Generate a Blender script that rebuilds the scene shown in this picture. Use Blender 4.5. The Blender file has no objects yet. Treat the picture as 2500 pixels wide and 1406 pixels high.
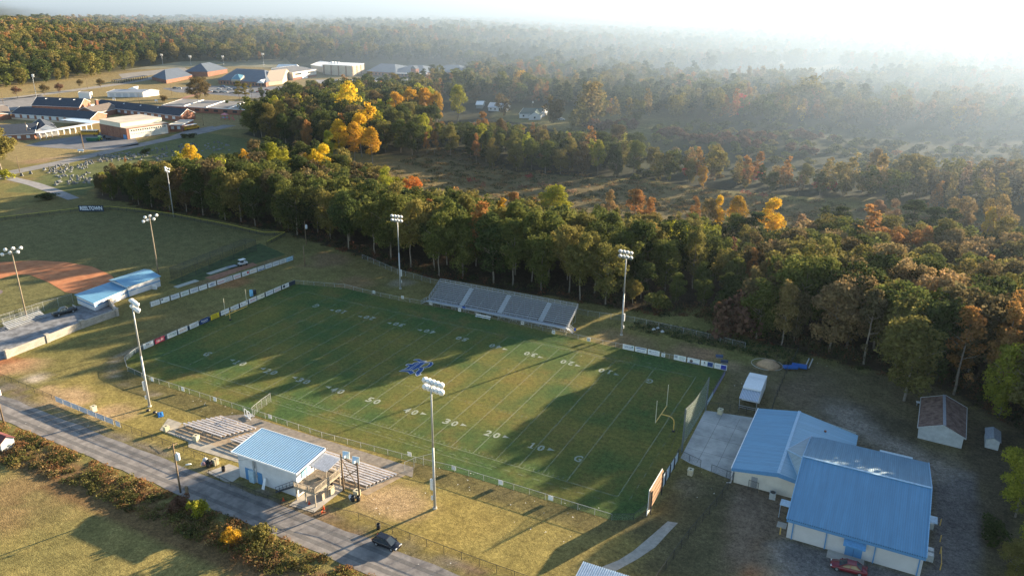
SUN_STRENGTH = 5.0
SKY_STRENGTH = 0.055
FILM = 6.0
HAZE_COL = (.335, .445, .605, 1)
HAZE_G = 0.32
HAZE_NEAR, HAZE_FAR, HAZE_Y0, HAZE_Y1 = 1 / 18000, 1 / 300, 55, 860
HAZE_VEC = (.47, .88, 0)
HAZE_STEP = 0.03
import bpy, math, random
import numpy as np
from mathutils import Vector, Matrix
random.seed(7); RNG = np.random.default_rng(11)
sc = bpy.context.scene
col = sc.collection
PI = math.pi
# ------------------------------------------------------------------ camera (solved from the yard lines)
F = 1888.8107
CAM = np.array([143.05407, -103.162456, 75.762077])
def rot3(a, b, c):
    Rz = np.array([[math.cos(a), -math.sin(a), 0], [math.sin(a), math.cos(a), 0], [0, 0, 1]])
    Rx = np.array([[1, 0, 0], [0, math.cos(b), -math.sin(b)], [0, math.sin(b), math.cos(b)]])
    Rr = np.array([[math.cos(c), -math.sin(c), 0], [math.sin(c), math.cos(c), 0], [0, 0, 1]])
    return Rz @ Rx @ Rr
RM = rot3(0.475309855, 1.21694727, 0.008263961)
cd = bpy.data.cameras.new("camera"); co = bpy.data.objects.new("camera", cd); col.objects.link(co)
M4 = Matrix([[*RM[i], CAM[i]] for i in range(3)] + [[0, 0, 0, 1]])
co.matrix_world = M4
cd.sensor_fit = 'HORIZONTAL'; cd.sensor_width = 36.0; cd.lens = 36.0 * F / 2500.0
cd.clip_start = 0.5; cd.clip_end = 40000
sc.camera = co
# ------------------------------------------------------------------ terrain
def S(a, b, x):
    t = np.clip((np.asarray(x, float) - a) / (b - a), 0, 1); return t * t * (3 - 2 * t)
def vnoise(x, y, sc_=1.0, seed=0):
    x = np.asarray(x, float) / sc_ + seed * 17.13; y = np.asarray(y, float) / sc_ - seed * 9.7
    xi = np.floor(x); yi = np.floor(y); fx = x - xi; fy = y - yi
    fx = fx * fx * (3 - 2 * fx); fy = fy * fy * (3 - 2 * fy)
    def h(a, b):
        v = np.sin(a * 127.1 + b * 311.7 + seed * 74.7) * 43758.5453; return v - np.floor(v)
    return (h(xi, yi) * (1 - fx) + h(xi + 1, yi) * fx) * (1 - fy) + (h(xi, yi + 1) * (1 - fx) + h(xi + 1, yi + 1) * fx) * fy
def fbm(x, y, s, seed=0, o=3):
    t = 0; a = .5; n = 0
    for k in range(o):
        t = t + a * vnoise(x, y, s / 2 ** k, seed + k); n += a; a *= .5
    return t / n
def gz(x, y):
    x = np.asarray(x, float); y = np.asarray(y, float)
    dip = -7.0 * S(84, 150, y) * (1 - S(300, 420, y)) * S(-90, -30, x)
    dip = dip - 7.0 * S(300, 420, y) * S(20, 160, x) * (1 - S(700, 900, y))
    dx = x - CAM[0]; dy = y - CAM[1]; r = np.hypot(dx, dy)
    th = np.degrees(np.arctan2(dx, dy)) + 27.2          # bearing from the view axis, + = right
    left = 1 - S(-6, 16, th)
    h = S(800, 1350, r) * (4 + 13 * left + 10 * (fbm(x, y, 420, 3) - .5) * 2 * (.6 + .4 * left))
    h = h * (1 - .85 * S(1500, 2300, r)) 
    h = h + S(2400, 4200, r) * (40 * (fbm(x, y, 1500, 5) - .42))
    h = h + S(6500, 10500, r) * (42 * left + 8 + 46 * (fbm(x, y, 2600, 8) - .5))
    h = h + S(560, 760, r) * (1 - S(1000, 1300, r)) * 5 * (fbm(x, y, 160, 9) - .5) * S(2, 12, th)
    return dip + h
def RAY(px, py):
    return RM @ np.array([(px - 1250) / F, -(py - 703) / F, -1.0])
def G(px, py, z=None):
    d = RAY(px, py)
    if z is not None:
        t = (z - CAM[2]) / d[2]; return CAM + t * d
    zz = 0.0
    for _ in range(12):
        p = CAM + (zz - CAM[2]) / d[2] * d
        zz = float(gz(p[0], p[1]))
    return np.array([p[0], p[1], zz])
def G2(px, py, z=0): return G(px, py, z)[:2]
def HT(bx, by, tx, ty, z=0):
    b = G(bx, by, z); d = RAY(tx, ty)
    t = ((b - CAM)[:2] @ d[:2]) / (d[:2] @ d[:2]); return CAM[2] + t * d[2] - z
def PROJ(P):
    d = (np.asarray(P, float) - CAM) @ RM
    return np.stack([1250 + F * d[..., 0] / -d[..., 2], 703 - F * d[..., 1] / -d[..., 2]], -1)
def inpoly(x, y, poly):
    x = np.asarray(x, float); y = np.asarray(y, float); r = np.zeros(x.shape, bool); n = len(poly)
    for i in range(n):
        x0, y0 = poly[i][:2]; x1, y1 = poly[(i + 1) % n][:2]
        c = ((y0 > y) != (y1 > y)); 
        with np.errstate(divide='ignore', invalid='ignore'):
            xx = (x1 - x0) * (y - y0) / (y1 - y0 + 1e-12) + x0
        r ^= c & (x < xx)
    return r
def dseg(x, y, pts):
    d = np.full(np.shape(x), 1e9)
    for (x0, y0), (x1, y1) in zip(pts[:-1], pts[1:]):
        L = (x1 - x0) ** 2 + (y1 - y0) ** 2 + 1e-9
        t = np.clip(((x - x0) * (x1 - x0) + (y - y0) * (y1 - y0)) / L, 0, 1)
        d = np.minimum(d, np.hypot(x - x0 - t * (x1 - x0), y - y0 - t * (y1 - y0)))
    return d
# ------------------------------------------------------------------ materials
def nt(name):
    m = bpy.data.materials.new(name); m.use_nodes = True; t = m.node_tree; t.nodes.clear(); return m, t
def N(t, typ, **kw):
    n = t.nodes.new(typ)
    for k, v in kw.items():
        if k == 'i':
            for a, b in v.items(): n.inputs[a].default_value = b
        else: setattr(n, k, v)
    return n
def L(t, a, b): t.links.new(a, b)
def rgb(c): return (c[0], c[1], c[2], 1)
MATS = {}
def mat(name, c, rough=.7, metal=0, var=.15, scale=3.0, spec=.3, c2=None, bump=0, scale2=None):
    if name in MATS: return MATS[name]
    m, t = nt(name)
    out = N(t, 'ShaderNodeOutputMaterial'); b = N(t, 'ShaderNodeBsdfPrincipled', i={'Roughness': rough, 'Metallic': metal, 'Specular IOR Level': spec})
    g = N(t, 'ShaderNodeNewGeometry')
    n1 = N(t, 'ShaderNodeTexNoise', i={'Scale': scale, 'Detail': 5.0, 'Roughness': .65}); L(t, g.outputs['Position'], n1.inputs['Vector'])
    mx = N(t, 'ShaderNodeMix', data_type='RGBA', i={'A': rgb([k * (1 - var) for k in c]), 'B': rgb(c2 or [min(1, k * (1 + var)) for k in c])})
    mr = N(t, 'ShaderNodeMapRange', i={'From Min': .35, 'From Max': .65}); L(t, n1.outputs['Fac'], mr.inputs['Value'])
    L(t, mr.outputs['Result'], mx.inputs['Factor']); L(t, mx.outputs['Result'], b.inputs['Base Color'])
    if bump:
        bp = N(t, 'ShaderNodeBump', i={'Strength': bump, 'Distance': .05}); n2 = N(t, 'ShaderNodeTexNoise', i={'Scale': scale2 or scale * 6, 'Detail': 4.0})
        L(t, g.outputs['Position'], n2.inputs['Vector']); L(t, n2.outputs['Fac'], bp.inputs['Height']); L(t, bp.outputs['Normal'], b.inputs['Normal'])
    L(t, b.outputs['BSDF'], out.inputs['Surface'])
    MATS[name] = m; return m
def ribbed(name, c, axis='X', pitch=.3, rough=.35, metal=.0, depth=.5, var=.1, spec=.5):
    """standing-seam / corrugated metal: ribs from object coordinates"""
    if name in MATS: return MATS[name]
    m, t = nt(name)
    out = N(t, 'ShaderNodeOutputMaterial'); b = N(t, 'ShaderNodeBsdfPrincipled', i={'Roughness': rough, 'Metallic': metal, 'Specular IOR Level': spec})
    tc = N(t, 'ShaderNodeTexCoord'); sx = N(t, 'ShaderNodeSeparateXYZ'); L(t, tc.outputs['Object'], sx.inputs[0])
    mu = N(t, 'ShaderNodeMath', operation='MULTIPLY', i={1: 1 / pitch}); L(t, sx.outputs[axis], mu.inputs[0])
    fr = N(t, 'ShaderNodeMath', operation='FRACT'); L(t, mu.outputs[0], fr.inputs[0])
    pp = N(t, 'ShaderNodeMath', operation='PINGPONG', i={1: .5}); L(t, fr.outputs[0], pp.inputs[0])
    st = N(t, 'ShaderNodeMapRange', i={'From Min': .0, 'From Max': .16, 'To Min': 1, 'To Max': 0}); L(t, pp.outputs[0], st.inputs['Value'])
    bp = N(t, 'ShaderNodeBump', i={'Strength': depth, 'Distance': .08}); L(t, st.outputs[0], bp.inputs['Height']); L(t, bp.outputs['Normal'], b.inputs['Normal'])
    n1 = N(t, 'ShaderNodeTexNoise', i={'Scale': .35, 'Detail': 6.0, 'Roughness': .7}); L(t, tc.outputs['Object'], n1.inputs['Vector'])
    mx = N(t, 'ShaderNodeMix', data_type='RGBA', i={'A': rgb([k * (1 - var) for k in c]), 'B': rgb([k * (1 + var) for k in c])}); L(t, n1.outputs['Fac'], mx.inputs['Factor'])
    mp = N(t, 'ShaderNodeMapping', i={'Scale': (2.2, .12, .12) if axis == 'X' else (.12, 2.2, .12)}); L(t, tc.outputs['Object'], mp.inputs['Vector'])
    n3 = N(t, 'ShaderNodeTexNoise', i={'Scale': 1.0, 'Detail': 5.0, 'Roughness': .7}); L(t, mp.outputs[0], n3.inputs['Vector'])
    r3 = N(t, 'ShaderNodeMapRange', i={'From Min': .3, 'From Max': .72, 'To Min': 1.12, 'To Max': .78}); L(t, n3.outputs['Fac'], r3.inputs['Value'])
    m3 = N(t, 'ShaderNodeMix', data_type='RGBA', blend_type='MULTIPLY', i={'Factor': 1.0}); L(t, mx.outputs['Result'], m3.inputs['A']); L(t, r3.outputs[0], m3.inputs['B'])
    m2 = N(t, 'ShaderNodeMix', data_type='RGBA', i={'B': rgb([k * .62 for k in c])}); L(t, m3.outputs['Result'], m2.inputs['A'])
    s2 = N(t, 'ShaderNodeMath', operation='MULTIPLY', i={1: depth}); L(t, st.outputs[0], s2.inputs[0]); L(t, s2.outputs[0], m2.inputs['Factor'])
    L(t, m2.outputs['Result'], b.inputs['Base Color']); L(t, b.outputs['BSDF'], out.inputs['Surface'])
    MATS[name] = m; return m
def brick(name, c1, c2, mortar, scale=1.0, bw=.6, rh=.25):
    if name in MATS: return MATS[name]
    m, t = nt(name)
    out = N(t, 'ShaderNodeOutputMaterial'); b = N(t, 'ShaderNodeBsdfPrincipled', i={'Roughness': .9, 'Specular IOR Level': .15})
    tc = N(t, 'ShaderNodeTexCoord'); sx = N(t, 'ShaderNodeSeparateXYZ'); L(t, tc.outputs['Object'], sx.inputs[0])
    ad = N(t, 'ShaderNodeMath', operation='ADD'); L(t, sx.outputs['X'], ad.inputs[0]); L(t, sx.outputs['Y'], ad.inputs[1])
    cx = N(t, 'ShaderNodeCombineXYZ'); L(t, ad.outputs[0], cx.inputs['X']); L(t, sx.outputs['Z'], cx.inputs['Y'])
    bk = N(t, 'ShaderNodeTexBrick', i={'Color1': rgb(c1), 'Color2': rgb(c2), 'Mortar': rgb(mortar), 'Scale': scale, 'Brick Width': bw, 'Row Height': rh, 'Mortar Size': .02})
    L(t, cx.outputs[0], bk.inputs['Vector']); 
    n1 = N(t, 'ShaderNodeTexNoise', i={'Scale': .5, 'Detail': 5.0}); L(t, tc.outputs['Object'], n1.inputs['Vector'])
    mx = N(t, 'ShaderNodeMix', data_type='RGBA', blend_type='MULTIPLY', i={'Factor': .5}); L(t, bk.outputs['Color'], mx.inputs['A']); L(t, n1.outputs['Fac'], mx.inputs['B'])
    hs = N(t, 'ShaderNodeHueSaturation', i={'Value': 1.35}); L(t, mx.outputs['Result'], hs.inputs['Color'])
    L(t, hs.outputs['Color'], b.inputs['Base Color']); L(t, b.outputs['BSDF'], out.inputs['Surface']); MATS[name] = m; return m
def mesh_wire(name, c, cover=.25, pitch=.12):
    """chain link / netting: a procedural diamond lattice of wires with open gaps"""
    if name in MATS: return MATS[name]
    m, t = nt(name)
    out = N(t, 'ShaderNodeOutputMaterial'); d = N(t, 'ShaderNodeBsdfPrincipled', i={'Base Color': rgb(c), 'Roughness': .5, 'Metallic': .2}); tr = N(t, 'ShaderNodeBsdfTransparent')
    tc = N(t, 'ShaderNodeTexCoord'); sx = N(t, 'ShaderNodeSeparateXYZ'); L(t, tc.outputs['Object'], sx.inputs[0])
    h = N(t, 'ShaderNodeMath', operation='ADD'); L(t, sx.outputs['X'], h.inputs[0]); L(t, sx.outputs['Y'], h.inputs[1])
    fs = []
    for sgn in ('ADD', 'SUBTRACT'):
        a = N(t, 'ShaderNodeMath', operation=sgn); L(t, h.outputs[0], a.inputs[0]); L(t, sx.outputs['Z'], a.inputs[1])
        b = N(t, 'ShaderNodeMath', operation='MULTIPLY', i={1: 1 / pitch}); L(t, a.outputs[0], b.inputs[0])
        f = N(t, 'ShaderNodeMath', operation='FRACT'); L(t, b.outputs[0], f.inputs[0])
        l = N(t, 'ShaderNodeMath', operation='LESS_THAN', i={1: cover * .5}); L(t, f.outputs[0], l.inputs[0]); fs.append(l)
    mx = N(t, 'ShaderNodeMath', operation='MAXIMUM'); L(t, fs[0].outputs[0], mx.inputs[0]); L(t, fs[1].outputs[0], mx.inputs[1])
    ms = N(t, 'ShaderNodeMixShader'); L(t, mx.outputs[0], ms.inputs['Fac']); L(t, tr.outputs[0], ms.inputs[1]); L(t, d.outputs[0], ms.inputs[2])
    L(t, ms.outputs[0], out.inputs['Surface']); MATS[name] = m; return m
# ------------------------------------------------------------------ object helpers
def link(name, me, parent=None):
    o = bpy.data.objects.new(name, me); col.objects.link(o)
    if parent is not None: o.parent = parent
    return o
def T(name, label, cat, loc=(0, 0, 0), rz=0, group=None):
    o = bpy.data.objects.new(name, None); col.objects.link(o); o.empty_display_size = .3
    o.location = loc; o.rotation_euler = (0, 0, rz); o['label'] = label; o['category'] = cat
    o['kind'] = 'thing'
    if group: o['group'] = group
    return o
def tag(o, label, cat, group=None):
    o['label'] = label; o['category'] = cat; o['kind'] = 'thing'
    if group: o['group'] = group
    return o
def kids(o): return [c for c in bpy.data.objects if c.parent == o]
def dup(root, loc, rz=0, label=None, group=None, scale=None, tree=None):
    r = root.copy(); col.objects.link(r); r.location = loc; r.rotation_euler = (0, 0, rz)
    if scale: r.scale = scale
    if label: r['label'] = label
    if group: r['group'] = group
    for ch in (tree if tree is not None else [(c, kids(c)) for c in kids(root)]):
        c = ch[0].copy(); col.objects.link(c); c.parent = r
        for g in ch[1]:
            d = g.copy(); col.objects.link(d); d.parent = c
    return r
class MB:
    def __init__(s): s.v = []; s.f = []; s.m = []; s.cur = 0
    def add(s, vs, fs):
        k = len(s.v); s.v += [tuple(map(float, p)) for p in vs]
        for f in fs: s.f.append([k + i for i in f]); s.m.append(s.cur)
        return s
    def box(s, cx, cy, cz, sx, sy, sz, rz=0):
        c, n = math.cos(rz), math.sin(rz); vs = []
        for z in (-1, 1):
            for x, y in ((-1, -1), (1, -1), (1, 1), (-1, 1)):
                a, b = x * sx / 2, y * sy / 2; vs.append((cx + a * c - b * n, cy + a * n + b * c, cz + z * sz / 2))
        return s.add(vs, [(0, 3, 2, 1), (4, 5, 6, 7), (0, 1, 5, 4), (1, 2, 6, 5), (2, 3, 7, 6), (3, 0, 4, 7)])
    def bar(s, p, q, w, h=None, up=(0, 0, 1)):
        p = Vector(p); q = Vector(q); h = h or w; d = (q - p).normalized(); u = Vector(up)
        if abs(d.dot(u)) > .97: u = Vector((1, 0, 0))
        a = d.cross(u).normalized(); b = a.cross(d).normalized(); vs = []
        for e in (p, q):
            for x, y in ((-1, -1), (1, -1), (1, 1), (-1, 1)): vs.append(e + a * x * w / 2 + b * y * h / 2)
        return s.add(vs, [(0, 1, 2, 3), (7, 6, 5, 4), (0, 4, 5, 1), (1, 5, 6, 2), (2, 6, 7, 3), (3, 7, 4, 0)])
    def tube(s, p, q, r0, r1=None, n=8, cap=True):
        p = Vector(p); q = Vector(q); r1 = r0 if r1 is None else r1; d = (q - p).normalized()
        u = Vector((0, 0, 1)) if abs(d.z) < .95 else Vector((1, 0, 0)); a = d.cross(u).normalized(); b = a.cross(d).normalized(); vs = []
        for e, r in ((p, r0), (q, r1)):
            for i in range(n): vs.append(e + (a * math.cos(2 * PI * i / n) + b * math.sin(2 * PI * i / n)) * r)
        fs = [(i, n + i, n + (i + 1) % n, (i + 1) % n) for i in range(n)]
        if cap: fs += [tuple(range(n)), tuple(range(2 * n - 1, n - 1, -1))]
        return s.add(vs, fs)
    def poly(s, pts): return s.add(pts, [tuple(range(len(pts)))])
    def prism(s, pts, z0, z1):
        n = len(pts); A = sum(pts[i][0] * pts[(i + 1) % n][1] - pts[(i + 1) % n][0] * pts[i][1] for i in range(n))
        if A < 0: pts = pts[::-1]
        vs = [(p[0], p[1], z0) for p in pts] + [(p[0], p[1], z1) for p in pts]
        return s.add(vs, [tuple(range(n))[::-1], tuple(range(n, 2 * n))] + [(i, (i + 1) % n, n + (i + 1) % n, n + i) for i in range(n)])
    def lathe(s, prof, n=12, c=(0, 0, 0)):
        vs = []; fs = []
        for r, z in prof:
            for i in range(n): vs.append((c[0] + r * math.cos(2 * PI * i / n), c[1] + r * math.sin(2 * PI * i / n), c[2] + z))
        m = len(prof)
        for k in range(m - 1):
            for i in range(n): fs.append((k * n + i, k * n + (i + 1) % n, (k + 1) * n + (i + 1) % n, (k + 1) * n + i))
        fs += [tuple(range(n))[::-1], tuple(range((m - 1) * n, m * n))]
        return s.add(vs, fs)
    def loft(s, rings, cap=True):
        n = len(rings[0]); vs = [p for r in rings for p in r]; fs = []
        for k in range(len(rings) - 1):
            for i in range(n): fs.append((k * n + i, k * n + (i + 1) % n, (k + 1) * n + (i + 1) % n, (k + 1) * n + i))
        if cap: fs += [tuple(range(n))[::-1], tuple(range((len(rings) - 1) * n, len(rings) * n))]
        return s.add(vs, fs)
    def mesh(s, name, mats, smooth=False):
        me = bpy.data.meshes.new(name); me.from_pydata(s.v, [], s.f)
        for m in (mats if isinstance(mats, (list, tuple)) else [mats]): me.materials.append(m)
        if max(s.m, default=0) > 0: me.polygons.foreach_set('material_index', s.m)
        if smooth: me.polygons.foreach_set('use_smooth', [True] * len(me.polygons))
        me.update(); return me
    def build(s, name, mats, parent=None, smooth=False): return link(name, s.mesh(name, mats, smooth), parent)
def struct(name, mb, mats):
    o = mb.build(name, mats); o['kind'] = 'structure'; return o
def sheet(name, pts, z, m, kind='structure'):
    mb = MB(); n = len(pts)
    A = sum(pts[i][0] * pts[(i + 1) % n][1] - pts[(i + 1) % n][0] * pts[i][1] for i in range(n))
    if A < 0: pts = pts[::-1]
    mb.poly([(p[0], p[1], z + float(gz(p[0], p[1]))) for p in pts]); o = mb.build(name, m); o['kind'] = kind; return o
TXT = {}
def text_geo(s, size=1.0, bold=0.0, sx=1.0):
    k = (s, round(bold, 3))
    if k not in TXT:
        cu = bpy.data.curves.new('text', 'FONT'); cu.body = s; cu.align_x = 'CENTER'; cu.align_y = 'CENTER'; cu.offset = bold; cu.resolution_u = 2
        o = bpy.data.objects.new('text', cu); col.objects.link(o)
        dg = bpy.context.evaluated_depsgraph_get(); me = bpy.data.meshes.new_from_object(o.evaluated_get(dg))
        V = np.array([v.co[:] for v in me.vertices]); Fc = [tuple(p.vertices) for p in me.polygons]
        bpy.data.objects.remove(o); bpy.data.curves.remove(cu); bpy.data.meshes.remove(me)
        w = V[:, 0].max() - V[:, 0].min(); h = V[:, 1].max() - V[:, 1].min()
        V[:, 0] -= (V[:, 0].max() + V[:, 0].min()) / 2; V[:, 1] -= (V[:, 1].max() + V[:, 1].min()) / 2
        TXT[k] = (V, Fc, w, h)
    return TXT[k]
def put_text(mb, s, org, ex, ey, h=None, w=None, bold=.0):
    """flat lettering centred on org, along ex, upright along ey, fitted to height h / width w"""
    V, Fc, w0, h0 = text_geo(s, bold=bold)
    ky = (h / h0) if h else (w / w0); kx = (w / w0) if w else ky
    org = np.array(org, float); ex = np.array(ex, float); ey = np.array(ey, float)
    mb.add([org + ex * v[0] * kx + ey * v[1] * ky for v in V], Fc)
# ------------------------------------------------------------------ light, sky, haze
SUN_AZ, SUN_EL = math.radians(65.5), math.radians(11.4)
SD = np.array([math.cos(SUN_AZ) * math.cos(SUN_EL), math.sin(SUN_AZ) * math.cos(SUN_EL), math.sin(SUN_EL)])
w = bpy.data.worlds.new("World"); sc.world = w; w.use_nodes = True
t = w.node_tree; t.nodes.clear()
sk = N(t, 'ShaderNodeTexSky', sky_type='NISHITA'); sk.sun_disc = False; sk.sun_elevation = SUN_EL; sk.sun_rotation = math.atan2(SD[0], SD[1])
sk.air_density = 1.0; sk.dust_density = .5; sk.ozone_density = 1.2; sk.altitude = 200
bg = N(t, 'ShaderNodeBackground', i={'Strength': SKY_STRENGTH}); ow = N(t, 'ShaderNodeOutputWorld')
L(t, sk.outputs[0], bg.inputs[0]); L(t, bg.outputs[0], ow.inputs[0])
ld = bpy.data.lights.new("sun", 'SUN'); ld.energy = SUN_STRENGTH; ld.angle = math.radians(.55); ld.color = (1, .80, .54)
lo = bpy.data.objects.new("sun", ld); col.objects.link(lo)
lo.rotation_euler = Vector(-SD).to_track_quat('-Z', 'Y').to_euler(); lo.location = (150, 200, 120)
sc.view_settings.view_transform = 'Standard'; sc.view_settings.look = 'None'; sc.view_settings.exposure = 0; sc.view_settings.gamma = 1
sc.render.engine = 'CYCLES'
cy = sc.cycles; cy.use_denoising = True; cy.max_bounces = 6; cy.diffuse_bounces = 3; cy.glossy_bounces = 2; cy.transmission_bounces = 3; cy.transparent_max_bounces = 12; cy.volume_bounces = 0
cy.film_exposure = FILM; cy.use_adaptive_sampling = False; cy.sample_clamp_indirect = 6; cy.sample_clamp_direct = 0
m, t = nt('haze_air')
out = N(t, 'ShaderNodeOutputMaterial'); vs = N(t, 'ShaderNodeVolumeScatter', i={'Color': HAZE_COL, 'Anisotropy': HAZE_G}); va = N(t, 'ShaderNodeVolumeAbsorption', i={'Color': HAZE_COL}); ad = N(t, 'ShaderNodeAddShader'); L(t, vs.outputs[0], ad.inputs[0]); L(t, va.outputs[0], ad.inputs[1]); L(t, ad.outputs[0], out.inputs['Volume'])
g = N(t, 'ShaderNodeNewGeometry'); dt = N(t, 'ShaderNodeVectorMath', operation='DOT_PRODUCT', i={1: HAZE_VEC}); L(t, g.outputs['Position'], dt.inputs[0])
mr = N(t, 'ShaderNodeMapRange', interpolation_type='SMOOTHSTEP', i={'From Min': HAZE_Y0, 'From Max': HAZE_Y1, 'To Min': HAZE_NEAR, 'To Max': HAZE_FAR}); L(t, dt.outputs['Value'], mr.inputs['Value'])
sz = N(t, 'ShaderNodeSeparateXYZ'); L(t, g.outputs['Position'], sz.inputs[0])
mz = N(t, 'ShaderNodeMapRange', i={'From Min': 12, 'From Max': 72, 'To Min': 1, 'To Max': .2}); L(t, sz.outputs['Z'], mz.inputs['Value'])
mm = N(t, 'ShaderNodeMath', operation='MULTIPLY'); L(t, mr.outputs[0], mm.inputs[0]); L(t, mz.outputs[0], mm.inputs[1])
for n_ in (vs, va): L(t, mm.outputs[0], n_.inputs['Density'])   # thin over the field, thicker over the bottomland beyond it
cy.volume_step_rate = HAZE_STEP; cy.volume_max_steps = 1024
hz = MB().box(CAM[0], CAM[1], 50, 19000, 19000, 190).build('haze', m); hz['kind'] = 'stuff'; hz['label'] = 'thin bright morning haze hanging over the whole landscape'; hz.display_type = 'WIRE'
# ------------------------------------------------------------------ ground sheet, painted by area
def px_poly(P, z=0): return [tuple(G(a, b)[:2]) if z is None else tuple(G(a, b, z)[:2]) for a, b in P]
FENCE = [(-6.4, 0), (-4.6, -4.2), (0, -7), (8, -7.9), (38, -8.1), (55, -8.4), (75, -7.2), (82.4, -6.4), (111, -6.2), (114, -4.6), (115, -1.2), (114.8, 55), (82.6, 55.2), (63.5, 56.1), (44, 57), (27, 55.8), (18, 55.8), (8, 56.6), (-6.8, 52.3), (-6.4, 20)]
def near_front(n=None):
    return [(-131, 93), (-118, 90), (-100, 91), (-80, 92), (-60, 91), (-46, 92), (-34, 88), (-20, 85), (-5, 82), (10, 78), (22, 76), (40, 77), (60, 78), (78, 79), (92, 80), (100, 84), (108, 80), (118, 75), (128, 73), (140, 71), (152, 70), (162, 68), (168, 60), (174, 48), (178, 36), (184, 26)]
WOOD_A = [(-147, 91), (-131, 93), (-118, 90), (-100, 91), (-80, 92), (-60, 91), (-46, 92), (-34, 88), (-20, 85), (-5, 82), (10, 78), (22, 76), (40, 77), (60, 78), (78, 79), (90, 80), (101, 92), (108, 92), (112, 164), (100, 166), (60, 160), (10, 152), (-40, 157), (-95, 176), (-135, 178), (-160, 168), (-177, 150), (-174, 126), (-164, 106)]
WOOD_D = [(103, 90), (108, 80), (118, 75), (128, 73), (140, 71), (152, 70), (160, 66), (168, 58), (175, 46), (181, 34), (190, 28), (230, 30), (260, 60), (290, 190), (275, 212), (200, 198), (150, 182), (112, 170)]
WOOD_B = [(-215, 238), (-165, 222), (-110, 222), (-75, 236), (-40, 250), (5, 258), (22, 268), (10, 310), (-50, 352), (-120, 372), (-150, 440), (-250, 432), (-262, 330)]
WOOD_E = [(22, 268), (60, 262), (110, 268), (160, 304), (200, 330), (230, 400), (200, 420), (150, 330), (100, 300), (40, 300)]
FIELDS_FAR = [[(1920, 178), (2080, 150), (2140, 152), (1990, 182)], [(2280, 158), (2440, 128), (2560, 140), (2420, 172)], [(1430, 68), (1500, 66), (1500, 73), (1430, 75)], [(1430, 192), (1500, 172), (1525, 178), (1455, 200)], [(1880, 150), (2010, 140), (2050, 146), (1900, 158)], [(2330, 190), (2500, 180), (2560, 192), (2380, 200)]]
def build_ground():
    fx = np.arange(-330, 262, 1.6); fy = np.arange(-130, 332, 1.6)
    def ext(a):
        lo = [a[0]]; st = 1.6
        while lo[-1] > -12650: st *= 1.075; lo.append(lo[-1] - st)
        hi = [a[-1]]; st = 1.6
        while hi[-1] < 12650: st *= 1.075; hi.append(hi[-1] + st)
        return np.concatenate([lo[:0:-1], a, hi[1:]])
    X, Y = np.meshgrid(ext(fx), ext(fy)); ny, nx = X.shape
    Z = gz(X, Y); x = X.ravel(); y = Y.ravel()
    me = bpy.data.meshes.new('ground')
    V = np.stack([x, y, Z.ravel()], 1)
    i = np.arange(ny * nx).reshape(ny, nx); q = np.stack([i[:-1, :-1], i[:-1, 1:], i[1:, 1:], i[1:, :-1]], -1).reshape(-1, 4)
    me.vertices.add(len(V)); me.vertices.foreach_set('co', V.ravel()); me.loops.add(q.size); me.loops.foreach_set('vertex_index', q.ravel().astype(np.int32))
    me.polygons.add(len(q)); me.polygons.foreach_set('loop_start', np.arange(0, q.size, 4, dtype=np.int32)); me.polygons.foreach_set('use_smooth', np.ones(len(q), bool)); me.update(calc_edges=True)
    C = np.zeros((len(x), 3)); n1 = fbm(x, y, 9, 1)[:, None]; n2 = fbm(x, y, 30, 2)[:, None]; n3 = fbm(x, y, 3.5, 4, 2)[:, None]
    def mixto(c, a): 
        nonlocal C
        a = np.clip(np.asarray(a), 0, 1)[:, None]; C = C * (1 - a) + np.array(c) * a
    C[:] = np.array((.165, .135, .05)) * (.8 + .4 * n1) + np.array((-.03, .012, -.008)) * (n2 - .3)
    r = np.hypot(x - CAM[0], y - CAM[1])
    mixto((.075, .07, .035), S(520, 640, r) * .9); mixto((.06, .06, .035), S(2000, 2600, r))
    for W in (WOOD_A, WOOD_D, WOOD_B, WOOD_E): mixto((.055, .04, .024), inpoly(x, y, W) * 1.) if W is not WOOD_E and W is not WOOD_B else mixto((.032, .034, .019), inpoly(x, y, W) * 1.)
    # meadow beyond the first wood and the scrub behind it
    mea = S(158, 172, y) * (1 - S(246, 262, y)) * S(-120, -80, x) * (1 - S(190, 240, x)); mixto((.13, .095, .045), mea * (.5 + .5 * n2[:, 0]))
    scrub = S(260, 290, y) * (1 - S(500, 560, y)) * S(-30, 30, x) * (1 - S(330, 420, x)); mixto((.03, .038, .02), scrub * .97)
    # outfield and cemetery
    mixto((.125, .118, .05), inpoly(x, y, [(-47, 12), (-47, 75), (-49, 83), (-67, 86), (-95, 87), (-125, 82), (-140, 64), (-147, 45), (-170, -20), (-120, -60), (-60, -20)]) * (.55 + .5 * n2[:, 0]))
    cem = inpoly(x, y, [(-155, 92), (-170, 110), (-165, 165), (-150, 205), (-190, 225), (-260, 235), (-235, 180), (-205, 105), (-190, 80)]); mixto((.10, .115, .045), cem * .9)
    # school lawns
    lawn = inpoly(x, y, [(-245, 120), (-230, 150), (-262, 235), (-215, 260), (-290, 380), (-370, 560), (-640, 620), (-640, 250), (-420, 150)]); mixto((.25, .19, .085), lawn * (.7 + .4 * n2[:, 0]))
    # pasture by the road, brushy bank, verge
    mixto((.215, .175, .062), (1 - S(-39, -36, y)) * (x < 120)); mixto((.19, .125, .06), (1 - S(-39, -36, y)) * (x < 120) * S(.52, .66, n2[:, 0]) * .8)
    mixto((.13, .12, .045), (1 - S(-39, -36, y)) * (x < 120) * S(.45, .62, n3[:, 0]) * .5)
    yr = -31 - .02 * (x - 45)
    mixto((.14, .085, .04), (np.abs(y - (yr - 8)) < 3.4) * (x < 125) * .9)
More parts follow.
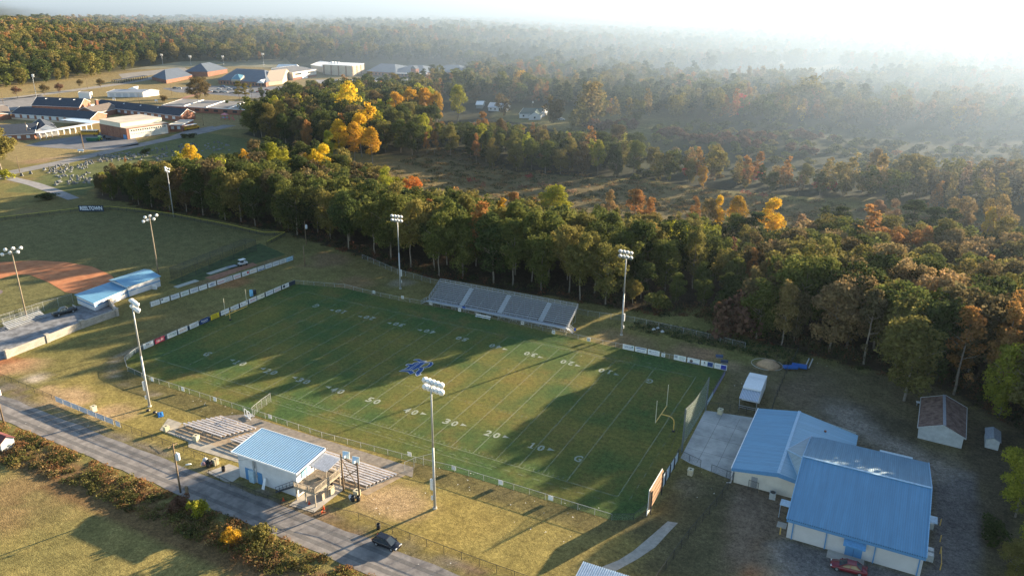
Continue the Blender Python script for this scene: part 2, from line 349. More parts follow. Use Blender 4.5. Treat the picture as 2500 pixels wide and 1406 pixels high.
    vg = (y > yr + 3.5) * (y < yr + 7.5) * (x < 126); mixto((.20, .165, .125), vg * S(.35, .6, n3[:, 0]) * .9); mixto((.17, .10, .055), vg * S(.55, .7, n1[:, 0]) * .6)
    near = (y > -24.5) * (y < -8) * (x > -8) * (x < 118); mixto((.235, .185, .058), near * (.55 + .35 * n2[:, 0]))
    mixto((.11, .095, .04), (1 - S(1.5, 4.5, dseg(x, y, [(-8, 12), (-8, -2), (-6, -7), (0, -10), (8, -10.6), (38, -10.5)]))) * .85)
    mixto((.12, .10, .042), (1 - S(1.2, 3.2, dseg(x, y, [(76, -9), (84, -8.6), (110, -8.6), (117, -5), (117.5, 10)]))) * .85)
    mixto((.28, .23, .17), (1 - S(.3, 1.3, dseg(x, y, [(-8.3, 18), (-8.6, 3), (-7.6, -4), (-3.4, -8.6), (4, -11), (14, -12)]))) * S(.35, .6, n3[:, 0]) * .8)
    # bare patches: px, py, radius (m), colour, strength
    TAN = (.34, .235, .13); RED = (.30, .125, .06); GRY = (.22, .20, .175); BRN = (.17, .12, .07)
    for px, py, rr, c, a in [(15, 885, 6, RED, 1), (60, 890, 5, TAN, .6), (95, 925, 3.4, (.36, .30, .23), 1), (120, 948, 2.6, TAN, .8), (190, 980, 5, TAN, .9), (150, 968, 5, TAN, .8), (240, 1005, 4, TAN, .9), (290, 1010, 4, TAN, .6),
        (960, 1222, 4.5, TAN, .75), (900, 1215, 4, TAN, .7), (1010, 1245, 3, TAN, .6), (1120, 1290, 7, (.27, .20, .06), .5), (1480, 1370, 8, (.15, .125, .05), .6),
        (660, 640, 5, BRN, .7), (560, 690, 6, RED, .6), (500, 690, 4, BRN, .6), (790, 640, 8, (.20, .13, .07), .8), (860, 690, 6, (.22, .14, .07), .7), (980, 690, 4, (.26, .22, .16), .7),
        (1720, 870, 5.5, (.33, .20, .11), .95), (1790, 895, 4, (.34, .24, .14), .8), (1870, 893, 4, (.36, .24, .14), 1), (1560, 845, 6, BRN, .6), (1480, 822, 6, (.22, .15, .08), .6),
        (1850, 1330, 3.5, RED, .9), (1800, 1370, 4, (.26, .15, .09), .8), (1845, 1385, 3, RED, .8), (1815, 1230, 5, GRY, .6), (1790, 1290, 5, BRN, .7), (1870, 1270, 4, BRN, .6), (1720, 1240, 7, (.085, .075, .04), .9), (1690, 1190, 3, (.22, .18, .13), .6),
        (2000, 960, 9, (.13, .105, .07), .7), (2060, 1010, 8, GRY, .85), (2130, 1060, 7, GRY, .85), (1940, 950, 5, (.16, .12, .08), .7), (2200, 1090, 6, GRY, .8), (2300, 1130, 6, GRY, .7), (2350, 1060, 6, BRN, .7), (2240, 960, 8, BRN, .6),
        (1600, 1290, 8, (.10, .085, .04), .8), (1690, 1330, 8, (.085, .08, .038), .9), (1650, 1390, 8, (.10, .09, .04), .8), (1240, 1190, 4, (.12, .10, .05), .5), (1680, 870, 7, (.20, .13, .075), .7),
        (60, 690, 10, GRY, .0), (120, 420, 8, (.17, .15, .06), .6), (40, 440, 8, (.20, .14, .07), .6), (60, 520, 6, BRN, .4), (90, 395, 8, (.26, .17, .10), .8), (150, 385, 9, (.28, .2, .12), .7), (240, 390, 8, (.27, .19, .1), .7)]:
        c0 = G(px, py)[:2]; d = np.hypot(x - c0[0], y - c0[1]) / rr; k = d + (n1[:, 0] - .5) * 1.1 + (n3[:, 0] - .5) * .6
        mixto(c, (1 - S(.45, 1.15, k)) * a)
    def area(P, c, a, soft=1.2, ns=.5):
        Q = px_poly(P); ins = inpoly(x, y, Q); d = dseg(x, y, Q + Q[:1]); sd = np.where(ins, d, -d) / soft + (n3[:, 0] - .5) * 2 * ns + (n1[:, 0] - .5) * ns; mixto(c, S(-.6, .8, sd) * a)
    for P_ in FIELDS_FAR: Q_ = px_poly(P_, None); mixto((.30, .25, .15), inpoly(x, y, Q_) * .9)
    area([(1770, 900), (2000, 880), (2250, 930), (2500, 1050), (2500, 1406), (1560, 1406), (1650, 1275), (1700, 1130), (1760, 960)], (.125, .10, .06), .75, 4, .8)
    area([(1640, 1230), (1700, 1160), (1790, 1180), (1770, 1406), (1560, 1406), (1650, 1275)], (.085, .078, .04), .85, 3)
    area([(1790, 1180), (1930, 1210), (1925, 1310), (1860, 1330), (1820, 1406), (1760, 1406)], (.17, .125, .09), .85, 2.5, .9)
    area([(1880, 1325), (1930, 1315), (2240, 1400), (2260, 1500), (1850, 1500), (1900, 1400)], (.14, .13, .125), .95, .8)
    area([(1870, 1310), (1905, 1330), (1960, 1410), (1930, 1440), (1850, 1400)], (.24, .20, .16), .55, 1.4, 1.0)
    area([(2275, 1140), (2385, 1150), (2400, 1250), (2385, 1500), (2230, 1500), (2270, 1300)], (.135, .122, .115), .95, 1.2)
    area([(2000, 985), (2080, 995), (2240, 1100), (2390, 1160), (2290, 1180), (2230, 1130), (2100, 1070), (2040, 1040)], (.23, .20, .165), .85, 2.5, .9)
    area([(1880, 940), (1990, 930), (2010, 1000), (1930, 1000)], (.15, .115, .075), .8, 3); area([(2100, 990), (2240, 1030), (2240, 1090), (2150, 1060)], (.07, .06, .038), .85, 3)
    area([(2370, 1030), (2500, 1060), (2500, 1406), (2400, 1406), (2390, 1200), (2350, 1120)], (.075, .06, .038), .85, 2.5)
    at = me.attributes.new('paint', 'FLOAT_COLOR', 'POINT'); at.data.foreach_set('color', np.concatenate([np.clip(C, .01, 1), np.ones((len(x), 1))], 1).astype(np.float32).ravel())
    mt, tr = nt('ground_soil')
    out = N(tr, 'ShaderNodeOutputMaterial'); b = N(tr, 'ShaderNodeBsdfPrincipled', i={'Roughness': .95, 'Specular IOR Level': .08})
    a = N(tr, 'ShaderNodeAttribute', attribute_name='paint'); g = N(tr, 'ShaderNodeNewGeometry'); last = a.outputs['Color']
    for sc_, lo_, hi_ in ((.35, .72, 1.3), (1.6, .58, 1.46), (4.5, .62, 1.42)):
        n = N(tr, 'ShaderNodeTexNoise', i={'Scale': sc_, 'Detail': 4.0, 'Roughness': .7}); L(tr, g.outputs['Position'], n.inputs['Vector'])
        mr = N(tr, 'ShaderNodeMapRange', i={'From Min': .3, 'From Max': .7, 'To Min': lo_, 'To Max': hi_}); L(tr, n.outputs['Fac'], mr.inputs['Value'])
        mx = N(tr, 'ShaderNodeMix', data_type='RGBA', blend_type='MULTIPLY', i={'Factor': 1.0}); L(tr, last, mx.inputs['A']); L(tr, mr.outputs['Result'], mx.inputs['B']); last = mx.outputs['Result']
    L(tr, last, b.inputs['Base Color']); bp = N(tr, 'ShaderNodeBump', i={'Strength': .9, 'Distance': .12}); n = N(tr, 'ShaderNodeTexNoise', i={'Scale': 5.0, 'Detail': 5.0, 'Roughness': .7}); L(tr, g.outputs['Position'], n.inputs['Vector']); L(tr, n.outputs['Fac'], bp.inputs['Height']); L(tr, bp.outputs['Normal'], b.inputs['Normal'])
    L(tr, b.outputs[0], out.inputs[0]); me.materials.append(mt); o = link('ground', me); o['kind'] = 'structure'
build_ground()
# ------------------------------------------------------------------ foliage
def leaf_mat(name, source):
    m, t = nt(name); out = N(t, 'ShaderNodeOutputMaterial')
    if source == 'object': c = N(t, 'ShaderNodeObjectInfo').outputs['Color']
    elif source == 'instance': c = N(t, 'ShaderNodeAttribute', attribute_name='tint', attribute_type='INSTANCER').outputs['Color']
    else: c = N(t, 'ShaderNodeAttribute', attribute_name='tint').outputs['Color']
    s = N(t, 'ShaderNodeAttribute', attribute_name='shade')
    mr = N(t, 'ShaderNodeMapRange', i={'To Min': .55, 'To Max': 1.45}); L(t, s.outputs['Fac'], mr.inputs['Value'])
    hs = N(t, 'ShaderNodeHueSaturation'); L(t, c, hs.inputs['Color']); L(t, mr.outputs[0], hs.inputs['Value'])
    m2 = N(t, 'ShaderNodeMapRange', i={'To Min': .513, 'To Max': .487}); L(t, s.outputs['Fac'], m2.inputs['Value']); L(t, m2.outputs[0], hs.inputs['Hue'])
    d = N(t, 'ShaderNodeBsdfDiffuse'); tr = N(t, 'ShaderNodeBsdfTranslucent'); L(t, hs.outputs[0], d.inputs[0]); L(t, hs.outputs[0], tr.inputs[0])
    ms = N(t, 'ShaderNodeMixShader', i={'Fac': .33}); L(t, d.outputs[0], ms.inputs[1]); L(t, tr.outputs[0], ms.inputs[2]); L(t, ms.outputs[0], out.inputs[0]); return m
LEAF_O = leaf_mat('leaves', 'object'); LEAF_I = leaf_mat('forest_leaves', 'instance'); LEAF_V = leaf_mat('brush_leaves', 'vertex')
BARK_P = mat('pale_bark', (.22, .185, .145), .9, var=.3, scale=1.2); BARK_D = mat('dark_bark', (.10, .075, .055), .9, var=.3, scale=1.2)
def cards(P, D, s, rng, flat=.75):
    """irregular leaf-cluster quads at P, facing roughly D"""
    n = len(P); nrm = D + rng.normal(0, flat, (n, 3)); nrm /= np.linalg.norm(nrm, axis=1)[:, None] + 1e-9
    a = np.cross(nrm, rng.normal(0, 1, (n, 3))); a /= np.linalg.norm(a, axis=1)[:, None] + 1e-9; b = np.cross(nrm, a)
    s = (np.asarray(s) * rng.uniform(.65, 1.35, n))[:, None]
    V = np.stack([P + a * s * rng.uniform(.35, .75, (n, 1)), P + b * s * rng.uniform(.3, .6, (n, 1)) + nrm * s * .12, P - a * s * rng.uniform(.35, .75, (n, 1)), P - b * s * rng.uniform(.3, .6, (n, 1)) + nrm * s * .12], 1)
    return V.reshape(-1, 3)
def quads_mesh(name, V, shade, m, tint=None):
    me = bpy.data.meshes.new(name); n = len(V); me.vertices.add(n); me.vertices.foreach_set('co', V.astype(np.float32).ravel()); me.loops.add(n); me.loops.foreach_set('vertex_index', np.arange(n, dtype=np.int32))
    me.polygons.add(n // 4); me.polygons.foreach_set('loop_start', np.arange(0, n, 4, dtype=np.int32)); me.update(calc_edges=True)
    at = me.attributes.new('shade', 'FLOAT', 'POINT'); at.data.foreach_set('value', np.repeat(shade, 4).astype(np.float32))
    if tint is not None:
        at = me.attributes.new('tint', 'FLOAT_COLOR', 'POINT'); at.data.foreach_set('color', np.repeat(np.concatenate([tint, np.ones((len(tint), 1))], 1), 4, 0).astype(np.float32).ravel())
    me.materials.append(m); return me
def crown_pts(kind, seed, ncard):
    r = np.random.default_rng(seed); Ls = []
    def put(x, y, z, rad, zs=.8): Ls.append((x, y, z, rad, zs))
    if kind == 'oak':
        tall = seed in (3, 4); ex, ey = r.uniform(.82, 1.15, 2); lx, ly = r.uniform(-.7, .7, 2)
        for k in range(34):
            u = r.normal(0, 1, 3); u /= np.linalg.norm(u); q = r.uniform(.6, .95); wz = 1 - .35 * max(0, -u[2])
            put(u[0] * 4.9 * q * wz * ex + lx * (u[2] + 1), u[1] * 4.9 * q * wz * ey + ly * (u[2] + 1), (11.2 if tall else 9.4) + u[2] * (6.2 if tall else 8.3) * q, r.uniform(1.0, 2.2))
        put(0, 0, 11.5, 3.2); put(0, 0, 8.6 if tall else 6.5, 2.6)
    elif kind == 'poplar':
        for k in range(28):
            z = r.uniform(0, 1); rad = 3.5 * (math.sin(PI * (z * .86 + .12)) ** .7); a = r.uniform(0, 2 * PI); q = r.uniform(.5, .95); put(math.cos(a) * rad * q, math.sin(a) * rad * q, 5.6 + z * 11.8, r.uniform(1.0, 1.8), 1.0)
        put(0, 0, 10, 2.2, 1.6)
    elif kind == 'sweetgum':
        for k in range(26):
            z = r.uniform(0, 1) ** .9; rad = 3.3 * (1 - z) ** .65 + .3; a = r.uniform(0, 2 * PI); q = r.uniform(.4, 1); put(math.cos(a) * rad * q, math.sin(a) * rad * q, 4.6 + z * 12.8, r.uniform(.7, 1.35), 1.1)
    elif kind == 'pine':
        for k in range(24):
            z = r.uniform(0, 1); rad = 3.3 * (1 - z) ** .5 + .2; a = r.uniform(0, 2 * PI); q = r.uniform(.35, 1); put(math.cos(a) * rad * q, math.sin(a) * rad * q, 8.4 + z * 9, r.uniform(.9, 1.6), .5)
    elif kind == 'shrub':
        for k in range(12):
            a = r.uniform(0, 2 * PI); q = r.uniform(0, 1.5); put(math.cos(a) * q, math.sin(a) * q, r.uniform(.6, 1.9), r.uniform(.5, .9))
    elif kind == 'round':
        for k in range(16):
            u = r.normal(0, 1, 3); u /= np.linalg.norm(u); put(u[0] * 1.7, u[1] * 1.7, 5.4 + u[2] * 2.1, r.uniform(.8, 1.2))
        put(0, 0, 5.4, 1.8)
    Ls = np.array(Ls); wgt = Ls[:, 3] ** 2; idx = r.choice(len(Ls), ncard, p=wgt / wgt.sum()); c = Ls[idx]
    u = r.normal(0, 1, (ncard, 3)); u[:, 2] += .35; u /= np.linalg.norm(u, axis=1)[:, None]
    rad = c[:, 3] * r.uniform(.55, 1.08, ncard); P = c[:, :3] + u * rad[:, None] * np.stack([np.ones(ncard), np.ones(ncard), c[:, 4]], 1)
    sh = np.clip(r.normal(.5, .2, ncard) + (r.uniform(0, 1, len(Ls))[idx] - .5) * .35, 0, 1)
    return P, u, sh, r
SPEC = {'oak': (5600, .44), 'poplar': (4200, .41), 'sweetgum': (3200, .36), 'pine': (3400, .34), 'shrub': (1100, .26), 'round': (1500, .34)}
def crown_mesh(kind, seed, m, lod=1.0):
    n, s = SPEC[kind]; n = int(n * lod); s = s / math.sqrt(lod) * (1 if lod == 1 else .9)
    P, u, sh, r = crown_pts(kind, seed, n)
    return quads_mesh(kind + '_crown', cards(P, u, s, r, .7 if kind != 'pine' else .95), sh, m)
def trunk_mesh(kind, seed, m):
    r = random.Random(seed); mb = MB(); n = 7
    def limb(p, q, r0, r1, k=3):
        p = Vector(p); q = Vector(q); a = p
        for i in range(k):
            b = p.lerp(q, (i + 1) / k) + (Vector((r.uniform(-1, 1), r.uniform(-1, 1), r.uniform(-.5, .5))) * .18 if i < k - 1 else Vector())
            mb.tube(a, b, r0 + (r1 - r0) * i / k, r0 + (r1 - r0) * (i + 1) / k, n, False); a = b
    H = {'oak': 13, 'poplar': 15, 'sweetgum': 15.5, 'pine': 16.5, 'round': 5.5, 'shrub': 1.2}[kind]; R = {'oak': .23, 'poplar': .22, 'sweetgum': .2, 'pine': .22, 'round': .13, 'shrub': .06}[kind]
    limb((0, 0, -.4), (r.uniform(-.5, .5), r.uniform(-.5, .5), H), R, R * .25, 6)
    for k in range({'oak': 8, 'poplar': 6, 'sweetgum': 7, 'pine': 6, 'round': 4, 'shrub': 3}[kind]):
        a = r.uniform(0, 6.28); z = H * r.uniform(.42, .8); l = {'oak': 4.2, 'poplar': 2.6, 'sweetgum': 2.2, 'pine': 2.2, 'round': 1.5, 'shrub': 1}[kind] * r.uniform(.7, 1.1); limb((0, 0, z), (math.cos(a) * l, math.sin(a) * l, z + l * (.75 if kind != 'pine' else .15)), R * .45, R * .12, 3)
    return mb.mesh(kind + '_trunk', m, True)
TREE_H = {'oak': 18.2, 'poplar': 18.6, 'sweetgum': 18.6, 'pine': 18.4, 'shrub': 2.6, 'round': 8.2}
PROTO = {k: [(crown_mesh(k, s, LEAF_O), trunk_mesh(k, s, BARK_D if k in ('pine',) else BARK_P)) for s in seeds] for k, seeds in {'oak': (1, 2, 31, 32, 3, 4), 'poplar': (5, 6, 7), 'sweetgum': (8, 9, 10), 'pine': (11, 12), 'shrub': (13, 14), 'round': (15,)}.items()}
_C = dict(DG=(.052, .066, .022), MG=(.085, .095, .026), OL=(.13, .115, .035), Y=(.52, .36, .03), YO=(.42, .25, .03), YG=(.24, .24, .03), RU=(.27, .145, .05), TR=(.25, .18, .085), TN=(.22, .17, .065), BR=(.115, .09, .044), O=(.46, .16, .035), DR=(.13, .075, .05), R=(.36, .06, .045), PK=(.26, .175, .105), PI=(.045, .062, .026))
COL = {k: tuple(v * (1.4 if k in ('MG', 'OL') else 1.2 if k in ('DG', 'MG', 'OL', 'PI', 'BR') else 1.15 if k not in ('Y', 'YO', 'O') else 1.1) for v in c) for k, c in _C.items()}
CNAME = dict(DG='dark green', MG='mid green', OL='olive', Y='bright yellow', YO='golden yellow', YG='yellow-green', RU='russet', TR='pale russet', TN='tan', BR='brown', O='orange-red', DR='dark red', R='red', PK='pinkish tan', PI='blue-green')
# ------------------------------------------------------------------ where the trees stand
TANE = math.tan(SUN_EL)
LIT = [px_poly([(640, 1020), (760, 985), (900, 935), (1040, 895), (1160, 866), (1300, 840), (1400, 830), (1470, 834), (1455, 870), (1400, 925), (1340, 975), (1250, 1035), (1150, 1105), (1080, 1130), (900, 1095)]),
       px_poly([(150, 960), (300, 945), (470, 970), (560, 1000), (610, 1030), (560, 1120), (420, 1090), (250, 1035)]),
       px_poly([(900, 1190), (1060, 1165), (1180, 1200), (1330, 1275), (1430, 1330), (1330, 1390), (1100, 1320), (950, 1265)]),
       px_poly([(-200, 1130), (100, 1100), (500, 1300), (700, 1406), (500, 1500), (-200, 1500)])]
KEEP_OPEN = [px_poly([(1265, 300), (1350, 292), (1500, 310), (1340, 300)])]
def hmax_at(x, y, R):
    """tallest a tree here may be so that its shadow stops short of the ground that lies in sunlight"""
    d = np.array([-math.cos(SUN_AZ), -math.sin(SUN_AZ)]); s = np.arange(4, 190, 2.5); px = np.array([-d[1], d[0]])
    P = np.array([x, y]) + s[:, None] * d; best = 190.
    for off in (-.45 * R, .45 * R):
        Q = P + px * off
        for poly in LIT:
            h = inpoly(Q[:, 0], Q[:, 1], poly)
            if h.any(): best = min(best, s[np.argmax(h)])
    return best * TANE
TREES = []   # x, y, z, h, kind, colour, width scale
def wid(kind, h): return {'oak': 5.2, 'poplar': 3.7, 'sweetgum': 3.4, 'pine': 3.5, 'shrub': 2.1, 'round': 2.6}[kind] * h / TREE_H[kind]
class Grid2:
    def __init__(s, c): s.c = c; s.d = {}
    def near(s, x, y, r):
        k = int(r // s.c) + 1; i, j = int(x // s.c), int(y // s.c)
        for a in range(i - k, i + k + 1):
            for b in range(j - k, j + k + 1):
                for (u, v) in s.d.get((a, b), ()):
                    if (u - x) ** 2 + (v - y) ** 2 < r * r: return True
        return False
    def put(s, x, y): s.d.setdefault((int(x // s.c), int(y // s.c)), []).append((x, y))
GR = Grid2(6)
SKYLINE = {'A': [(0, 270, 418), (270, 340, 396), (340, 425, 390), (425, 520, 382), (520, 600, 372), (1040, 1700, 452)], 'B': [(1060, 1250, 296), (1250, 1345, 303), (1345, 1460, 318)], 'D': [(1600, 2000, 482), (2000, 2120, 498)]}   # tree tops keep what stands beyond in sight
def hero(px, py, h, kind, c, ws=1.0, lim=True):
    zz = 0.
    for _ in range(10):
        p = G(px, py, zz + h); zz = float(gz(p[0], p[1]))
    hh = h
    if lim: hh = min(h, max(6, hmax_at(p[0], p[1], wid(kind, h)) - zz))
    TREES.append((p[0], p[1], zz, hh, kind, c, ws)); GR.put(p[0], p[1])
HEROES = [(460, 350, 17, 'poplar', 'Y', 1.2), (430, 366, 14, 'poplar', 'YG', 1), (790, 353, 18, 'poplar', 'Y', 1.2), (768, 362, 17, 'poplar', 'Y', 1), (660, 348, 18, 'poplar', 'YG', 1.25), (695, 362, 16, 'oak', 'YG', .9), (595, 363, 16, 'poplar', 'YO', .9), (745, 372, 15, 'sweetgum', 'YO', 1), (1007, 420, 17, 'oak', 'O', .85), (940, 405, 18, 'oak', 'YG', .9), (1360, 447, 20, 'oak', 'YG', 1.15), (1300, 475, 17, 'oak', 'OL', .9), (1490, 460, 18, 'sweetgum', 'TR', 1.2), (1555, 456, 19, 'sweetgum', 'RU', 1.5), (1590, 480, 18, 'sweetgum', 'RU', 1.3), (1115, 453, 16, 'sweetgum', 'RU', 1.2), (1255, 463, 18, 'sweetgum', 'RU', 1.4), (1225, 480, 17, 'sweetgum', 'YO', 1.1), (1175, 528, 18, 'sweetgum', 'RU', 1.5), (1070, 500, 15, 'oak', 'RU', .7), (1760, 478, 16, 'poplar', 'Y', .8), (1735, 480, 16, 'poplar', 'TN', 1.1), (1805, 478, 16, 'poplar', 'YO', 1.2), (1895, 485, 18, 'poplar', 'Y', 1.4), (1700, 477, 15, 'sweetgum', 'RU', 1.2), (2150, 483, 17, 'sweetgum', 'PK', 1.3), (2190, 485, 16, 'sweetgum', 'PK', 1.2), (2130, 542, 18, 'sweetgum', 'RU', 1.7), (2200, 541, 18, 'oak', 'RU', .9), (2270, 550, 18, 'oak', 'RU', .9), (2340, 554, 18, 'oak', 'TR', 1), (2410, 560, 18, 'oak', 'TR', 1.1), (2365, 467, 19, 'oak', 'TR', .9), (2455, 473, 20, 'oak', 'TN', 1.1), (2425, 505, 16, 'poplar', 'Y', .8), (2350, 698, 17, 'oak', 'RU', .9), (2440, 695, 16, 'oak', 'DR', .7), (2395, 720, 16, 'oak', 'TR', .8), (2300, 698, 17, 'poplar', 'YG', .9), (2170, 655, 20, 'oak', 'OL', 1.25), (2215, 672, 18, 'oak', 'YG', .8), (2485, 835, 16, 'oak', 'YG', .9), (2250, 768, 19, 'oak', 'OL', 1.2), (2490, 715, 16, 'sweetgum', 'RU', 1.2),
    (2060, 500, 17, 'pine', 'PI', 1.4), (2020, 512, 16, 'pine', 'PI', 1.3), (2240, 485, 19, 'pine', 'PI', 1.7), (2290, 500, 18, 'pine', 'PI', 1.5), (2330, 505, 17, 'pine', 'PI', 1.4), (1850, 510, 17, 'pine', 'PI', 1.4), (1960, 520, 15, 'sweetgum', 'PK', 1.1), (1790, 575, 15, 'sweetgum', 'DR', 1), (1880, 600, 17, 'sweetgum', 'TN', 1.2), (1850, 620, 16, 'poplar', 'TN', 1), (1930, 680, 17, 'poplar', 'TN', .9), (1960, 690, 15, 'oak', 'BR', .9), (1800, 700, 12, 'shrub', 'DR', 1), (1450, 520, 17, 'oak', 'MG', 1.3), (1530, 560, 18, 'oak', 'MG', 1.4),
    (850, 225, 24, 'poplar', 'Y', 1.5), (895, 262, 22, 'poplar', 'Y', 1.3), (825, 292, 20, 'poplar', 'Y', 1.3), (878, 278, 22, 'poplar', 'Y', 1.3), (920, 268, 20, 'poplar', 'YG', 1.1), (905, 310, 18, 'poplar', 'YO', 1.2), (860, 300, 19, 'poplar', 'YO', 1.2), (1000, 211, 24, 'poplar', 'YO', 1.4), (1035, 215, 24, 'poplar', 'YO', 1.4), (965, 226, 23, 'poplar', 'YO', 1.2), (1065, 222, 22, 'poplar', 'YO', 1.1), (1117, 207, 24, 'poplar', 'YG', 1.3), (815, 228, 20, 'poplar', 'YG', 1.2), (925, 238, 20, 'poplar', 'YG', 1), (745, 290, 17, 'oak', 'RU', .7), (800, 320, 16, 'poplar', 'YG', 1),
    (715, 225, 20, 'oak', 'BR', .9), (760, 232, 19, 'oak', 'OL', .9), (1180, 272, 18, 'sweetgum', 'RU', 1.4), (1225, 286, 18, 'oak', 'BR', .8), (1060, 318, 13, 'sweetgum', 'RU', 1.2), (1040, 322, 12, 'sweetgum', 'RU', 1), (1300, 307, 13, 'sweetgum', 'RU', 1.3), (1275, 312, 12, 'sweetgum', 'RU', 1.2), (1315, 308, 13, 'sweetgum', 'TN', 1), (1390, 323, 14, 'sweetgum', 'RU', 1.2), (1443, 332, 16, 'sweetgum', 'RU', 1.7), (1240, 300, 13, 'sweetgum', 'MG', 1), (1355, 310, 13, 'sweetgum', 'OL', .9), (1150, 312, 14, 'oak', 'TN', .7), (1690, 368, 14, 'sweetgum', 'TR', 1.3), (1752, 350, 17, 'poplar', 'TN', 1.2), (1600, 350, 15, 'oak', 'OL', 1.1), (1560, 355, 14, 'oak', 'OL', 1), (1530, 348, 13, 'oak', 'TR', .7), (2145, 362, 19, 'poplar', 'TR', 1.2), (2250, 365, 21, 'oak', 'OL', 1.5), (2030, 382, 16, 'sweetgum', 'TN', 1.4), (1900, 400, 12, 'oak', 'TN', .8), (1925, 398, 13, 'oak', 'TN', .8), (2310, 398, 14, 'sweetgum', 'PK', 1.2), (1720, 400, 12, 'oak', 'YO', .7), (1460, 510, 0, 'x', 'x', 1)]
for a in HEROES:
    if a[3] != 'x': hero(*a)
PAL = {'A': [('oak', 'DG', .26), ('oak', 'MG', .26), ('oak', 'OL', .16), ('sweetgum', 'OL', .06), ('pine', 'PI', .07), ('poplar', 'MG', .07), ('poplar', 'OL', .06), ('sweetgum', 'RU', .04), ('oak', 'YG', .02)],
       'C': [('oak', 'DG', .45), ('oak', 'BR', .18), ('oak', 'OL', .14), ('oak', 'MG', .14), ('sweetgum', 'BR', .06), ('poplar', 'YG', .03)],
       'D': [('oak', 'BR', .16), ('oak', 'OL', .26), ('sweetgum', 'BR', .08), ('oak', 'DG', .16), ('oak', 'MG', .16), ('sweetgum', 'RU', .09), ('oak', 'TR', .09), ('pine', 'PI', .04), ('poplar', 'TN', .03)],
       'B': [('oak', 'DG', .34), ('oak', 'MG', .20), ('sweetgum', 'RU', .07), ('oak', 'BR', .10), ('oak', 'OL', .17), ('poplar', 'YG', .07), ('sweetgum', 'MG', .05)],
       'E': [('oak', 'OL', .3), ('sweetgum', 'TR', .2), ('oak', 'MG', .2), ('oak', 'TN', .2), ('sweetgum', 'PK', .1)]}
def fill(poly, zone, sp, hlo, hhi, front=None):
    xs = [p[0] for p in poly]; ys = [p[1] for p in poly]; rr = random.Random(zone)
    n = int((max(xs) - min(xs)) * (max(ys) - min(ys)) / (sp * sp) * 6)
    for _ in range(n):
        x = rr.uniform(min(xs), max(xs)); y = rr.uniform(min(ys), max(ys))
        if not bool(inpoly(np.array([x]), np.array([y]), poly)[0]) or GR.near(x, y, sp): continue
        z = float(gz(x, y)); q = PROJ((x, y, z + 12))
        if zone in 'AC' and 1090 < q[0] < 1100: pass
        k, c = None, None; u = rr.random(); zz = zone
        if zone == 'A' and x < -50: zz = 'C'
        for kk, cc, pr in PAL[zz]:
            u -= pr
            if u <= 0: k, c = kk, cc; break
        if k is None: k, c = 'oak', 'DG'
        if zone == 'A' and y < 106 and k != 'oak' and rr.random() < .75: k = 'oak'; c = 'MG' if c in ('RU', 'YG') else c
        h = rr.uniform(hlo, hhi) * (1 if k != 'sweetgum' else .92) * (1 - (.27 * min(1, max(0, (y - 92) / 55)) if zone == 'A' else .12 * min(1, max(0, (y - 100) / 60)) if zone == 'D' else 0))
        if zone == 'D' and x > 138 and y < 92: h = max(h, rr.uniform(20, 23))
        if zone == 'B' and x < -118: h *= 1.2
        for x0, x1, yc in SKYLINE.get(zone, ()):
            if x0 < q[0] < x1:
                lo_, hi_ = 3., h
                if PROJ((x, y, z + h))[1] < yc + rr.uniform(0, 14):
                    for _k in range(12):
                        md_ = (lo_ + hi_) / 2
                        if PROJ((x, y, z + md_))[1] < yc: hi_ = md_
                        else: lo_ = md_
                    h = lo_
        if h < 5: continue
        hm = hmax_at(x, y, wid(k, h)) - z
        if hm < 4: continue
        if hm < h: h = hm
        if h < 8: k = 'shrub' if h < 6 else 'oak'
        GR.put(x, y); TREES.append((x, y, z, h, k, c, rr.uniform(.88, 1.12) * (1.0 if zone != 'D' else 1.1)))
fill(WOOD_A, 'A', 5.8, 17.6, 23); fill(WOOD_D, 'D', 5.6, 17, 22.5); fill(WOOD_B, 'B', 7.6, 14, 19.5); fill(WOOD_E, 'E', 10, 8, 14)
# rank by how much of each shows from the photograph's side: the largest become single trees, the rest the woodland mass
def visible_counts(TR):
    W, H = 1250, 703; buf = np.full((H, W), -1, int); order = sorted(range(len(TR)), key=lambda i: -math.hypot(TR[i][0] - CAM[0], TR[i][1] - CAM[1]))
    yy, xx = np.mgrid[0:H, 0:W]
    for i in order:
        x, y, z, h, k, c, ws = TR[i]; lo = .25 if k not in ('sweetgum', 'shrub') else .2; zc = z + h * (lo + 1) / 2; hh = h * (1 - lo) / 2; R = wid(k, h) * ws
        p = PROJ((x, y, zc)) / 2; dist = np.linalg.norm(np.array([x, y, zc]) - CAM); a = R * F / dist / 2; b = max(hh, R * .5) * F / dist / 2
        x0, x1, y0, y1 = int(p[0] - a), int(p[0] + a) + 1, int(p[1] - b), int(p[1] + b) + 1
        x0, y0, x1, y1 = max(x0, 0), max(y0, 0), min(x1, W), min(y1, H)
        if x1 <= x0 or y1 <= y0: continue
        sx, sy = xx[y0:y1, x0:x1], yy[y0:y1, x0:x1]; mk = ((sx - p[0]) / a) ** 2 + ((sy - p[1]) / b) ** 2 < 1
        buf[y0:y1, x0:x1][mk] = i
    return np.bincount(buf[buf >= 0], minlength=len(TR))
VIS = visible_counts(TREES)
NSINGLE = 285
ORDER = np.argsort(-VIS); SINGLE = [int(i) for i in ORDER[:NSINGLE] if VIS[i] > 18]
MASS = [i for i in range(len(TREES)) if i not in set(SINGLE)]
print('TREES', len(TREES), 'single', len(SINGLE), 'smallest', VIS[SINGLE[-1]] if SINGLE else 0)
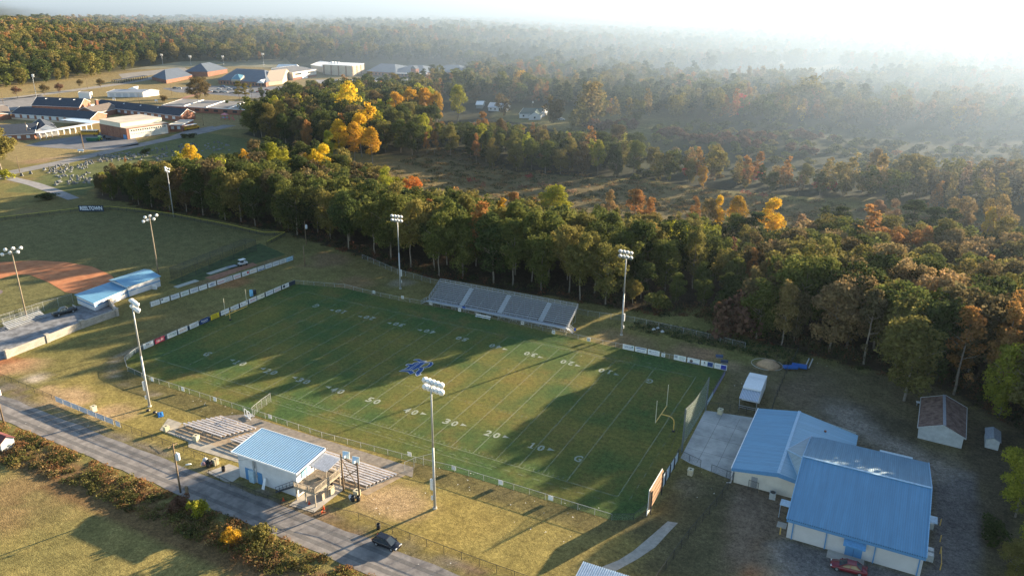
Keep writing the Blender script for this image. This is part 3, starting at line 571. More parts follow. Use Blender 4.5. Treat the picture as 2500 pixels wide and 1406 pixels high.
def zone_phrase(px, py, x, y):
    def pick(tab):
        for lim, ph in tab:
            if px < lim: return ph
    row = 'front' if y < 100 else 'middle' if y < 130 else 'back'
    if y < 215 and x < 104:
        return pick(((330, 'at the cemetery end of the wood'), (470, 'in wood behind the outfield fence'), (620, 'in wood between cemetery and outfield'), (760, 'in wood where outfield fence ends'), (850, 'in wood left of the grandstand floodlight'), (930, 'in wood just left of grandstand floodlight'), (1050, 'in wood behind grandstand left floodlight'), (1180, 'above the left end of grandstand'), (1300, 'above the middle of the grandstand'), (1430, 'above the right end of grandstand'), (1560, 'behind floodlight right of the grandstand'), (9999, 'just right of floodlight past the grandstand'))) + ', ' + row + ' row'
    if y < 240:
        return pick(((1700, 'in right wood nearest the last floodlight'), (1850, 'in right wood above far sideline signs'), (2000, 'in right wood above the sand heap'), (2150, 'in right wood above the blue sled'), (2300, 'in right wood above the tin shed'), (2420, 'in right wood beyond the tin shed'), (9999, 'in right wood at the photo edge')))
    return pick(((700, 'beside the brick school below the cars'), (800, 'in middle wood left of yellow stand'), (940, 'in yellow stand of the middle wood'), (1080, 'in middle wood below the tan gymnasium'), (1200, 'in middle wood left of white cottage'), (1330, 'in middle wood below the white cottage'), (1480, 'at middle wood front beyond the meadow'), (1700, 'beyond the meadow left of the scrub'), (1980, 'beyond the meadow in the hazy scrub'), (9999, 'beyond the meadow at hazy far right')))
ORD = ['first', 'second', 'third', 'fourth', 'fifth', 'sixth', 'seventh', 'eighth', 'ninth', 'tenth', 'eleventh', 'twelfth', 'thirteenth', 'fourteenth', 'fifteenth']
KNAME = {'oak': 'oak_tree', 'poplar': 'poplar_tree', 'sweetgum': 'sweetgum_tree', 'pine': 'pine_tree', 'shrub': 'shrub', 'round': 'ornamental_tree'}
KWORD = {'oak': 'broad tree', 'poplar': 'oval tree', 'sweetgum': 'pointed tree', 'pine': 'pine', 'shrub': 'shrub', 'round': 'small round tree'}
buckets = {}
for i in SINGLE:
    x, y, z, h, k, c, ws = TREES[i]; q = PROJ((x, y, z + h * .8)); buckets.setdefault((CNAME[c], KWORD[k], zone_phrase(q[0], q[1], x, y)), []).append((q[0], i))
for (cn, kw, zp), lst in buckets.items():
    lst.sort(); n = len(lst)
    for j, (qx, i) in enumerate(lst):
        x, y, z, h, k, c, ws = TREES[i]
        lab = '%s %s %s' % (cn, kw, zp)
        if n > 1: lab = '%s %s %s from left %s' % (ORD[j], cn, kw, zp)
        r = random.Random(i); sz = h / TREE_H[k]
        t_ = T(KNAME[k], lab, 'tree' if k != 'shrub' else 'shrub', (x, y, z), r.uniform(0, 6.28), 'trees standing in the woods around the field')
        t_.scale = (sz * ws, sz * ws, sz); cm, tm = PROTO[k][(4 + i % 2) if k == 'oak' and y < 92 and -40 < x < 95 and i % 3 else i % 4 if k == 'oak' else i % len(PROTO[k])]
        o = link('crown', cm, t_); cc = np.array(COL[c]) * (1 + (r.random() - .5) * .24); o.color = (*np.clip(cc * np.array((1 + (r.random() - .5) * .14, 1, 1)), 0, 1), 1)
        link('trunk', tm, t_)
# the rest of the woods: one mass, instanced from a point cloud
PTS = []
for i in MASS:
    x, y, z, h, k, c, ws = TREES[i]; PTS.append((x, y, z, h / TREE_H[k], ws, k, COL[c]))
def far_fill():
    r = np.random.default_rng(5); out = []; ring = [(232, 330, 9), (330, 520, 9), (520, 900, 9.5), (900, 1400, 11), (1400, 2000, 14), (2000, 2700, 21)]
    clear = [px_poly(p, None) for p in ([(-60, 620), (-60, 225), (270, 183), (410, 150), (640, 155), (760, 148), (900, 150), (1180, 168), (1130, 215), (900, 245), (690, 262), (530, 340), (330, 395), (190, 480), (100, 640)],
        [(1130, 300), (1215, 255), (1330, 262), (1400, 285), (1420, 310), (1280, 315)], [(1030, 445), (1060, 428), (1300, 432), (1480, 455), (1700, 480), (2100, 500), (2100, 520), (1800, 500), (1500, 500), (1200, 470)])]
    scrub = px_poly([(1330, 330), (1480, 310), (1800, 300), (2600, 320), (2600, 470), (2350, 470), (2000, 470), (1650, 440), (1480, 440)], None)
    fieldsfar = [px_poly(p, None) for p in FIELDS_FAR]
    plant = px_poly([(1480, 195), (1700, 170), (2000, 165), (2200, 190), (2000, 215), (1700, 205)], None)
    for r0, r1, sp in ring:
        n = int(math.radians(86) * (r1 ** 2 - r0 ** 2) / 2 / (sp * sp) * 1.45)
        rad = np.sqrt(r.uniform(r0 ** 2, r1 ** 2, n)); th = np.radians(r.uniform(-42, 44, n) - 27.233); x = CAM[0] + rad * np.sin(th); y = CAM[1] + rad * np.cos(th)
        keep = y > 60 
        for P in clear + fieldsfar: keep &= ~inpoly(x, y, P)
        for P in (WOOD_A, WOOD_B, WOOD_D): keep &= ~inpoly(x, y, P)
        keep &= ~((y < 262) & (x < 195)) & ~((x > 150) & (y < 90) & (x < 300)); keep &= ~((x < -150) & (y < 260))
        s_ = inpoly(x, y, scrub); keep &= ~(s_ & (r.random(n) > .85))
        x, y, rad, s_ = x[keep], y[keep], rad[keep], s_[keep]; z = gz(x, y); pl = inpoly(x, y, plant)
        nse = fbm(x, y, 70, 6); n2 = fbm(x, y, 230, 12); q = PROJ(np.stack([x, y, z + 10], 1)); u = r.random(len(x)); g = Grid2(sp)
        for i in range(len(x)):
            if rad[i] < 2000:
                if g.near(x[i], y[i], sp * .74): continue
                g.put(x[i], y[i])
            v = nse[i] * .6 + n2[i] * .4 + (u[i] - .5) * .26; sh = False
            if pl[i]: k, c, h = 'pine', 'PI', r.uniform(4, 6)
            elif s_[i]:
                k = 'shrub'; c = ['MG', 'OL', 'RU', 'DR', 'DG', 'TN'][int(r.choice(6, p=[.44, .22, .02, .02, .26, .04]))]; h = r.uniform(1.2, 3.2)
            else:
                h = r.uniform(13, 20)
                if v < .40: k, c = ('pine', 'PI') if u[i] < .5 else ('oak', 'DG')
                elif v < .56: k, c = 'oak', ('MG' if u[i] < .5 else 'OL')
                elif v < .72: k, c = ('oak', 'BR') if u[i] < .3 else ('oak', 'OL') if u[i] < .6 else ('sweetgum', 'TN') if u[i] < .87 else ('sweetgum', 'RU')
                else: k, c = ('poplar', 'YO') if u[i] < .2 else ('oak', 'TR') if u[i] < .5 else ('oak', 'OL') if u[i] < .75 else ('oak', 'RU') if u[i] < .9 else ('sweetgum', 'PK')
            scl = max(1.0, sp / 9.5) if rad[i] > 1200 else 1.0
            out.append((x[i], y[i], float(z[i]) - (0 if scl < 1.2 else 4 * (scl - 1)), h / TREE_H[k] * (1 if k == 'shrub' else 1), scl * r.uniform(.85, 1.2) * (2.3 if s_[i] else 1.22), k, COL[c]))
    return out
PTS += far_fill()
rt = random.Random(17)
for px, py, n_, sp_, c_ in ((1450, 312, 12, 9, 'DR'), (1520, 310, 14, 10, 'DR'), (1640, 332, 12, 9, 'DR'), (1790, 352, 30, 15, 'DR'), (1845, 340, 14, 10, 'DR'), (1700, 345, 8, 8, 'DR'), (1960, 372, 8, 8, 'DR'), (1690, 428, 5, 4, 'R'), (1830, 438, 6, 4, 'R'), (2020, 462, 5, 4, 'R'), (1990, 340, 12, 12, 'DR')):
    p = G(px, py)
    for _ in range(n_):
        x, y = p[0] + rt.uniform(-1, 1) * sp_, p[1] + rt.uniform(-1, 1) * sp_ * .6; PTS.append((x, y, float(gz(x, y)), rt.uniform(3, 5.5) / TREE_H['shrub'], rt.uniform(1, 1.4), 'shrub', COL[c_]))
for px, py, h, k, c, ws in [(1810, 222, 18, 'oak', 'R', 1), (1440, 217, 24, 'oak', 'TN', 1.5), (1270, 178, 20, 'oak', 'YO', 1.3), (1300, 182, 20, 'oak', 'YO', 1.2), (1255, 190, 20, 'oak', 'TN', 1.1), (1980, 200, 24, 'oak', 'OL', 1.7), (2020, 205, 20, 'oak', 'DG', 1.4), (1962, 252, 13, 'oak', 'Y', 1), (2340, 255, 18, 'oak', 'YO', 1), (2160, 254, 15, 'oak', 'PK', 1.1), (2200, 263, 14, 'oak', 'PK', 1), (2240, 235, 14, 'oak', 'YO', 1), (1735, 137, 20, 'oak', 'DG', 1.5), (1570, 190, 16, 'oak', 'YO', 1), (1250, 170, 16, 'pine', 'PI', 1), (1490, 125, 20, 'pine', 'DG', 1.6), (1905, 245, 16, 'oak', 'OL', 1.1), (2110, 225, 19, 'pine', 'DG', 1.7), (2080, 222, 17, 'oak', 'MG', 1.4), (1160, 205, 15, 'oak', 'BR', 1.1), (1230, 222, 18, 'oak', 'BR', 1.1), (1330, 195, 18, 'oak', 'TN', 1)]:
    zz = 0.
    for _ in range(8): p = G(px, py, zz + h); zz = float(gz(p[0], p[1]))
    PTS.append((p[0], p[1], zz, h / TREE_H[k], ws, k, COL[c]))
def forest_object(name, PTS, label):
    kinds = ['oak', 'poplar', 'sweetgum', 'pine', 'shrub']; protos = []
    for k in kinds:
        for sd in ((21, 22, 23) if k == 'oak' else (24, 25)):
            mb = bpy.data.objects.new(k + '_clump', crown_mesh(k, sd, LEAF_I, .22 if k != 'shrub' else .25)); protos.append((k, mb))
    n = len(PTS); me = bpy.data.meshes.new(name); me.vertices.add(n); P = np.array([p[:3] for p in PTS]); me.vertices.foreach_set('co', P.astype(np.float32).ravel())
    r = np.random.default_rng(2); ki = {k: [i for i, (kk, _) in enumerate(protos) if kk == k] for k in kinds}
    pick = np.array([r.choice(ki[p[5]]) for p in PTS], np.int32); sc_ = np.array([(p[3] * p[4], p[3] * p[4], p[3] * (1 if p[4] < 1.25 else p[4] ** .6)) for p in PTS], np.float32)
    tint = np.array([p[6] for p in PTS]) * (1 + (r.random((n, 1)) - .5) * .28) * (1 + (r.random((n, 3)) - .5) * .1)
    for nm, ty, key, dat in (('pick', 'INT', 'value', pick), ('size', 'FLOAT_VECTOR', 'vector', sc_.ravel()), ('turn', 'FLOAT', 'value', r.uniform(0, 6.28, n).astype(np.float32)), ('tint', 'FLOAT_COLOR', 'color', np.concatenate([np.clip(tint, 0, 1), np.ones((n, 1))], 1).astype(np.float32).ravel())):
        at = me.attributes.new(nm, ty, 'POINT'); at.data.foreach_set(key, dat)
    o = link(name, me); o['kind'] = 'stuff'; o['label'] = label
    ng = bpy.data.node_groups.new('scatter_crowns', 'GeometryNodeTree'); ng.interface.new_socket('Geometry', in_out='INPUT', socket_type='NodeSocketGeometry'); ng.interface.new_socket('Geometry', in_out='OUTPUT', socket_type='NodeSocketGeometry')
    a = ng.nodes.new('NodeGroupInput'); z = ng.nodes.new('NodeGroupOutput'); iop = ng.nodes.new('GeometryNodeInstanceOnPoints'); jn = ng.nodes.new('GeometryNodeJoinGeometry')
    for k, ob in reversed(protos):
        oi = ng.nodes.new('GeometryNodeObjectInfo'); oi.inputs['Object'].default_value = ob; oi.inputs['As Instance'].default_value = True; ng.links.new(oi.outputs['Geometry'], jn.inputs[0])
    def attr(nm, ty):
        x = ng.nodes.new('GeometryNodeInputNamedAttribute'); x.data_type = ty; x.inputs['Name'].default_value = nm; return [s for s in x.outputs if s.enabled and s.name == 'Attribute'][0]
    ng.links.new(a.outputs[0], iop.inputs['Points']); ng.links.new(jn.outputs[0], iop.inputs['Instance']); iop.inputs['Pick Instance'].default_value = True
    ng.links.new(attr('pick', 'INT'), iop.inputs['Instance Index']); ng.links.new(attr('size', 'FLOAT_VECTOR'), iop.inputs['Scale'])
    cx = ng.nodes.new('ShaderNodeCombineXYZ'); ng.links.new(attr('turn', 'FLOAT'), cx.inputs['Z']); ng.links.new(cx.outputs[0], iop.inputs['Rotation'])
    ng.links.new(iop.outputs[0], z.inputs[0]); md = o.modifiers.new('scatter', 'NODES'); md.node_group = ng
    print('forest points', n)
    return o
forest_object('forest', PTS, 'hazy autumn forest covering the country behind the field')
# ------------------------------------------------------------------ playing field
YD = .9144
def turf_mat():
    m, t = nt('field_turf'); out = N(t, 'ShaderNodeOutputMaterial'); b = N(t, 'ShaderNodeBsdfPrincipled', i={'Roughness': .95, 'Specular IOR Level': .08}); g = N(t, 'ShaderNodeNewGeometry')
    def noise(s, d=5., r=.65):
        n = N(t, 'ShaderNodeTexNoise', i={'Scale': s, 'Detail': d, 'Roughness': r}); L(t, g.outputs['Position'], n.inputs['Vector']); return n.outputs['Fac']
    def mrange(v, a, b_, c=0., d=1.):
        n = N(t, 'ShaderNodeMapRange', interpolation_type='SMOOTHSTEP', i={'From Min': a, 'From Max': b_, 'To Min': c, 'To Max': d}); L(t, v, n.inputs['Value']); return n.outputs[0]
    m1 = N(t, 'ShaderNodeMix', data_type='RGBA', i={'A': rgb((.052, .094, .029)), 'B': rgb((.105, .112, .03))}); L(t, mrange(noise(.055, 3.), .38, .62), m1.inputs['Factor'])
    m2 = N(t, 'ShaderNodeMix', data_type='RGBA', i={'B': rgb((.15, .105, .042))}); L(t, m1.outputs['Result'], m2.inputs['A']); L(t, mrange(noise(.11, 6., .75), .50, .72, 0, .6), m2.inputs['Factor'])
    # worn, yellower middle of the field; yellow also raised to brighten the sunlit wedge
    sx = N(t, 'ShaderNodeSeparateXYZ'); L(t, g.outputs['Position'], sx.inputs[0])
    a = N(t, 'ShaderNodeMath', operation='SUBTRACT', i={1: 24.4}); L(t, sx.outputs['Y'], a.inputs[0]); a2 = N(t, 'ShaderNodeMath', operation='ABSOLUTE'); L(t, a.outputs[0], a2.inputs[0])
    mid = mrange(a2.outputs[0], 9., 23., .55, 0.); m3 = N(t, 'ShaderNodeMix', data_type='RGBA', i={'B': rgb((.20, .16, .04))}); L(t, m2.outputs['Result'], m3.inputs['A'])
    mm = N(t, 'ShaderNodeMath', operation='MULTIPLY'); L(t, mid, mm.inputs[0]); L(t, mrange(noise(.045, 4.), .35, .65), mm.inputs[1]); L(t, mm.outputs[0], m3.inputs['Factor']); last = m3.outputs['Result']
    for s, lo_, hi_ in ((1.3, .72, 1.3), (6., .66, 1.36)):
        mx = N(t, 'ShaderNodeMix', data_type='RGBA', blend_type='MULTIPLY', i={'Factor': 1.}); L(t, last, mx.inputs['A']); L(t, mrange(noise(s, 4., .7), .3, .7, lo_, hi_), mx.inputs['B']); last = mx.outputs['Result']
    L(t, last, b.inputs['Base Color']); bp = N(t, 'ShaderNodeBump', i={'Strength': .8, 'Distance': .08}); L(t, noise(7., 5., .75), bp.inputs['Height']); L(t, bp.outputs[0], b.inputs['Normal']); L(t, b.outputs[0], out.inputs[0]); return m
sheet('football_field', FENCE, .02, turf_mat())
def paint_mat(name, c, keep=.8):
    """field paint worn through to the grass by noise"""
    m, t = nt(name); out = N(t, 'ShaderNodeOutputMaterial'); d = N(t, 'ShaderNodeBsdfPrincipled', i={'Base Color': rgb(c), 'Roughness': .9, 'Specular IOR Level': .1}); tr = N(t, 'ShaderNodeBsdfTransparent'); g = N(t, 'ShaderNodeNewGeometry')
    n = N(t, 'ShaderNodeTexNoise', i={'Scale': 5., 'Detail': 6., 'Roughness': .8}); L(t, g.outputs['Position'], n.inputs['Vector']); mr = N(t, 'ShaderNodeMapRange', i={'From Min': .30, 'From Max': .56, 'To Min': keep * .55, 'To Max': keep}); L(t, n.outputs['Fac'], mr.inputs['Value'])
    ms = N(t, 'ShaderNodeMixShader'); L(t, mr.outputs[0], ms.inputs['Fac']); L(t, tr.outputs[0], ms.inputs[1]); L(t, d.outputs[0], ms.inputs[2]); L(t, ms.outputs[0], out.inputs[0]); return m
LINE = paint_mat('field_paint', (.55, .58, .48), .23); NUMW = paint_mat('number_paint', (.60, .65, .57), .46)
BLUEP = paint_mat('blue_paint', (.02, .075, .24), .95); WHITEP = paint_mat('white_paint', (.62, .68, .72), .62)
FZ = .05
mb = MB()
def fl(x0, y0, x1, y1, w=.14):
    d = math.hypot(x1 - x0, y1 - y0); nx, ny = -(y1 - y0) / d * w / 2, (x1 - x0) / d * w / 2
    mb.poly([(x0 + nx, y0 + ny, FZ), (x1 + nx, y1 + ny, FZ), (x1 - nx, y1 - ny, FZ), (x0 - nx, y0 - ny, FZ)])
X1, Y1 = 120 * YD, 53.333 * YD
for y in (0, Y1): fl(0, y, X1, y, .17)
for x in (0, X1): fl(x, .1, x, Y1 - .1, .17)
for k in range(10, 111, 5): fl(k * YD, .15, k * YD, Y1 - .15, .14 if k % 10 else .17)
for k in range(11, 110):
    if k % 5:
        for y in (.35, 17.2 * YD, Y1 - 17.8 * YD, Y1 - .95): fl(k * YD, y, k * YD, y + .62, .13)
for k in range(10, 111, 5):
    for y in (17.78 * YD, Y1 - 17.78 * YD): fl(k * YD - .35, y, k * YD + .35, y, .16)
for k in range(-1, 122, 3):
    fl(k * YD, -1.9, (k + 1.5) * YD, -1.9, .12); 
    if k > 2: fl(k * YD, Y1 + 1.9, (k + 1.5) * YD, Y1 + 1.9, .12)
for y in range(0, 54, 4): fl(X1 + 2.0, y * YD, X1 + 2.0, (y + 1.6) * YD, .12)
fl(20 * YD, -2.8, 96 * YD, -2.8, .10); fl(30 * YD, Y1 + 3.0, 96 * YD, Y1 + 3.0, .10)
for k in (13, 107): fl(k * YD, Y1 / 2 - .5, k * YD, Y1 / 2 + .5, .16)
struct('yard_lines', mb, LINE)
mb = MB()
def numeral(s, x, y, flip):
    e = (-1, 0, 0) if flip else (1, 0, 0); u = (0, -1, 0) if flip else (0, 1, 0); q = -1 if flip else 1
    if len(s) == 1: put_text(mb, s, (x - .95 * q * (1 if s != 'G' else 1), y, FZ + .005), e, u, h=2.1, w=1.45, bold=.03)
    else:
        for k, ch in ((-1, s[0]), (1, s[1])):
          if ch == '1':
            for a0, b0, a1, b1 in ((-.17, -.97, .17, .97), (-.48, -.97, -.18, -.66), (.18, -.97, .48, -.66), (-.42, .52, -.18, .80)):
                P_ = [(a0, b0), (a1, b0), (a1, b1), (a0, b1)]; mb.poly([(x + q * k * .9 + e[0] * a, y + u[1] * b, FZ + .005) for a, b in P_])
          else: put_text(mb, ch, (x + q * k * .9, y, FZ + .005), e, u, h=1.95, w=1.25, bold=.035)
for k in range(10, 111, 10):
    v = min(k - 10, 110 - k); s = 'G' if v == 0 else str(v)
    for y, fpf in ((7.4, False), (42.2, True)):
        numeral(s, k * YD, y, fpf)
        if 0 < v < 50:
            d = -1 if k < 60 else 1; xx = k * YD + d * 2.15; yy = y + (.35 if not fpf else -.35)
            mb.poly([(xx, yy - .48, FZ + .005), (xx + d * 1.35, yy, FZ + .005), (xx, yy + .48, FZ + .005)][::d])
struct('field_numbers', mb, NUMW)
# the school letter in the middle of the field
K = 120 / 2410
def lp(P): return [tuple(G(960 + a * K, 860 + b * K, 0)[:2]) for a, b in P]
flour = lp([(985, 400), (1060, 365), (1130, 345), (1280, 345), (1440, 425), (1660, 430), (1560, 462), (1400, 470), (1250, 472), (1180, 412), (1080, 395)])
body = lp([(410, 858), (520, 845), (640, 780), (790, 690), (720, 655), (610, 662), (640, 605), (730, 570), (930, 590), (1030, 520), (1200, 498), (1500, 470), (1700, 492), (1920, 485), (1950, 580), (1900, 650), (1760, 735), (1600, 765), (1480, 775), (1490, 830), (1440, 920), (1330, 1020), (1315, 1080), (1400, 1098), (1310, 1118), (1180, 1172), (1130, 1160), (1090, 1060), (1130, 970), (1270, 850), (1250, 795), (1190, 790), (1130, 830), (1020, 872), (870, 872), (780, 835)])
foot = lp([(280, 937), (430, 890), (750, 883), (930, 903), (1060, 1015), (960, 1045), (820, 1078), (720, 980), (600, 950)])
hole = lp([(1285, 745), (1420, 640), (1560, 540), (1770, 520), (1780, 580), (1650, 690), (1450, 745)])
str1 = lp([(790, 820), (980, 690), (1200, 545)]); str2 = lp([(880, 842), (1080, 700), (1310, 522)])
lg = MB()
def flat(mbx, P, z):
    A = sum(P[i][0] * P[(i + 1) % len(P)][1] - P[(i + 1) % len(P)][0] * P[i][1] for i in range(len(P))); mbx.poly([(p[0], p[1], z) for p in (P if A > 0 else P[::-1])])
for P in (flour, body, foot): flat(lg, P, FZ + .012)
lgo = struct('midfield_letter', lg, BLUEP)
ol = MB()
def ribbon(mbx, P, z, w, close=True):
    Q = P + [P[0]] if close else P
    for (a, b), (c, d) in zip(Q[:-1], Q[1:]):
        l = math.hypot(c - a, d - b); nx, ny = -(d - b) / l * w / 2, (c - a) / l * w / 2
        mbx.poly([(a + nx, b + ny, z), (a - nx, b - ny, z), (c - nx, d - ny, z), (c + nx, d + ny, z)])
for P in (flour, body, foot, hole): ribbon(ol, P, FZ + .03, .17)
for P in (str1, str2): ribbon(ol, P, FZ + .03, .14, False)
o_ = ol.build('letter_outline', WHITEP, lgo)
hm = MB(); flat(hm, hole, FZ + .02); hm.build('letter_counter', MATS.get('x') or mat('worn_turf', (.13, .13, .045), .95, var=.25, scale=2.0), lgo)
# ------------------------------------------------------------------ floodlights
STEEL = mat('galvanised_steel', (.40, .41, .42), .55, .3, var=.12, scale=1.5); LAMPW = mat('lamp_shell', (.78, .78, .76), .35, 0, var=.05); LENS = mat('lamp_glass', (.30, .32, .36), .1, 0, var=.05, spec=.8); CONC = mat('pale_concrete_base', (.5, .47, .42), .9)
ALU = mat('aluminium', (.46, .49, .54), .42, .55, var=.12, scale=2.0); WHITE = mat('white_paint_metal', (.72, .72, .70), .5, var=.06); DARK = mat('dark_metal', (.035, .037, .042), .5, .2); WOODP = mat('utility_pole_wood', (.19, .135, .085), .9, var=.25, scale=2.5)
def dome(mb, c, d, r, depth=.75):
    d = Vector(d).normalized(); c = Vector(c); u = Vector((0, 0, 1)); a = d.cross(u).normalized(); b = a.cross(d).normalized(); rings = []
    for q, s in ((0, 1.0), (.12, 1.0), (.4, .93), (.7, .68), (.92, .34), (1.0, .1)):
        rings.append([c - d * q * r * 2 * depth + (a * math.cos(2 * PI * i / 12) + b * math.sin(2 * PI * i / 12)) * r * s for i in range(12)])
    mb.loft(rings)
def lens(mb, c, d, r):
    d = Vector(d).normalized(); c = Vector(c); a = d.cross(Vector((0, 0, 1))).normalized(); b = a.cross(d).normalized()
    mb.poly([c + d * .02 + (a * math.cos(-2 * PI * i / 12) + b * math.sin(-2 * PI * i / 12)) * r * .9 for i in range(12)])
def floodlight(label, loc, H, face, rows, wide, r=.44, box=True, group='floodlights', base=.24, name='floodlight_mast'):
    t_ = T(name, label, 'floodlight', loc, 0, group); f = Vector((*face, 0)).normalized(); s = Vector((-f.y, f.x, 0))
    mb = MB(); mb.tube((0, 0, 0), (0, 0, H * .5), base, base * .72, 10); mb.tube((0, 0, H * .5), (0, 0, H), base * .72, base * .45, 10); mb.build('pole', STEEL, t_, True)
    mb = MB(); mb.tube((0, 0, -.2), (0, 0, .25), base * 1.5, base * 1.5, 12); mb.build('footing', CONC, t_)
    down = Vector((f.x, f.y, -.55)).normalized()
    for k, n in enumerate(rows):
        z = H - .25 - k * 1.15; mb = MB(); mb.bar(s * (-wide / 2) + Vector((0, 0, z)) + f * .12, s * (wide / 2) + Vector((0, 0, z)) + f * .12, .11); mb.build('crossarm', STEEL, t_)
        for j in range(n):
            p = s * (-wide / 2 + wide * (j + .5) / n) + Vector((0, 0, z - .1)) + f * .62; mb = MB(); dome(mb, p, down, r); o = mb.build('lamp', LAMPW, t_, True); m2 = MB(); lens(m2, p, down, r); m2.build('lens', LENS, o)
    if box:
        for z, h, w_ in ((4.6, 1.9, .42), (2.1, .7, .3)):
            mb = MB(); mb.box(-f.x * .34 + s.x * .2, -f.y * .34 + s.y * .2, z, w_, w_ * .8, h); mb.build('control_box', WHITE, t_)
    return t_
floodlight('near floodlight pole in the yellow grass, its ten lamps above the right-hand yard numbers', (85.0, -16.6, 0), 22.4, (.12, 1), (5, 5), 3.9, .5)
floodlight('floodlight pole in the sunny grass left of the low bleachers', (17.3, -15.4, 0), 22.2, (.35, 1), (5, 5), 3.9, .48)
floodlight('floodlight pole across the field, just left of the tall grandstand', (22.0, 63.6, 0), 21.3, (.1, -1), (4, 4), 3.7, .46)
floodlight('floodlight pole across the field, right of the tall grandstand', (87.8, 62.6, 0), 21.5, (-.1, -1), (4, 4), 3.7, .46)
def ballpark_light(label, loc, H, face, n=6):
    t_ = T('ballpark_light', label, 'floodlight', loc, 0, 'floodlights of the baseball field'); f = Vector((*face, 0)).normalized(); s = Vector((-f.y, f.x, 0))
    mb = MB(); mb.tube((0, 0, 0), (0, 0, H), .22, .1, 8); mb.build('pole', STEEL if n > 6 else mat('warm_wood_pole', (.30, .24, .17), .85, var=.2), t_, True)
    for k in range(n):
        a = -1 + 2 * k / (n - 1); p = s * a * 2.1 + f * (.7 - abs(a) * .7) + Vector((0, 0, H - .2 - (k % 2) * 1.0)); d = (f + s * a * .8 + Vector((0, 0, -.5)))
        mb = MB(); mb.bar((0, 0, H - .5 - (k % 2) * .5), p - Vector((0, 0, .05)), .09); mb.build('bracket', STEEL, t_)
        mb = MB(); dome(mb, p, d, .42); o = mb.build('lamp', LAMPW, t_, True); m2 = MB(); lens(m2, p, d, .42); m2.build('lens', LENS, o)
ballpark_light('baseball floodlight behind the small aluminium bleacher', (-48.2, 1.0, 0), 18.4, (-.9, .5))
ballpark_light('baseball floodlight rising beside the blue-roofed dugout building', (-45.3, 38.3, 0), 18.2, (-1, .2))
ballpark_light('baseball floodlight with a big lamp cluster at the wood edge', (-95.9, 86.5, 0), 18.3, (-.4, -1), 9)
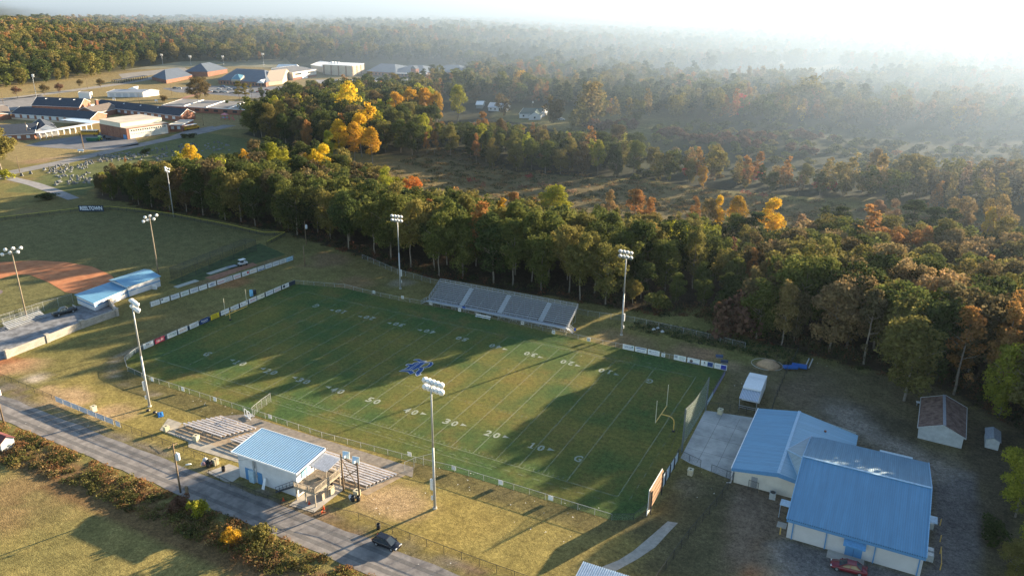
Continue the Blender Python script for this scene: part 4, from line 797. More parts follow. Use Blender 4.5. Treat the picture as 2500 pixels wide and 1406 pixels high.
# ------------------------------------------------------------------ grandstand
def grandstand():
    t_ = T('grandstand', 'long aluminium visitor grandstand with three pale aisles below the wood', 'grandstand', (35.0, 57.2, 0), math.radians(.7)); Lx = 40.4; NR = 10
    DECK = mat('footboard_dark_grey', (.17, .18, .20), .6, .4); AIS = mat('aisle_tread', (.56, .60, .64), .5, .3, var=.08)  # footboards and risers darker grey than the seats
    ais = [(9.3, 10.6), (20.5, 21.8), (32.1, 33.4)]; secs = [(0.2, 9.25), (10.65, 20.45), (21.85, 32.05), (33.45, Lx - .2)]
    mb = MB(); mb.box(Lx / 2, .55, .93, Lx, 1.15, .08); mb.box(Lx / 2, -.02, .86, Lx, .06, .3); mb.build('front_walkway', ALU, t_)
    for i in range(NR):
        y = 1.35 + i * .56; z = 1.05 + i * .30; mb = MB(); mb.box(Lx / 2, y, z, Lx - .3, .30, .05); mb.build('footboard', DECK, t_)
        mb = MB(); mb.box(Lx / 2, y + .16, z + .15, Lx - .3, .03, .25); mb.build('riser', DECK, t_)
        for a, b in secs:
            mb = MB(); mb.box((a + b) / 2, y + .32, z + .44, b - a, .26, .05); mb.build('seat', ALU, t_)
    for a, b in ais:
        o = None
        for i in range(NR):
            y = 1.35 + i * .56; z = 1.05 + i * .30; mb = MB(); mb.box((a + b) / 2, y + .05, z + .1, b - a, .42, .06); mb.box((a + b) / 2, y + .3, z + .25, b - a, .34, .05); mb.build('aisle_step', AIS, t_)
    ytop = 1.35 + NR * .56 + .1; ztop = 1.05 + NR * .30
    def rail(nm, p, q, n, h=1.05, m=ALU, mesh=True):
        mb = MB(); p = Vector(p); q = Vector(q); up = Vector((0, 0, 1))
        mb.bar(p + up * h, q + up * h, .07); mb.bar(p + up * h * .5, q + up * h * .5, .05)
        for k in range(n + 1): a = p.lerp(q, k / n); mb.bar(a, a + up * h, .06)
        o = mb.build(nm, m, t_)
        if mesh: m2 = MB(); m2.poly([p, q, q + up * h, p + up * h]); m2.build('mesh_infill', mesh_wire('grandstand_mesh', (.4, .42, .44), .3, .10), o)
    rail('back_rail', (0, ytop, ztop - .15), (Lx, ytop, ztop - .15), 25, 1.15)
    for x in (0, Lx): rail('side_rail', (x, 1.3, 1.0), (x, ytop, ztop - .15), 5, 1.1)
    for x0, x1 in ((.3, 8.8), (11.2, 20.2), (22.4, 31.8)): rail('front_rail', (x0, .98, .95), (x1, .98, .95), 5, .62, mesh=False)
    FR = mat('galvanised_frame', (.42, .43, .42), .6, .3)
    for x in [0.6 + k * (Lx - 1.2) / 11 for k in range(12)]:
        mb = MB(); 
        for y, z in ((.1, .85), (1.5, 1.0), (3.2, 1.95), (5.0, 2.9), (ytop, ztop - .2)): mb.bar((x, y, 0), (x, y, z), .07)
        mb.bar((x, .1, .8), (x, ytop, ztop - .25), .07); mb.bar((x, .1, .15), (x, ytop, .15), .05); mb.bar((x, 1.5, .15), (x, 5.0, 2.6), .05); mb.build('support_frame', FR, t_)
    for x in [0.8 + k * 3.45 for k in range(12)]:
        mb = MB(); mb.bar((x, .06, .08), (x + 1.7, .06, .8), .05); mb.bar((x + 1.7, .06, .08), (x, .06, .8), .05); mb.bar((x + 1.7, .06, 0), (x + 1.7, .06, .85), .06); mb.bar((x, .06, 0), (x, .06, .85), .06); mb.build('cross_brace', FR, t_)
    for sgn, x in ((-1, 0), (1, Lx)):
        mb = MB()
        for k in range(5): mb.box(x + sgn * (.18 + k * .3), .55, .78 - k * .17, .28, 1.1, .05)
        o = mb.build('stairs', ALU, t_); m2 = MB()
        for y in (.02, 1.08):
            m2.bar((x, y, 1.9), (x + sgn * 1.55, y, 1.0), .06); m2.bar((x + sgn * 1.55, y, 0), (x + sgn * 1.55, y, 1.0), .06); m2.bar((x, y, 1.45), (x + sgn * 1.55, y, .55), .05); m2.bar((x, y, .9), (x, y, 1.9), .06)
        m2.build('stair_rail', ALU, o)
    mb = MB(); mb.box(11.35, .12, 1.02, .9, .06, .75); mb.build('blue_banner', mat('royal_blue_vinyl', (.02, .08, .36), .5), t_)
    mb = MB(); mb.box(Lx + 1.75, 1.05, .75, .5, .08, .7, .3); mb.build('blue_panel', MATS['royal_blue_vinyl'], t_)
grandstand()
def players_bench(px, py, label):
    p = G(px, py, 0); t_ = T('players_bench', label, 'bench', (p[0], p[1], 0), math.radians(1)); BW = mat('white_bench', (.74, .75, .76), .5)
    mb = MB(); mb.box(0, .1, .45, 4.3, .32, .06); mb.build('seat', BW, t_); mb = MB(); mb.box(0, .42, .82, 4.3, .05, .26); mb.build('backrest', BW, t_)
    for x in (-1.9, 0, 1.9): mb = MB(); mb.bar((x, .05, 0), (x, .05, .44), .06); mb.bar((x, .40, 0), (x, .42, .9), .06); mb.build('leg', STEEL, t_)
players_bench(1178, 779, 'white team bench on the grass below the grandstand')
# ------------------------------------------------------------------ low home bleachers on the bank
SEATP = mat('weathered_bleacher_plank', (.46, .44, .45), .6, .15, var=.2, scale=1.2)
def home_bleacher(label, f0, f1, n0, n1, rows):
    t_ = T('low_bleacher', label, 'bleacher', (0, 0, 0), 0, 'low bleachers on the home side'); 
    for i in range(rows):
        u = i / (rows - 1); x0 = f0[0] + (n0[0] - f0[0]) * u; x1 = f1[0] + (n1[0] - f1[0]) * u; y = f0[1] + (n0[1] - f0[1]) * u; z = .34 + .05 * i
        mb = MB(); mb.box((x0 + x1) / 2, y, z, x1 - x0, .36, .06); mb.box(x0 + .02, y, z - .02, .05, .38, .09); mb.box(x1 - .02, y, z - .02, .05, .38, .09); mb.build('seat_plank', SEATP, t_)
    k = int((f1[0] - f0[0]) / 2.2)
    for j in range(k + 1):
        v = (j + .08) / (k + .16); mb = MB()
        for i in range(rows):
            u = i / (rows - 1); x = (f0[0] + (n0[0] - f0[0]) * u) * (1 - v) + (f1[0] + (n1[0] - f1[0]) * u) * v; mb.box(x, f0[1] + (n0[1] - f0[1]) * u, .15 + .025 * i, .09, .2, .30 + .05 * i)
        xa = f0[0] * (1 - v) + f1[0] * v; xb = n0[0] * (1 - v) + n1[0] * v; mb.bar((xa, f0[1], .08), (xb, n0[1], .08), .14, .1); mb.build('plank_supports', CONC, t_)
home_bleacher('low metal bleacher rows left of the blue-roofed press box', (32.8, -12.0), (42.2, -12.1), (29.4, -17.6), (39.4, -17.6), 9)
home_bleacher('low metal bleacher rows running past the blue-roofed press box', (43.6, -12.1), (74.4, -12.3), (41.6, -17.5), (72.4, -17.8), 9)
PAD = mat('tan_packed_ground', (.31, .225, .145), .95, var=.22, scale=.7, c2=(.37, .29, .2)); CONCRETE = mat('worn_concrete', (.40, .37, .33), .9, var=.18, scale=.5, c2=(.47, .44, .39)); PATHC = mat('sidewalk_concrete', (.33, .30, .25), .9, var=.2, scale=.8)
sheet('bleacher_ground', [(29, -19.8), (28.4, -17.8), (32.4, -11.2), (75.6, -11.2), (73.4, -18.9), (69, -18.9), (69, -20.5), (45, -21)], .022, PAD)
sheet('fence_walkway', [(36, -8.9), (75.5, -8.6), (77, -11.15), (33, -11.15)], .024, mat('gravel_walkway', (.24, .205, .165), .95, var=.25, scale=1.2))
sheet('home_walkway', [(24.3, -16.9), (28.2, -16.9), (29.6, -19.9), (50.6, -19.7), (50.6, -21.6), (36, -22.3), (34.5, -21.0), (26.5, -20.6)], .030, PATHC)
sheet('gate_slab', [(46.6, -22.8), (51, -22.8), (51.2, -26.4), (50.2, -27), (45.2, -26.4)], .034, CONCRETE)
sheet('sidewalk', px_poly([(1655, 1276), (1630, 1272), (1590, 1307), (1545, 1345), (1510, 1367), (1462, 1386), (1420, 1395), (1500, 1395), (1555, 1365), (1600, 1335), (1630, 1302)]), .03, mat('grey_sidewalk', (.30, .29, .26), .9, var=.2, scale=.9))
sheet('patio', [(115.6, 16.2), (115.2, 35.3), (125.3, 37.0), (125.6, 13.6), (117.5, 15.3)], .03, mat('patio_concrete', (.36, .37, .36), .85, var=.22, scale=.28, c2=(.46, .46, .44), bump=.1))
mb = MB()
for x in (118.6, 122.0): mb.box(x, 25.5, .036, .06, 19, .008)
for y in (20, 25.5, 31): mb.box(120.4, y, .037, 9.2, .06, .008)
struct('patio_joints', mb, mat('slab_joint', (.16, .16, .155), .95))
# ------------------------------------------------------------------ chain-link fences
LINK = mesh_wire('chain_link', (.24, .26, .25), .15, .11); LINKD = mesh_wire('dark_chain_link', (.05, .05, .05), .22, .11); LINKB = mesh_wire('blue_screen', (.05, .09, .13), .55, .06)
def fence(label, pts, h=1.2, step=3.0, post=None, wire=None, name='chain_link_fence', r=.03, rail=True, rail_m=None, mid=False):
    post = post or STEEL; wire = wire or LINK; t_ = T(name, label, 'fence', (0, 0, 0), 0)
    pm = MB(); pm.tube((0, 0, -.05), (0, 0, h + .04), r * 1.25, r * 1.25, 6); pme = pm.mesh('post', post); rl = MB(); ms = MB(); first = True
    for (x0, y0), (x1, y1) in zip(pts[:-1], pts[1:]):
        d = math.hypot(x1 - x0, y1 - y0); n = max(1, round(d / step)); z0, z1 = float(gz(x0, y0)), float(gz(x1, y1))
        for k in range(n + 1):
            if k == 0 and not first: continue
            u = k / n; x, y = x0 + (x1 - x0) * u, y0 + (y1 - y0) * u; o = link('post', pme, t_); o.location = (x, y, z0 + (z1 - z0) * u)
        first = False; rl.bar((x0, y0, z0 + h), (x1, y1, z1 + h), r * 1.5)
        if mid: rl.bar((x0, y0, z0 + h * .5), (x1, y1, z1 + h * .5), r * 1.2)
        ms.poly([(x0, y0, z0 + .03), (x1, y1, z1 + .03), (x1, y1, z1 + h), (x0, y0, z0 + h)])
    if rail: rl.build('top_rail', rail_m or post, t_)
    ms.build('wire_mesh', wire, t_); return t_
fence('chain-link fence along the home sideline above the road side', FENCE[3:9] , 1.15, 3.0)
fence('chain-link fence along the far sideline below the grandstand', [FENCE[11], FENCE[12], FENCE[13], FENCE[14], FENCE[15], FENCE[16], FENCE[17], FENCE[18]], 1.15, 3.2)
fence('chain-link fence round the left end zone carrying the sponsor signs', [FENCE[18], FENCE[19], FENCE[0], FENCE[1], FENCE[2], FENCE[3]], 1.15, 3.0, wire=LINKB)
fence('chain-link fence behind the right goal post', [FENCE[8], FENCE[9], FENCE[10], FENCE[11]], 1.2, 3.0, post=DARK)
fence('wire gate wing at the top of the left bleachers', [(38.0, -8.6), (37.3, -5.4), (37.0, -2.6)], 1.9, 1.6)
fence('wire gate wing at the right end of the low bleachers', [(74.9, -10.4), (75.6, -8.6), (77.6, -5.8)], 1.9, 1.7)
fence('dark chain-link fence between the road and the sunny home bank', [(-30, -21.5), (-8, -22.6), (4, -23.1), (20, -23.7), (34, -23.9), (45.2, -24.3)], 1.3, 2.9, DARK, LINKD)
fence('low dark fence in front of the press box along the road', [(46.2, -26.9), (52, -27.6), (63, -27.6), (69.5, -27.3)], 1.1, 3.0, DARK, LINKD)
fence('dark chain-link fence beside the parked black car', [(72.2, -25.4), (76.2, -24.7), (86, -25.0), (98, -25.1), (112, -24.9), (126, -24.6)], 1.4, 2.9, DARK, LINKD)
fence('dark chain-link fence running down from the field house corner', [(125.5, 13.4), (124.6, 5), (122.8, -5), (121.5, -16), (121, -24.6)], 1.7, 2.9, DARK, LINKD)
fence('black patio fence at the near edge of the concrete patio', [(115.1, 16.4), (119.5, 14.9)], 1.5, 2.2, DARK, LINKD)
fence('black patio fence panel joining the field house corner', [(121.5, 14.4), (127.0, 13.2)], 1.5, 2.4, DARK, LINKD)
fence('dark gate panel on the field house wall', [(128.2, 12.0), (129.8, 11.8)], 2.0, 1.6, DARK, LINKD)
fence('black fence at the far edge of the concrete patio', [(115.2, 36.0), (117.4, 36.8), (119.6, 37.2)], 1.5, 2.2, DARK, LINKD)
fence('black fence panel in front of the white trailer', [(121.2, 37.2), (124.2, 37.4)], 1.7, 2.0, DARK, LINKD)
fence('dark chain-link fence running from the field house past the white trailer', [(127.2, 37.0), (126.8, 45), (126.8, 60), (127.4, 72)], 1.6, 3.0, DARK, LINKD)
fence('chain-link fence at the wood edge behind the grandstand', [(-4, 80), (14, 73.5), (30, 71), (76, 70), (88, 71.5), (104, 70.5), (116, 69)], 1.5, 3.2)
fence('low ramp handrail on the home walkway', [(31.2, -20.9), (35.2, -21.9)], .95, 1.0, DARK, mesh_wire('open_rail', (.05, .05, .05), .04, .3))
# ------------------------------------------------------------------ signs on the fences
SIGNW = mat('sign_white', (.74, .75, .74), .5, var=.04, scale=.6); INK = mat('sign_ink_black', (.03, .03, .035), .5); INKB = mat('sign_ink_blue', (.04, .09, .28), .5); INKR = mat('sign_ink_red', (.50, .04, .06), .5); SCREEN = mat('navy_fence_screen', (.025, .04, .065), .8)
FACES = {'white': SIGNW, 'red': mat('sign_red', (.45, .035, .07), .5), 'navy': mat('sign_navy', (.02, .06, .20), .5), 'yellow': mat('sign_yellow', (.75, .58, .03), .5), 'cream': mat('sign_cream', (.76, .72, .60), .5), 'pale blue': mat('sign_pale_blue', (.45, .66, .82), .5)}
GREENI = mat('sign_ink_green', (.03, .16, .08), .5); ORI = mat('sign_ink_orange', (.6, .25, .05), .5)
def bars(mb, org, ex, w, h, seed, rows=3, x0=-.42, x1=.42, z0=-.3, z1=.3):
    """lines of print too small to read in the photograph"""
    r = random.Random(seed); ex = Vector(ex)
    for k in range(rows):
        z = z1 + (z0 - z1) * (k + .5) / rows; hh = h * (z1 - z0) / rows * r.uniform(.22, .5); x = x0 + r.uniform(0, .08)
        while x < x1 - .05:
            l = r.uniform(.03, .16); l = min(l, x1 - x); p = Vector(org) + ex * (x * w); q = Vector(org) + ex * ((x + l) * w)
            mb.add([p + Vector((0, 0, z * h - hh / 2)), q + Vector((0, 0, z * h - hh / 2)), q + Vector((0, 0, z * h + hh / 2)), p + Vector((0, 0, z * h + hh / 2))], [(0, 1, 2, 3)]); x += l + .025
def sign(loc, rz, w, h, face, label, words=(), seed=0, rows=3, ink=INK, group=None, extra=None, z=.78, area=(-.42, .42, -.32, .32), name='sponsor_sign', cat='sign'):
    """a board facing local -y"""
    t_ = T(name, label, cat, (loc[0], loc[1], float(gz(loc[0], loc[1]))), rz, group)
    mb = MB(); mb.box(0, 0, z, w, .03, h); mb.build('panel', FACES.get(face, face), t_)
    mb = MB(); e = (1, 0, 0); u = (0, 0, 1)
    for s, cx, cz, hh, ww in words: put_text(mb, s, (cx * w, -.022, z + cz * h), e, u, h=hh * h, w=ww * w if ww else None, bold=.015)
    if rows: bars(mb, (0, -.022, z), e, w, h, seed, rows, area[0], area[1], area[2], area[3])
    if mb.v: mb.build('lettering', ink, t_)
    if extra:
        for nm, m, P in extra:
            mb = MB(); mb.poly([(a * w, -.026, z + b * h) for a, b in P]); mb.build(nm, m, t_)
    return t_
def disc(cx, cz, r, asp=2.0, n=12): return [(cx + r / asp * math.cos(2 * PI * k / n), cz + r * math.sin(2 * PI * k / n)) for k in range(n)]
def rect(a, b, c, d): return [(a, b), (c, b), (c, d), (a, d)]
END = [((372, 845), 'white', 'white end-zone fence sign with large black A&O lettering, nearest the road', dict(words=[('A&O', 0, .16, .38, .5)], rows=2, area=(-.4, .4, -.4, -.08))),
       ((400, 833), 'red', 'red sign on the left end-zone fence', dict(rows=4, ink=SIGNW)),
       ((428, 819.5), 'white', 'white end-zone fence sign with green heading, right of the red sign', dict(rows=3, ink=GREENI)),
       ((453.6, 808), 'white', 'white end-zone fence sign with faint orange print', dict(rows=3, ink=ORI)),
       ((480.5, 796), 'white', 'white end-zone fence sign left of the navy sign', dict(rows=3, extra=[('emblem', INK, disc(.36, .30, .10))])),
       ((505.7, 784.7), 'navy', 'navy sign with white script on the end-zone fence', dict(words=[('Encore', -.02, .08, .34, .72)], rows=1, area=(-.3, .3, -.38, -.16), ink=SIGNW)),
       ((530, 773.6), 'yellow', 'yellow sign on the end-zone fence behind the goal post', dict(words=[('WECM', -.06, .2, .28, .6)], rows=2, area=(-.4, .4, -.42, -.02))),
       ((554, 763), 'white', 'white end-zone fence sign with a thin cross, beside the yellow sign', dict(rows=2, area=(-.2, .42, -.1, .2), extra=[('cross', INK, rect(-.33, -.32, -.315, .34)), ('cross', INK, rect(-.42, .10, -.2, .14))])),
       ((578, 753), 'white', 'white end-zone fence sign with a dark corner flash', dict(rows=2, extra=[('emblem', INK, [(-.46, -.3), (-.3, -.44), (-.46, -.44)])])),
       ((600, 743), 'white', 'white end-zone fence sign with two dark figures', dict(rows=1, area=(-.4, .3, -.3, -.05), extra=[('figure', INK, rect(-.42, .06, -.22, .18)), ('figure', INK, [(.2, .3), (.42, .38), (.42, -.05), (.34, .2)])])),
       ((622, 734), 'white', 'white end-zone fence sign right below the light-blue box', dict(rows=2, ink=INKR)),
       ((641.6, 725.5), 'cream', 'sunlit cream sign on the end-zone fence', dict(rows=1, area=(.0, .4, -.2, .2))),
       ((664, 716.6), 'white', 'third white sign from the far end of the end-zone fence', dict(rows=3, ink=INKB)),
       ((684, 708.5), 'white', 'second white sign from the far end of the end-zone fence', dict(rows=3, ink=INKR)),
       ((704, 700), 'white', 'white sign with a round dark emblem at the far end of the end-zone fence', dict(rows=2, area=(0, .42, -.2, .3), extra=[('emblem', INK, disc(-.22, 0, .34)), ('emblem_highlight', INKB, disc(-.2, .02, .2))]))]
for k, ((px, py), face, lab, kw) in enumerate(END):
    y = G(px, py, .7)[1]; x = -6.3; sign((x, y), PI / 2, 2.7, 1.25, face, lab, seed=k, group='sponsor signs on the left end-zone fence', **kw)
mb = MB(); mb.box(-6.44, 27.5, .62, .02, 50, 1.1); tag(mb.build('fence_screen', SCREEN), 'dark screen hung on the end-zone fence behind the sponsor signs', 'fence screen')
BBS = [(386.6, 742, {}), (410, 733.8, dict(rows=1, area=(-.1, .4, -.3, .0), extra=[('emblem', INK, rect(-.44, .1, -.24, .36))])), (433.7, 725.6, dict(ink=INKB)), (456.2, 717.6, dict(ink=GREENI)), (478.4, 710, dict(ink=INKB)), (499.7, 702.8, dict(rows=2, area=(-.2, .42, -.1, .2), extra=[('cross', INK, rect(-.31, -.36, -.29, .3)), ('cross', INK, rect(-.42, .06, -.15, .1))])),
       (520.6, 695.2, dict(words=[('AMBT', 0, .08, .42, .7)], rows=1, area=(-.3, .3, -.42, -.24), ink=INKB)), (541, 687.7, dict(ink=INKR)), (559.4, 681.5, dict(words=[('BURTON', 0, .22, .3, .8), ('& LANGLEY', 0, -.22, .3, .8)], rows=0)), (578.9, 674.7, dict(ink=INKR)), (598.6, 667.5, dict(rows=2, area=(-.4, .1, -.3, .1), extra=[('red_block', INKR, rect(.18, -.2, .44, .34))])), (616.3, 661.3, dict(rows=3, ink=ORI)), (635, 655, dict(rows=1, area=(-.4, .4, .1, .3), extra=[('dark_skyline', INKB, [(-.46, -.4), (.46, -.4), (.46, -.1), (.2, -.22), (-.2, -.14), (-.46, -.26)])])), (653, 648.8, dict(ink=INKB)), (671.5, 643.3, dict(ink=INKB)), (687.9, 637.6, dict(words=[('HUDSON', 0, .2, .26, .7)], rows=2, area=(-.4, .4, -.4, 0))), (704.2, 632.2, dict(face='pale blue'))]
BBL = ['leftmost white sign on the baseball fence, nearest the stone wall', 'baseball fence sign with a small dark square, second from the stone wall end', 'white baseball fence sign with pale blue print, third from the stone wall end', 'baseball fence sign with green print, fourth from the stone wall end', 'white baseball fence sign just left of the cross sign', 'white baseball fence sign with a thin cross', 'baseball fence sign with big blue slanting letters', 'white baseball fence sign with red print left of the bold two-line sign', 'baseball fence sign with two bold lines of black letters', 'red-printed baseball fence sign right of the bold two-line sign', 'baseball fence sign with a red block', 'orange-printed baseball fence sign right of the red-block sign', 'baseball fence sign with a dark blue skyline along the bottom', 'fourth white sign from the far end of the baseball fence', 'third white sign from the far end of the baseball fence', 'second sign from the far end of the baseball fence, dark heading', 'pale blue sign at the far end of the baseball fence']
bf0, bf1 = np.array((-27.2, 20.8)), np.array((-21.9, 69))
for k, (px, py, kw) in enumerate(BBS):
    y = G(px, py, .75)[1]; u = (y - bf0[1]) / (bf1[1] - bf0[1]); x = bf0[0] + u * (bf1[0] - bf0[0]) + .06; kw = dict(kw); face = kw.pop('face', 'white')
    sign((x, y), math.atan2(bf1[1] - bf0[1], bf1[0] - bf0[0]), 2.5, 1.3, face, BBL[k], seed=50 + k, group='sponsor signs on the baseball fence', **kw)
fence('chain-link fence carrying the baseball sponsor signs', [tuple(bf0), tuple(bf1)], 1.5, 3.0, wire=LINKB)
FARS = [(1532.5, 849.6, 'far sideline sign with a round green emblem at its corner, first past the grandstand', dict(ink=INKB, extra=[('emblem', GREENI, disc(.34, .22, .13))])), (1563, 856, 'far sideline sign with a bold navy heading', dict(rows=2, area=(-.4, .4, -.4, .0), ink=INKB, extra=[('heading', INKB, rect(-.42, .2, .42, .38))])), (1594.4, 862.5, 'far sideline sign left of the small G marker', dict(rows=2, ink=INKB, extra=[('emblem', INK, [(-.38, .02), (-.24, .02), (-.31, .3)])])),
        (1658, 876.5, 'far sideline sign with green and grey blocks, right of the G marker', dict(rows=3, area=(-.12, .42, -.3, .38), ink=GREENI, extra=[('photo_block', mat('sign_grey', (.35, .38, .42), .6), rect(-.44, -.1, -.2, .4))])), (1691, 884, 'far sideline sign with a brown round emblem', dict(rows=1, area=(-.45, .45, .28, .4), extra=[('emblem', mat('sign_brown', (.16, .12, .10), .6), disc(-.18, -.08, .28)), ('strip', INKB, rect(-.44, -.46, .42, -.34))])), (1724.6, 891, 'far sideline sign half white and half navy', dict(rows=1, area=(-.4, -.05, -.3, -.05), extra=[('navy_half', FACES['navy'], rect(.02, -.42, .46, .42)), ('emblem', INK, disc(-.22, .15, .14))])), (1757, 898.5, 'far sideline sign with a royal blue half, last by the right corner', dict(rows=3, area=(-.42, -.05, -.3, .3), ink=INKB, extra=[('blue_half', mat('sign_royal', (.03, .05, .36), .5), rect(.02, -.44, .46, .38))]))]
for k, (px, py, lab, kw) in enumerate(FARS):
    p = G(px, py, .8); sign((p[0], 54.95), 0, 2.75, 1.25, 'white', lab, seed=80 + k, group='sponsor signs on the far sideline fence', **kw)
for x, s in ((20, '10'), (30, '20'), (40, '30'), (50, '40'), (70, '40'), (80, '30'), (90, '20'), (110, 'G')):
    yy = 57.0 if 45 > x > 25 else (56.5 if x < 72 else 55.0)
    side = 'left' if x < 60 else 'right'
    sign((x * YD, yy - .15), 0, .85, .85, 'white', 'small white %s marker on the far sideline fence%s' % (s, '' if s in ('10', 'G') else ', %s of midfield' % side), [(s, 0, 0, .6, None)], rows=0, ink=INK, group='yard markers on the sideline fences', z=.72, name='yard_marker', cat='marker')
for x, s in ((10, 'outside the left goal line'), (20, 'left end, second from the goal line'), (30, 'third from the left'), (46, 'behind the press box roof'), (80, 'right of the wire gate wing'), (90, 'first right of the near floodlight pole'), (100, 'second right of the near floodlight pole'), (110, 'third right of the near floodlight pole')):
    y = -8.1 if x < 55 else -6.4
    sign((x * YD, y), PI, .85, .85, 'white', 'blank white marker on the near fence, ' + s, [('G' if x in (10, 110) else str(min(x - 10, 110 - x)), 0, 0, .6, None)], rows=0, group='yard markers on the sideline fences', z=.75, name='yard_marker', cat='marker')
# goal posts, net, score board
YEL = mat('goal_post_yellow', (.62, .40, .10), .45)
def goal_post(label, x, y, dirx):
    t_ = T('goal_post', label, 'goal post', (x, y, 0), 0, 'goal posts'); mb = MB(); P = [Vector((dirx * 2.6, 0, 0)), Vector((dirx * 2.6, 0, 1.9)), Vector((dirx * 2.45, 0, 2.5)), Vector((dirx * 2.0, 0, 2.92)), Vector((dirx * 1.4, 0, 3.05)), Vector((0, 0, 3.05))]
    for a, b in zip(P[:-1], P[1:]): mb.tube(a, b, .1, .1, 10)
    mb.build('gooseneck', YEL, t_, True); mb = MB(); mb.tube((0, -3.55, 3.05), (0, 3.55, 3.05), .09, .09, 8); mb.build('crossbar', YEL, t_)
    for s in (-1, 1): mb = MB(); mb.tube((0, s * 3.55, 3.0), (0, s * 3.55, 7.6), .06, .05, 8); mb.build('upright', mat('upright_pale', (.55, .52, .40), .5), t_)
    mb = MB(); mb.tube((dirx * 2.6, 0, 0), (dirx * 2.6, 0, .35), .3, .26, 10); mb.build('post_pad', DARK, t_)
goal_post('yellow goal post at the right end in front of the net', 109.3, 24.4, 1); goal_post('yellow goal post at the left end in front of the sponsor signs', .2, 24.4, -1)
def net():
    t_ = T('ball_net', 'tall grey ball net on poles behind the right goal post', 'net', (115.25, 0, 0)); h0 = HT(1662, 1103, 1671, 996) ; h1 = HT(1714, 1003, 1716, 920)
    for y, h in ((18.0, h0), (18.6, h0 * .95), (35.0, h1), (35.6, h1 * .97)): mb = MB(); mb.tube((0, y, 0), (0, y, h), .11, .09, 8); mb.build('pole', mat('net_pole', (.13, .15, .15), .6), t_)
    mb = MB(); n = 10
    top = [(0, 18.0 + 17 * k / n, h0 + (h1 - h0) * k / n - .9 * math.sin(PI * k / n)) for k in range(n + 1)]
    for k in range(n): mb.poly([(0, top[k][1], 1.2), (0, top[k + 1][1], 1.2), top[k + 1], top[k]])
    mb.build('netting', mesh_wire('net_mesh', (.30, .36, .34), .42, .14), t_); mb = MB()
    for a, b in zip(top[:-1], top[1:]): mb.bar(a, b, .05)
    mb.bar((-.05, 18, h0 * .96), (-1.8, 16.2, 0), .04); mb.build('net_cable', DARK, t_)
net()
def scoreboard():
    t_ = T('scoreboard', 'tall scoreboard with brown back at the right end-zone corner', 'scoreboard', (115.7, 0, 0))
    mb = MB(); mb.box(0, 1.0, 2.75, .22, 6.6, 3.5); mb.build('cabinet', mat('scoreboard_back', (.33, .21, .13), .7, var=.2, scale=1.5), t_)
    mb = MB(); mb.box(-.16, 1.0, 2.75, .08, 6.9, 3.8); mb.build('face_frame', WHITE, t_)
    for y in (-1.9, 3.9): mb = MB(); mb.bar((.2, y, 0), (.2, y, 4.3), .16); mb.build('leg', DARK, t_)
    mb = MB(); mb.box(-.2, -1.6, .7, .06, 2.2, 1.3); mb.build('lower_panel', WHITE, t_)
    for z in (1.8, 2.75, 3.7): mb = MB(); mb.bar((.16, -2.2, z), (.16, 4.2, z), .08); mb.build('back_rail', mat('back_rail_brown', (.22, .13, .08), .8), t_)
scoreboard()
for k in range(4):
    y = 5.8 + k * 2.55; t_ = T('end_zone_banner', '%s pale banner back on the right end-zone fence, counting from the scoreboard' % ORD[k], 'banner', (115.5, y, 0), 0, 'banners on the right end-zone fence')
    mb = MB(); mb.box(0, 0, 1.35 - .06 * k, .05, 2.2, 2.3 - .2 * k); mb.build('panel', mat('pale_blue_banner', (.42, .50, .56), .7), t_)
    for s in (-1.1, 1.1): mb = MB(); mb.bar((.09, s, 0), (.09, s, 2.8 - .22 * k), .1); mb.build('post', DARK, t_)
for k in range(3):
    mb = MB(); mb.box(0, 0, .62, .04, 5.0, 1.0); o = mb.build('fence_banner', mat('lilac_screen', (.22, .22, .34), .7) if k else MATS['pale_blue_banner']); o.location = (115.05, (39.5, 44.9, 50.3)[k], 0); tag(o, '%s long mauve screen on the fence left of the white trailer' % ('near', 'middle', 'far')[k], 'banner', 'long screens on the right fence')
for k in range(8):
    x = -.6 + k * 2.62; y = -22.95 - .036 * x; t_ = T('roadside_banner', '%s white banner from the left on the roadside fence' % ORD[k], 'banner', (x + 1.2, y - .06, 0), math.atan(-.036), 'white banners on the roadside fence')
    mb = MB(); mb.box(0, 0, .78, 2.46 if k < 7 else 1.3, .03, 1.15); mb.build('panel', mat('banner_grey_white', (.52, .55, .62), .7, var=.12, scale=1.5), t_)
    mb = MB(); 
    for q in range(-2, 3): mb.box(q * .45, -.02, .78, .03, .012, 1.1)
    mb.build('fold_lines', mat('banner_crease', (.36, .39, .46), .8), t_)
# ------------------------------------------------------------------ near buildings
BLUE_ROOF = ribbed('blue_metal_roof', (.08, .24, .43), 'X', .46, .38, .0, .55); BLUE_ROOF_Y = ribbed('blue_metal_roof_cross', (.13, .31, .48), 'Y', .46, .52, .0, .5)
BLUE_TRIM = mat('blue_trim', (.10, .25, .46), .5, var=.08); WHITE_WALL = mat('white_block_wall', (.60, .60, .62), .85, var=.1, scale=.6, bump=.15, scale2=8); CREAM = mat('cream_siding', (.60, .57, .50), .8, var=.08, scale=.5); TRIMW = mat('white_trim', (.76, .77, .78), .5, var=.05); DOORB = mat('blue_door', (.09, .24, .46), .5, var=.06); GLASS = mat('dark_window_glass', (.03, .04, .05), .08, 0, var=.1, spec=.8); ALUR = ribbed('corrugated_aluminium', (.42, .45, .50), 'X', .28, .35, .5, .7); ROOF_PAN = None
DECKW = mat('grey_deck_wood', (.26, .215, .165), .85, var=.3, scale=2.5); RAILW = mat('pale_rail_wood', (.36, .31, .24), .85, var=.2, scale=2.0)
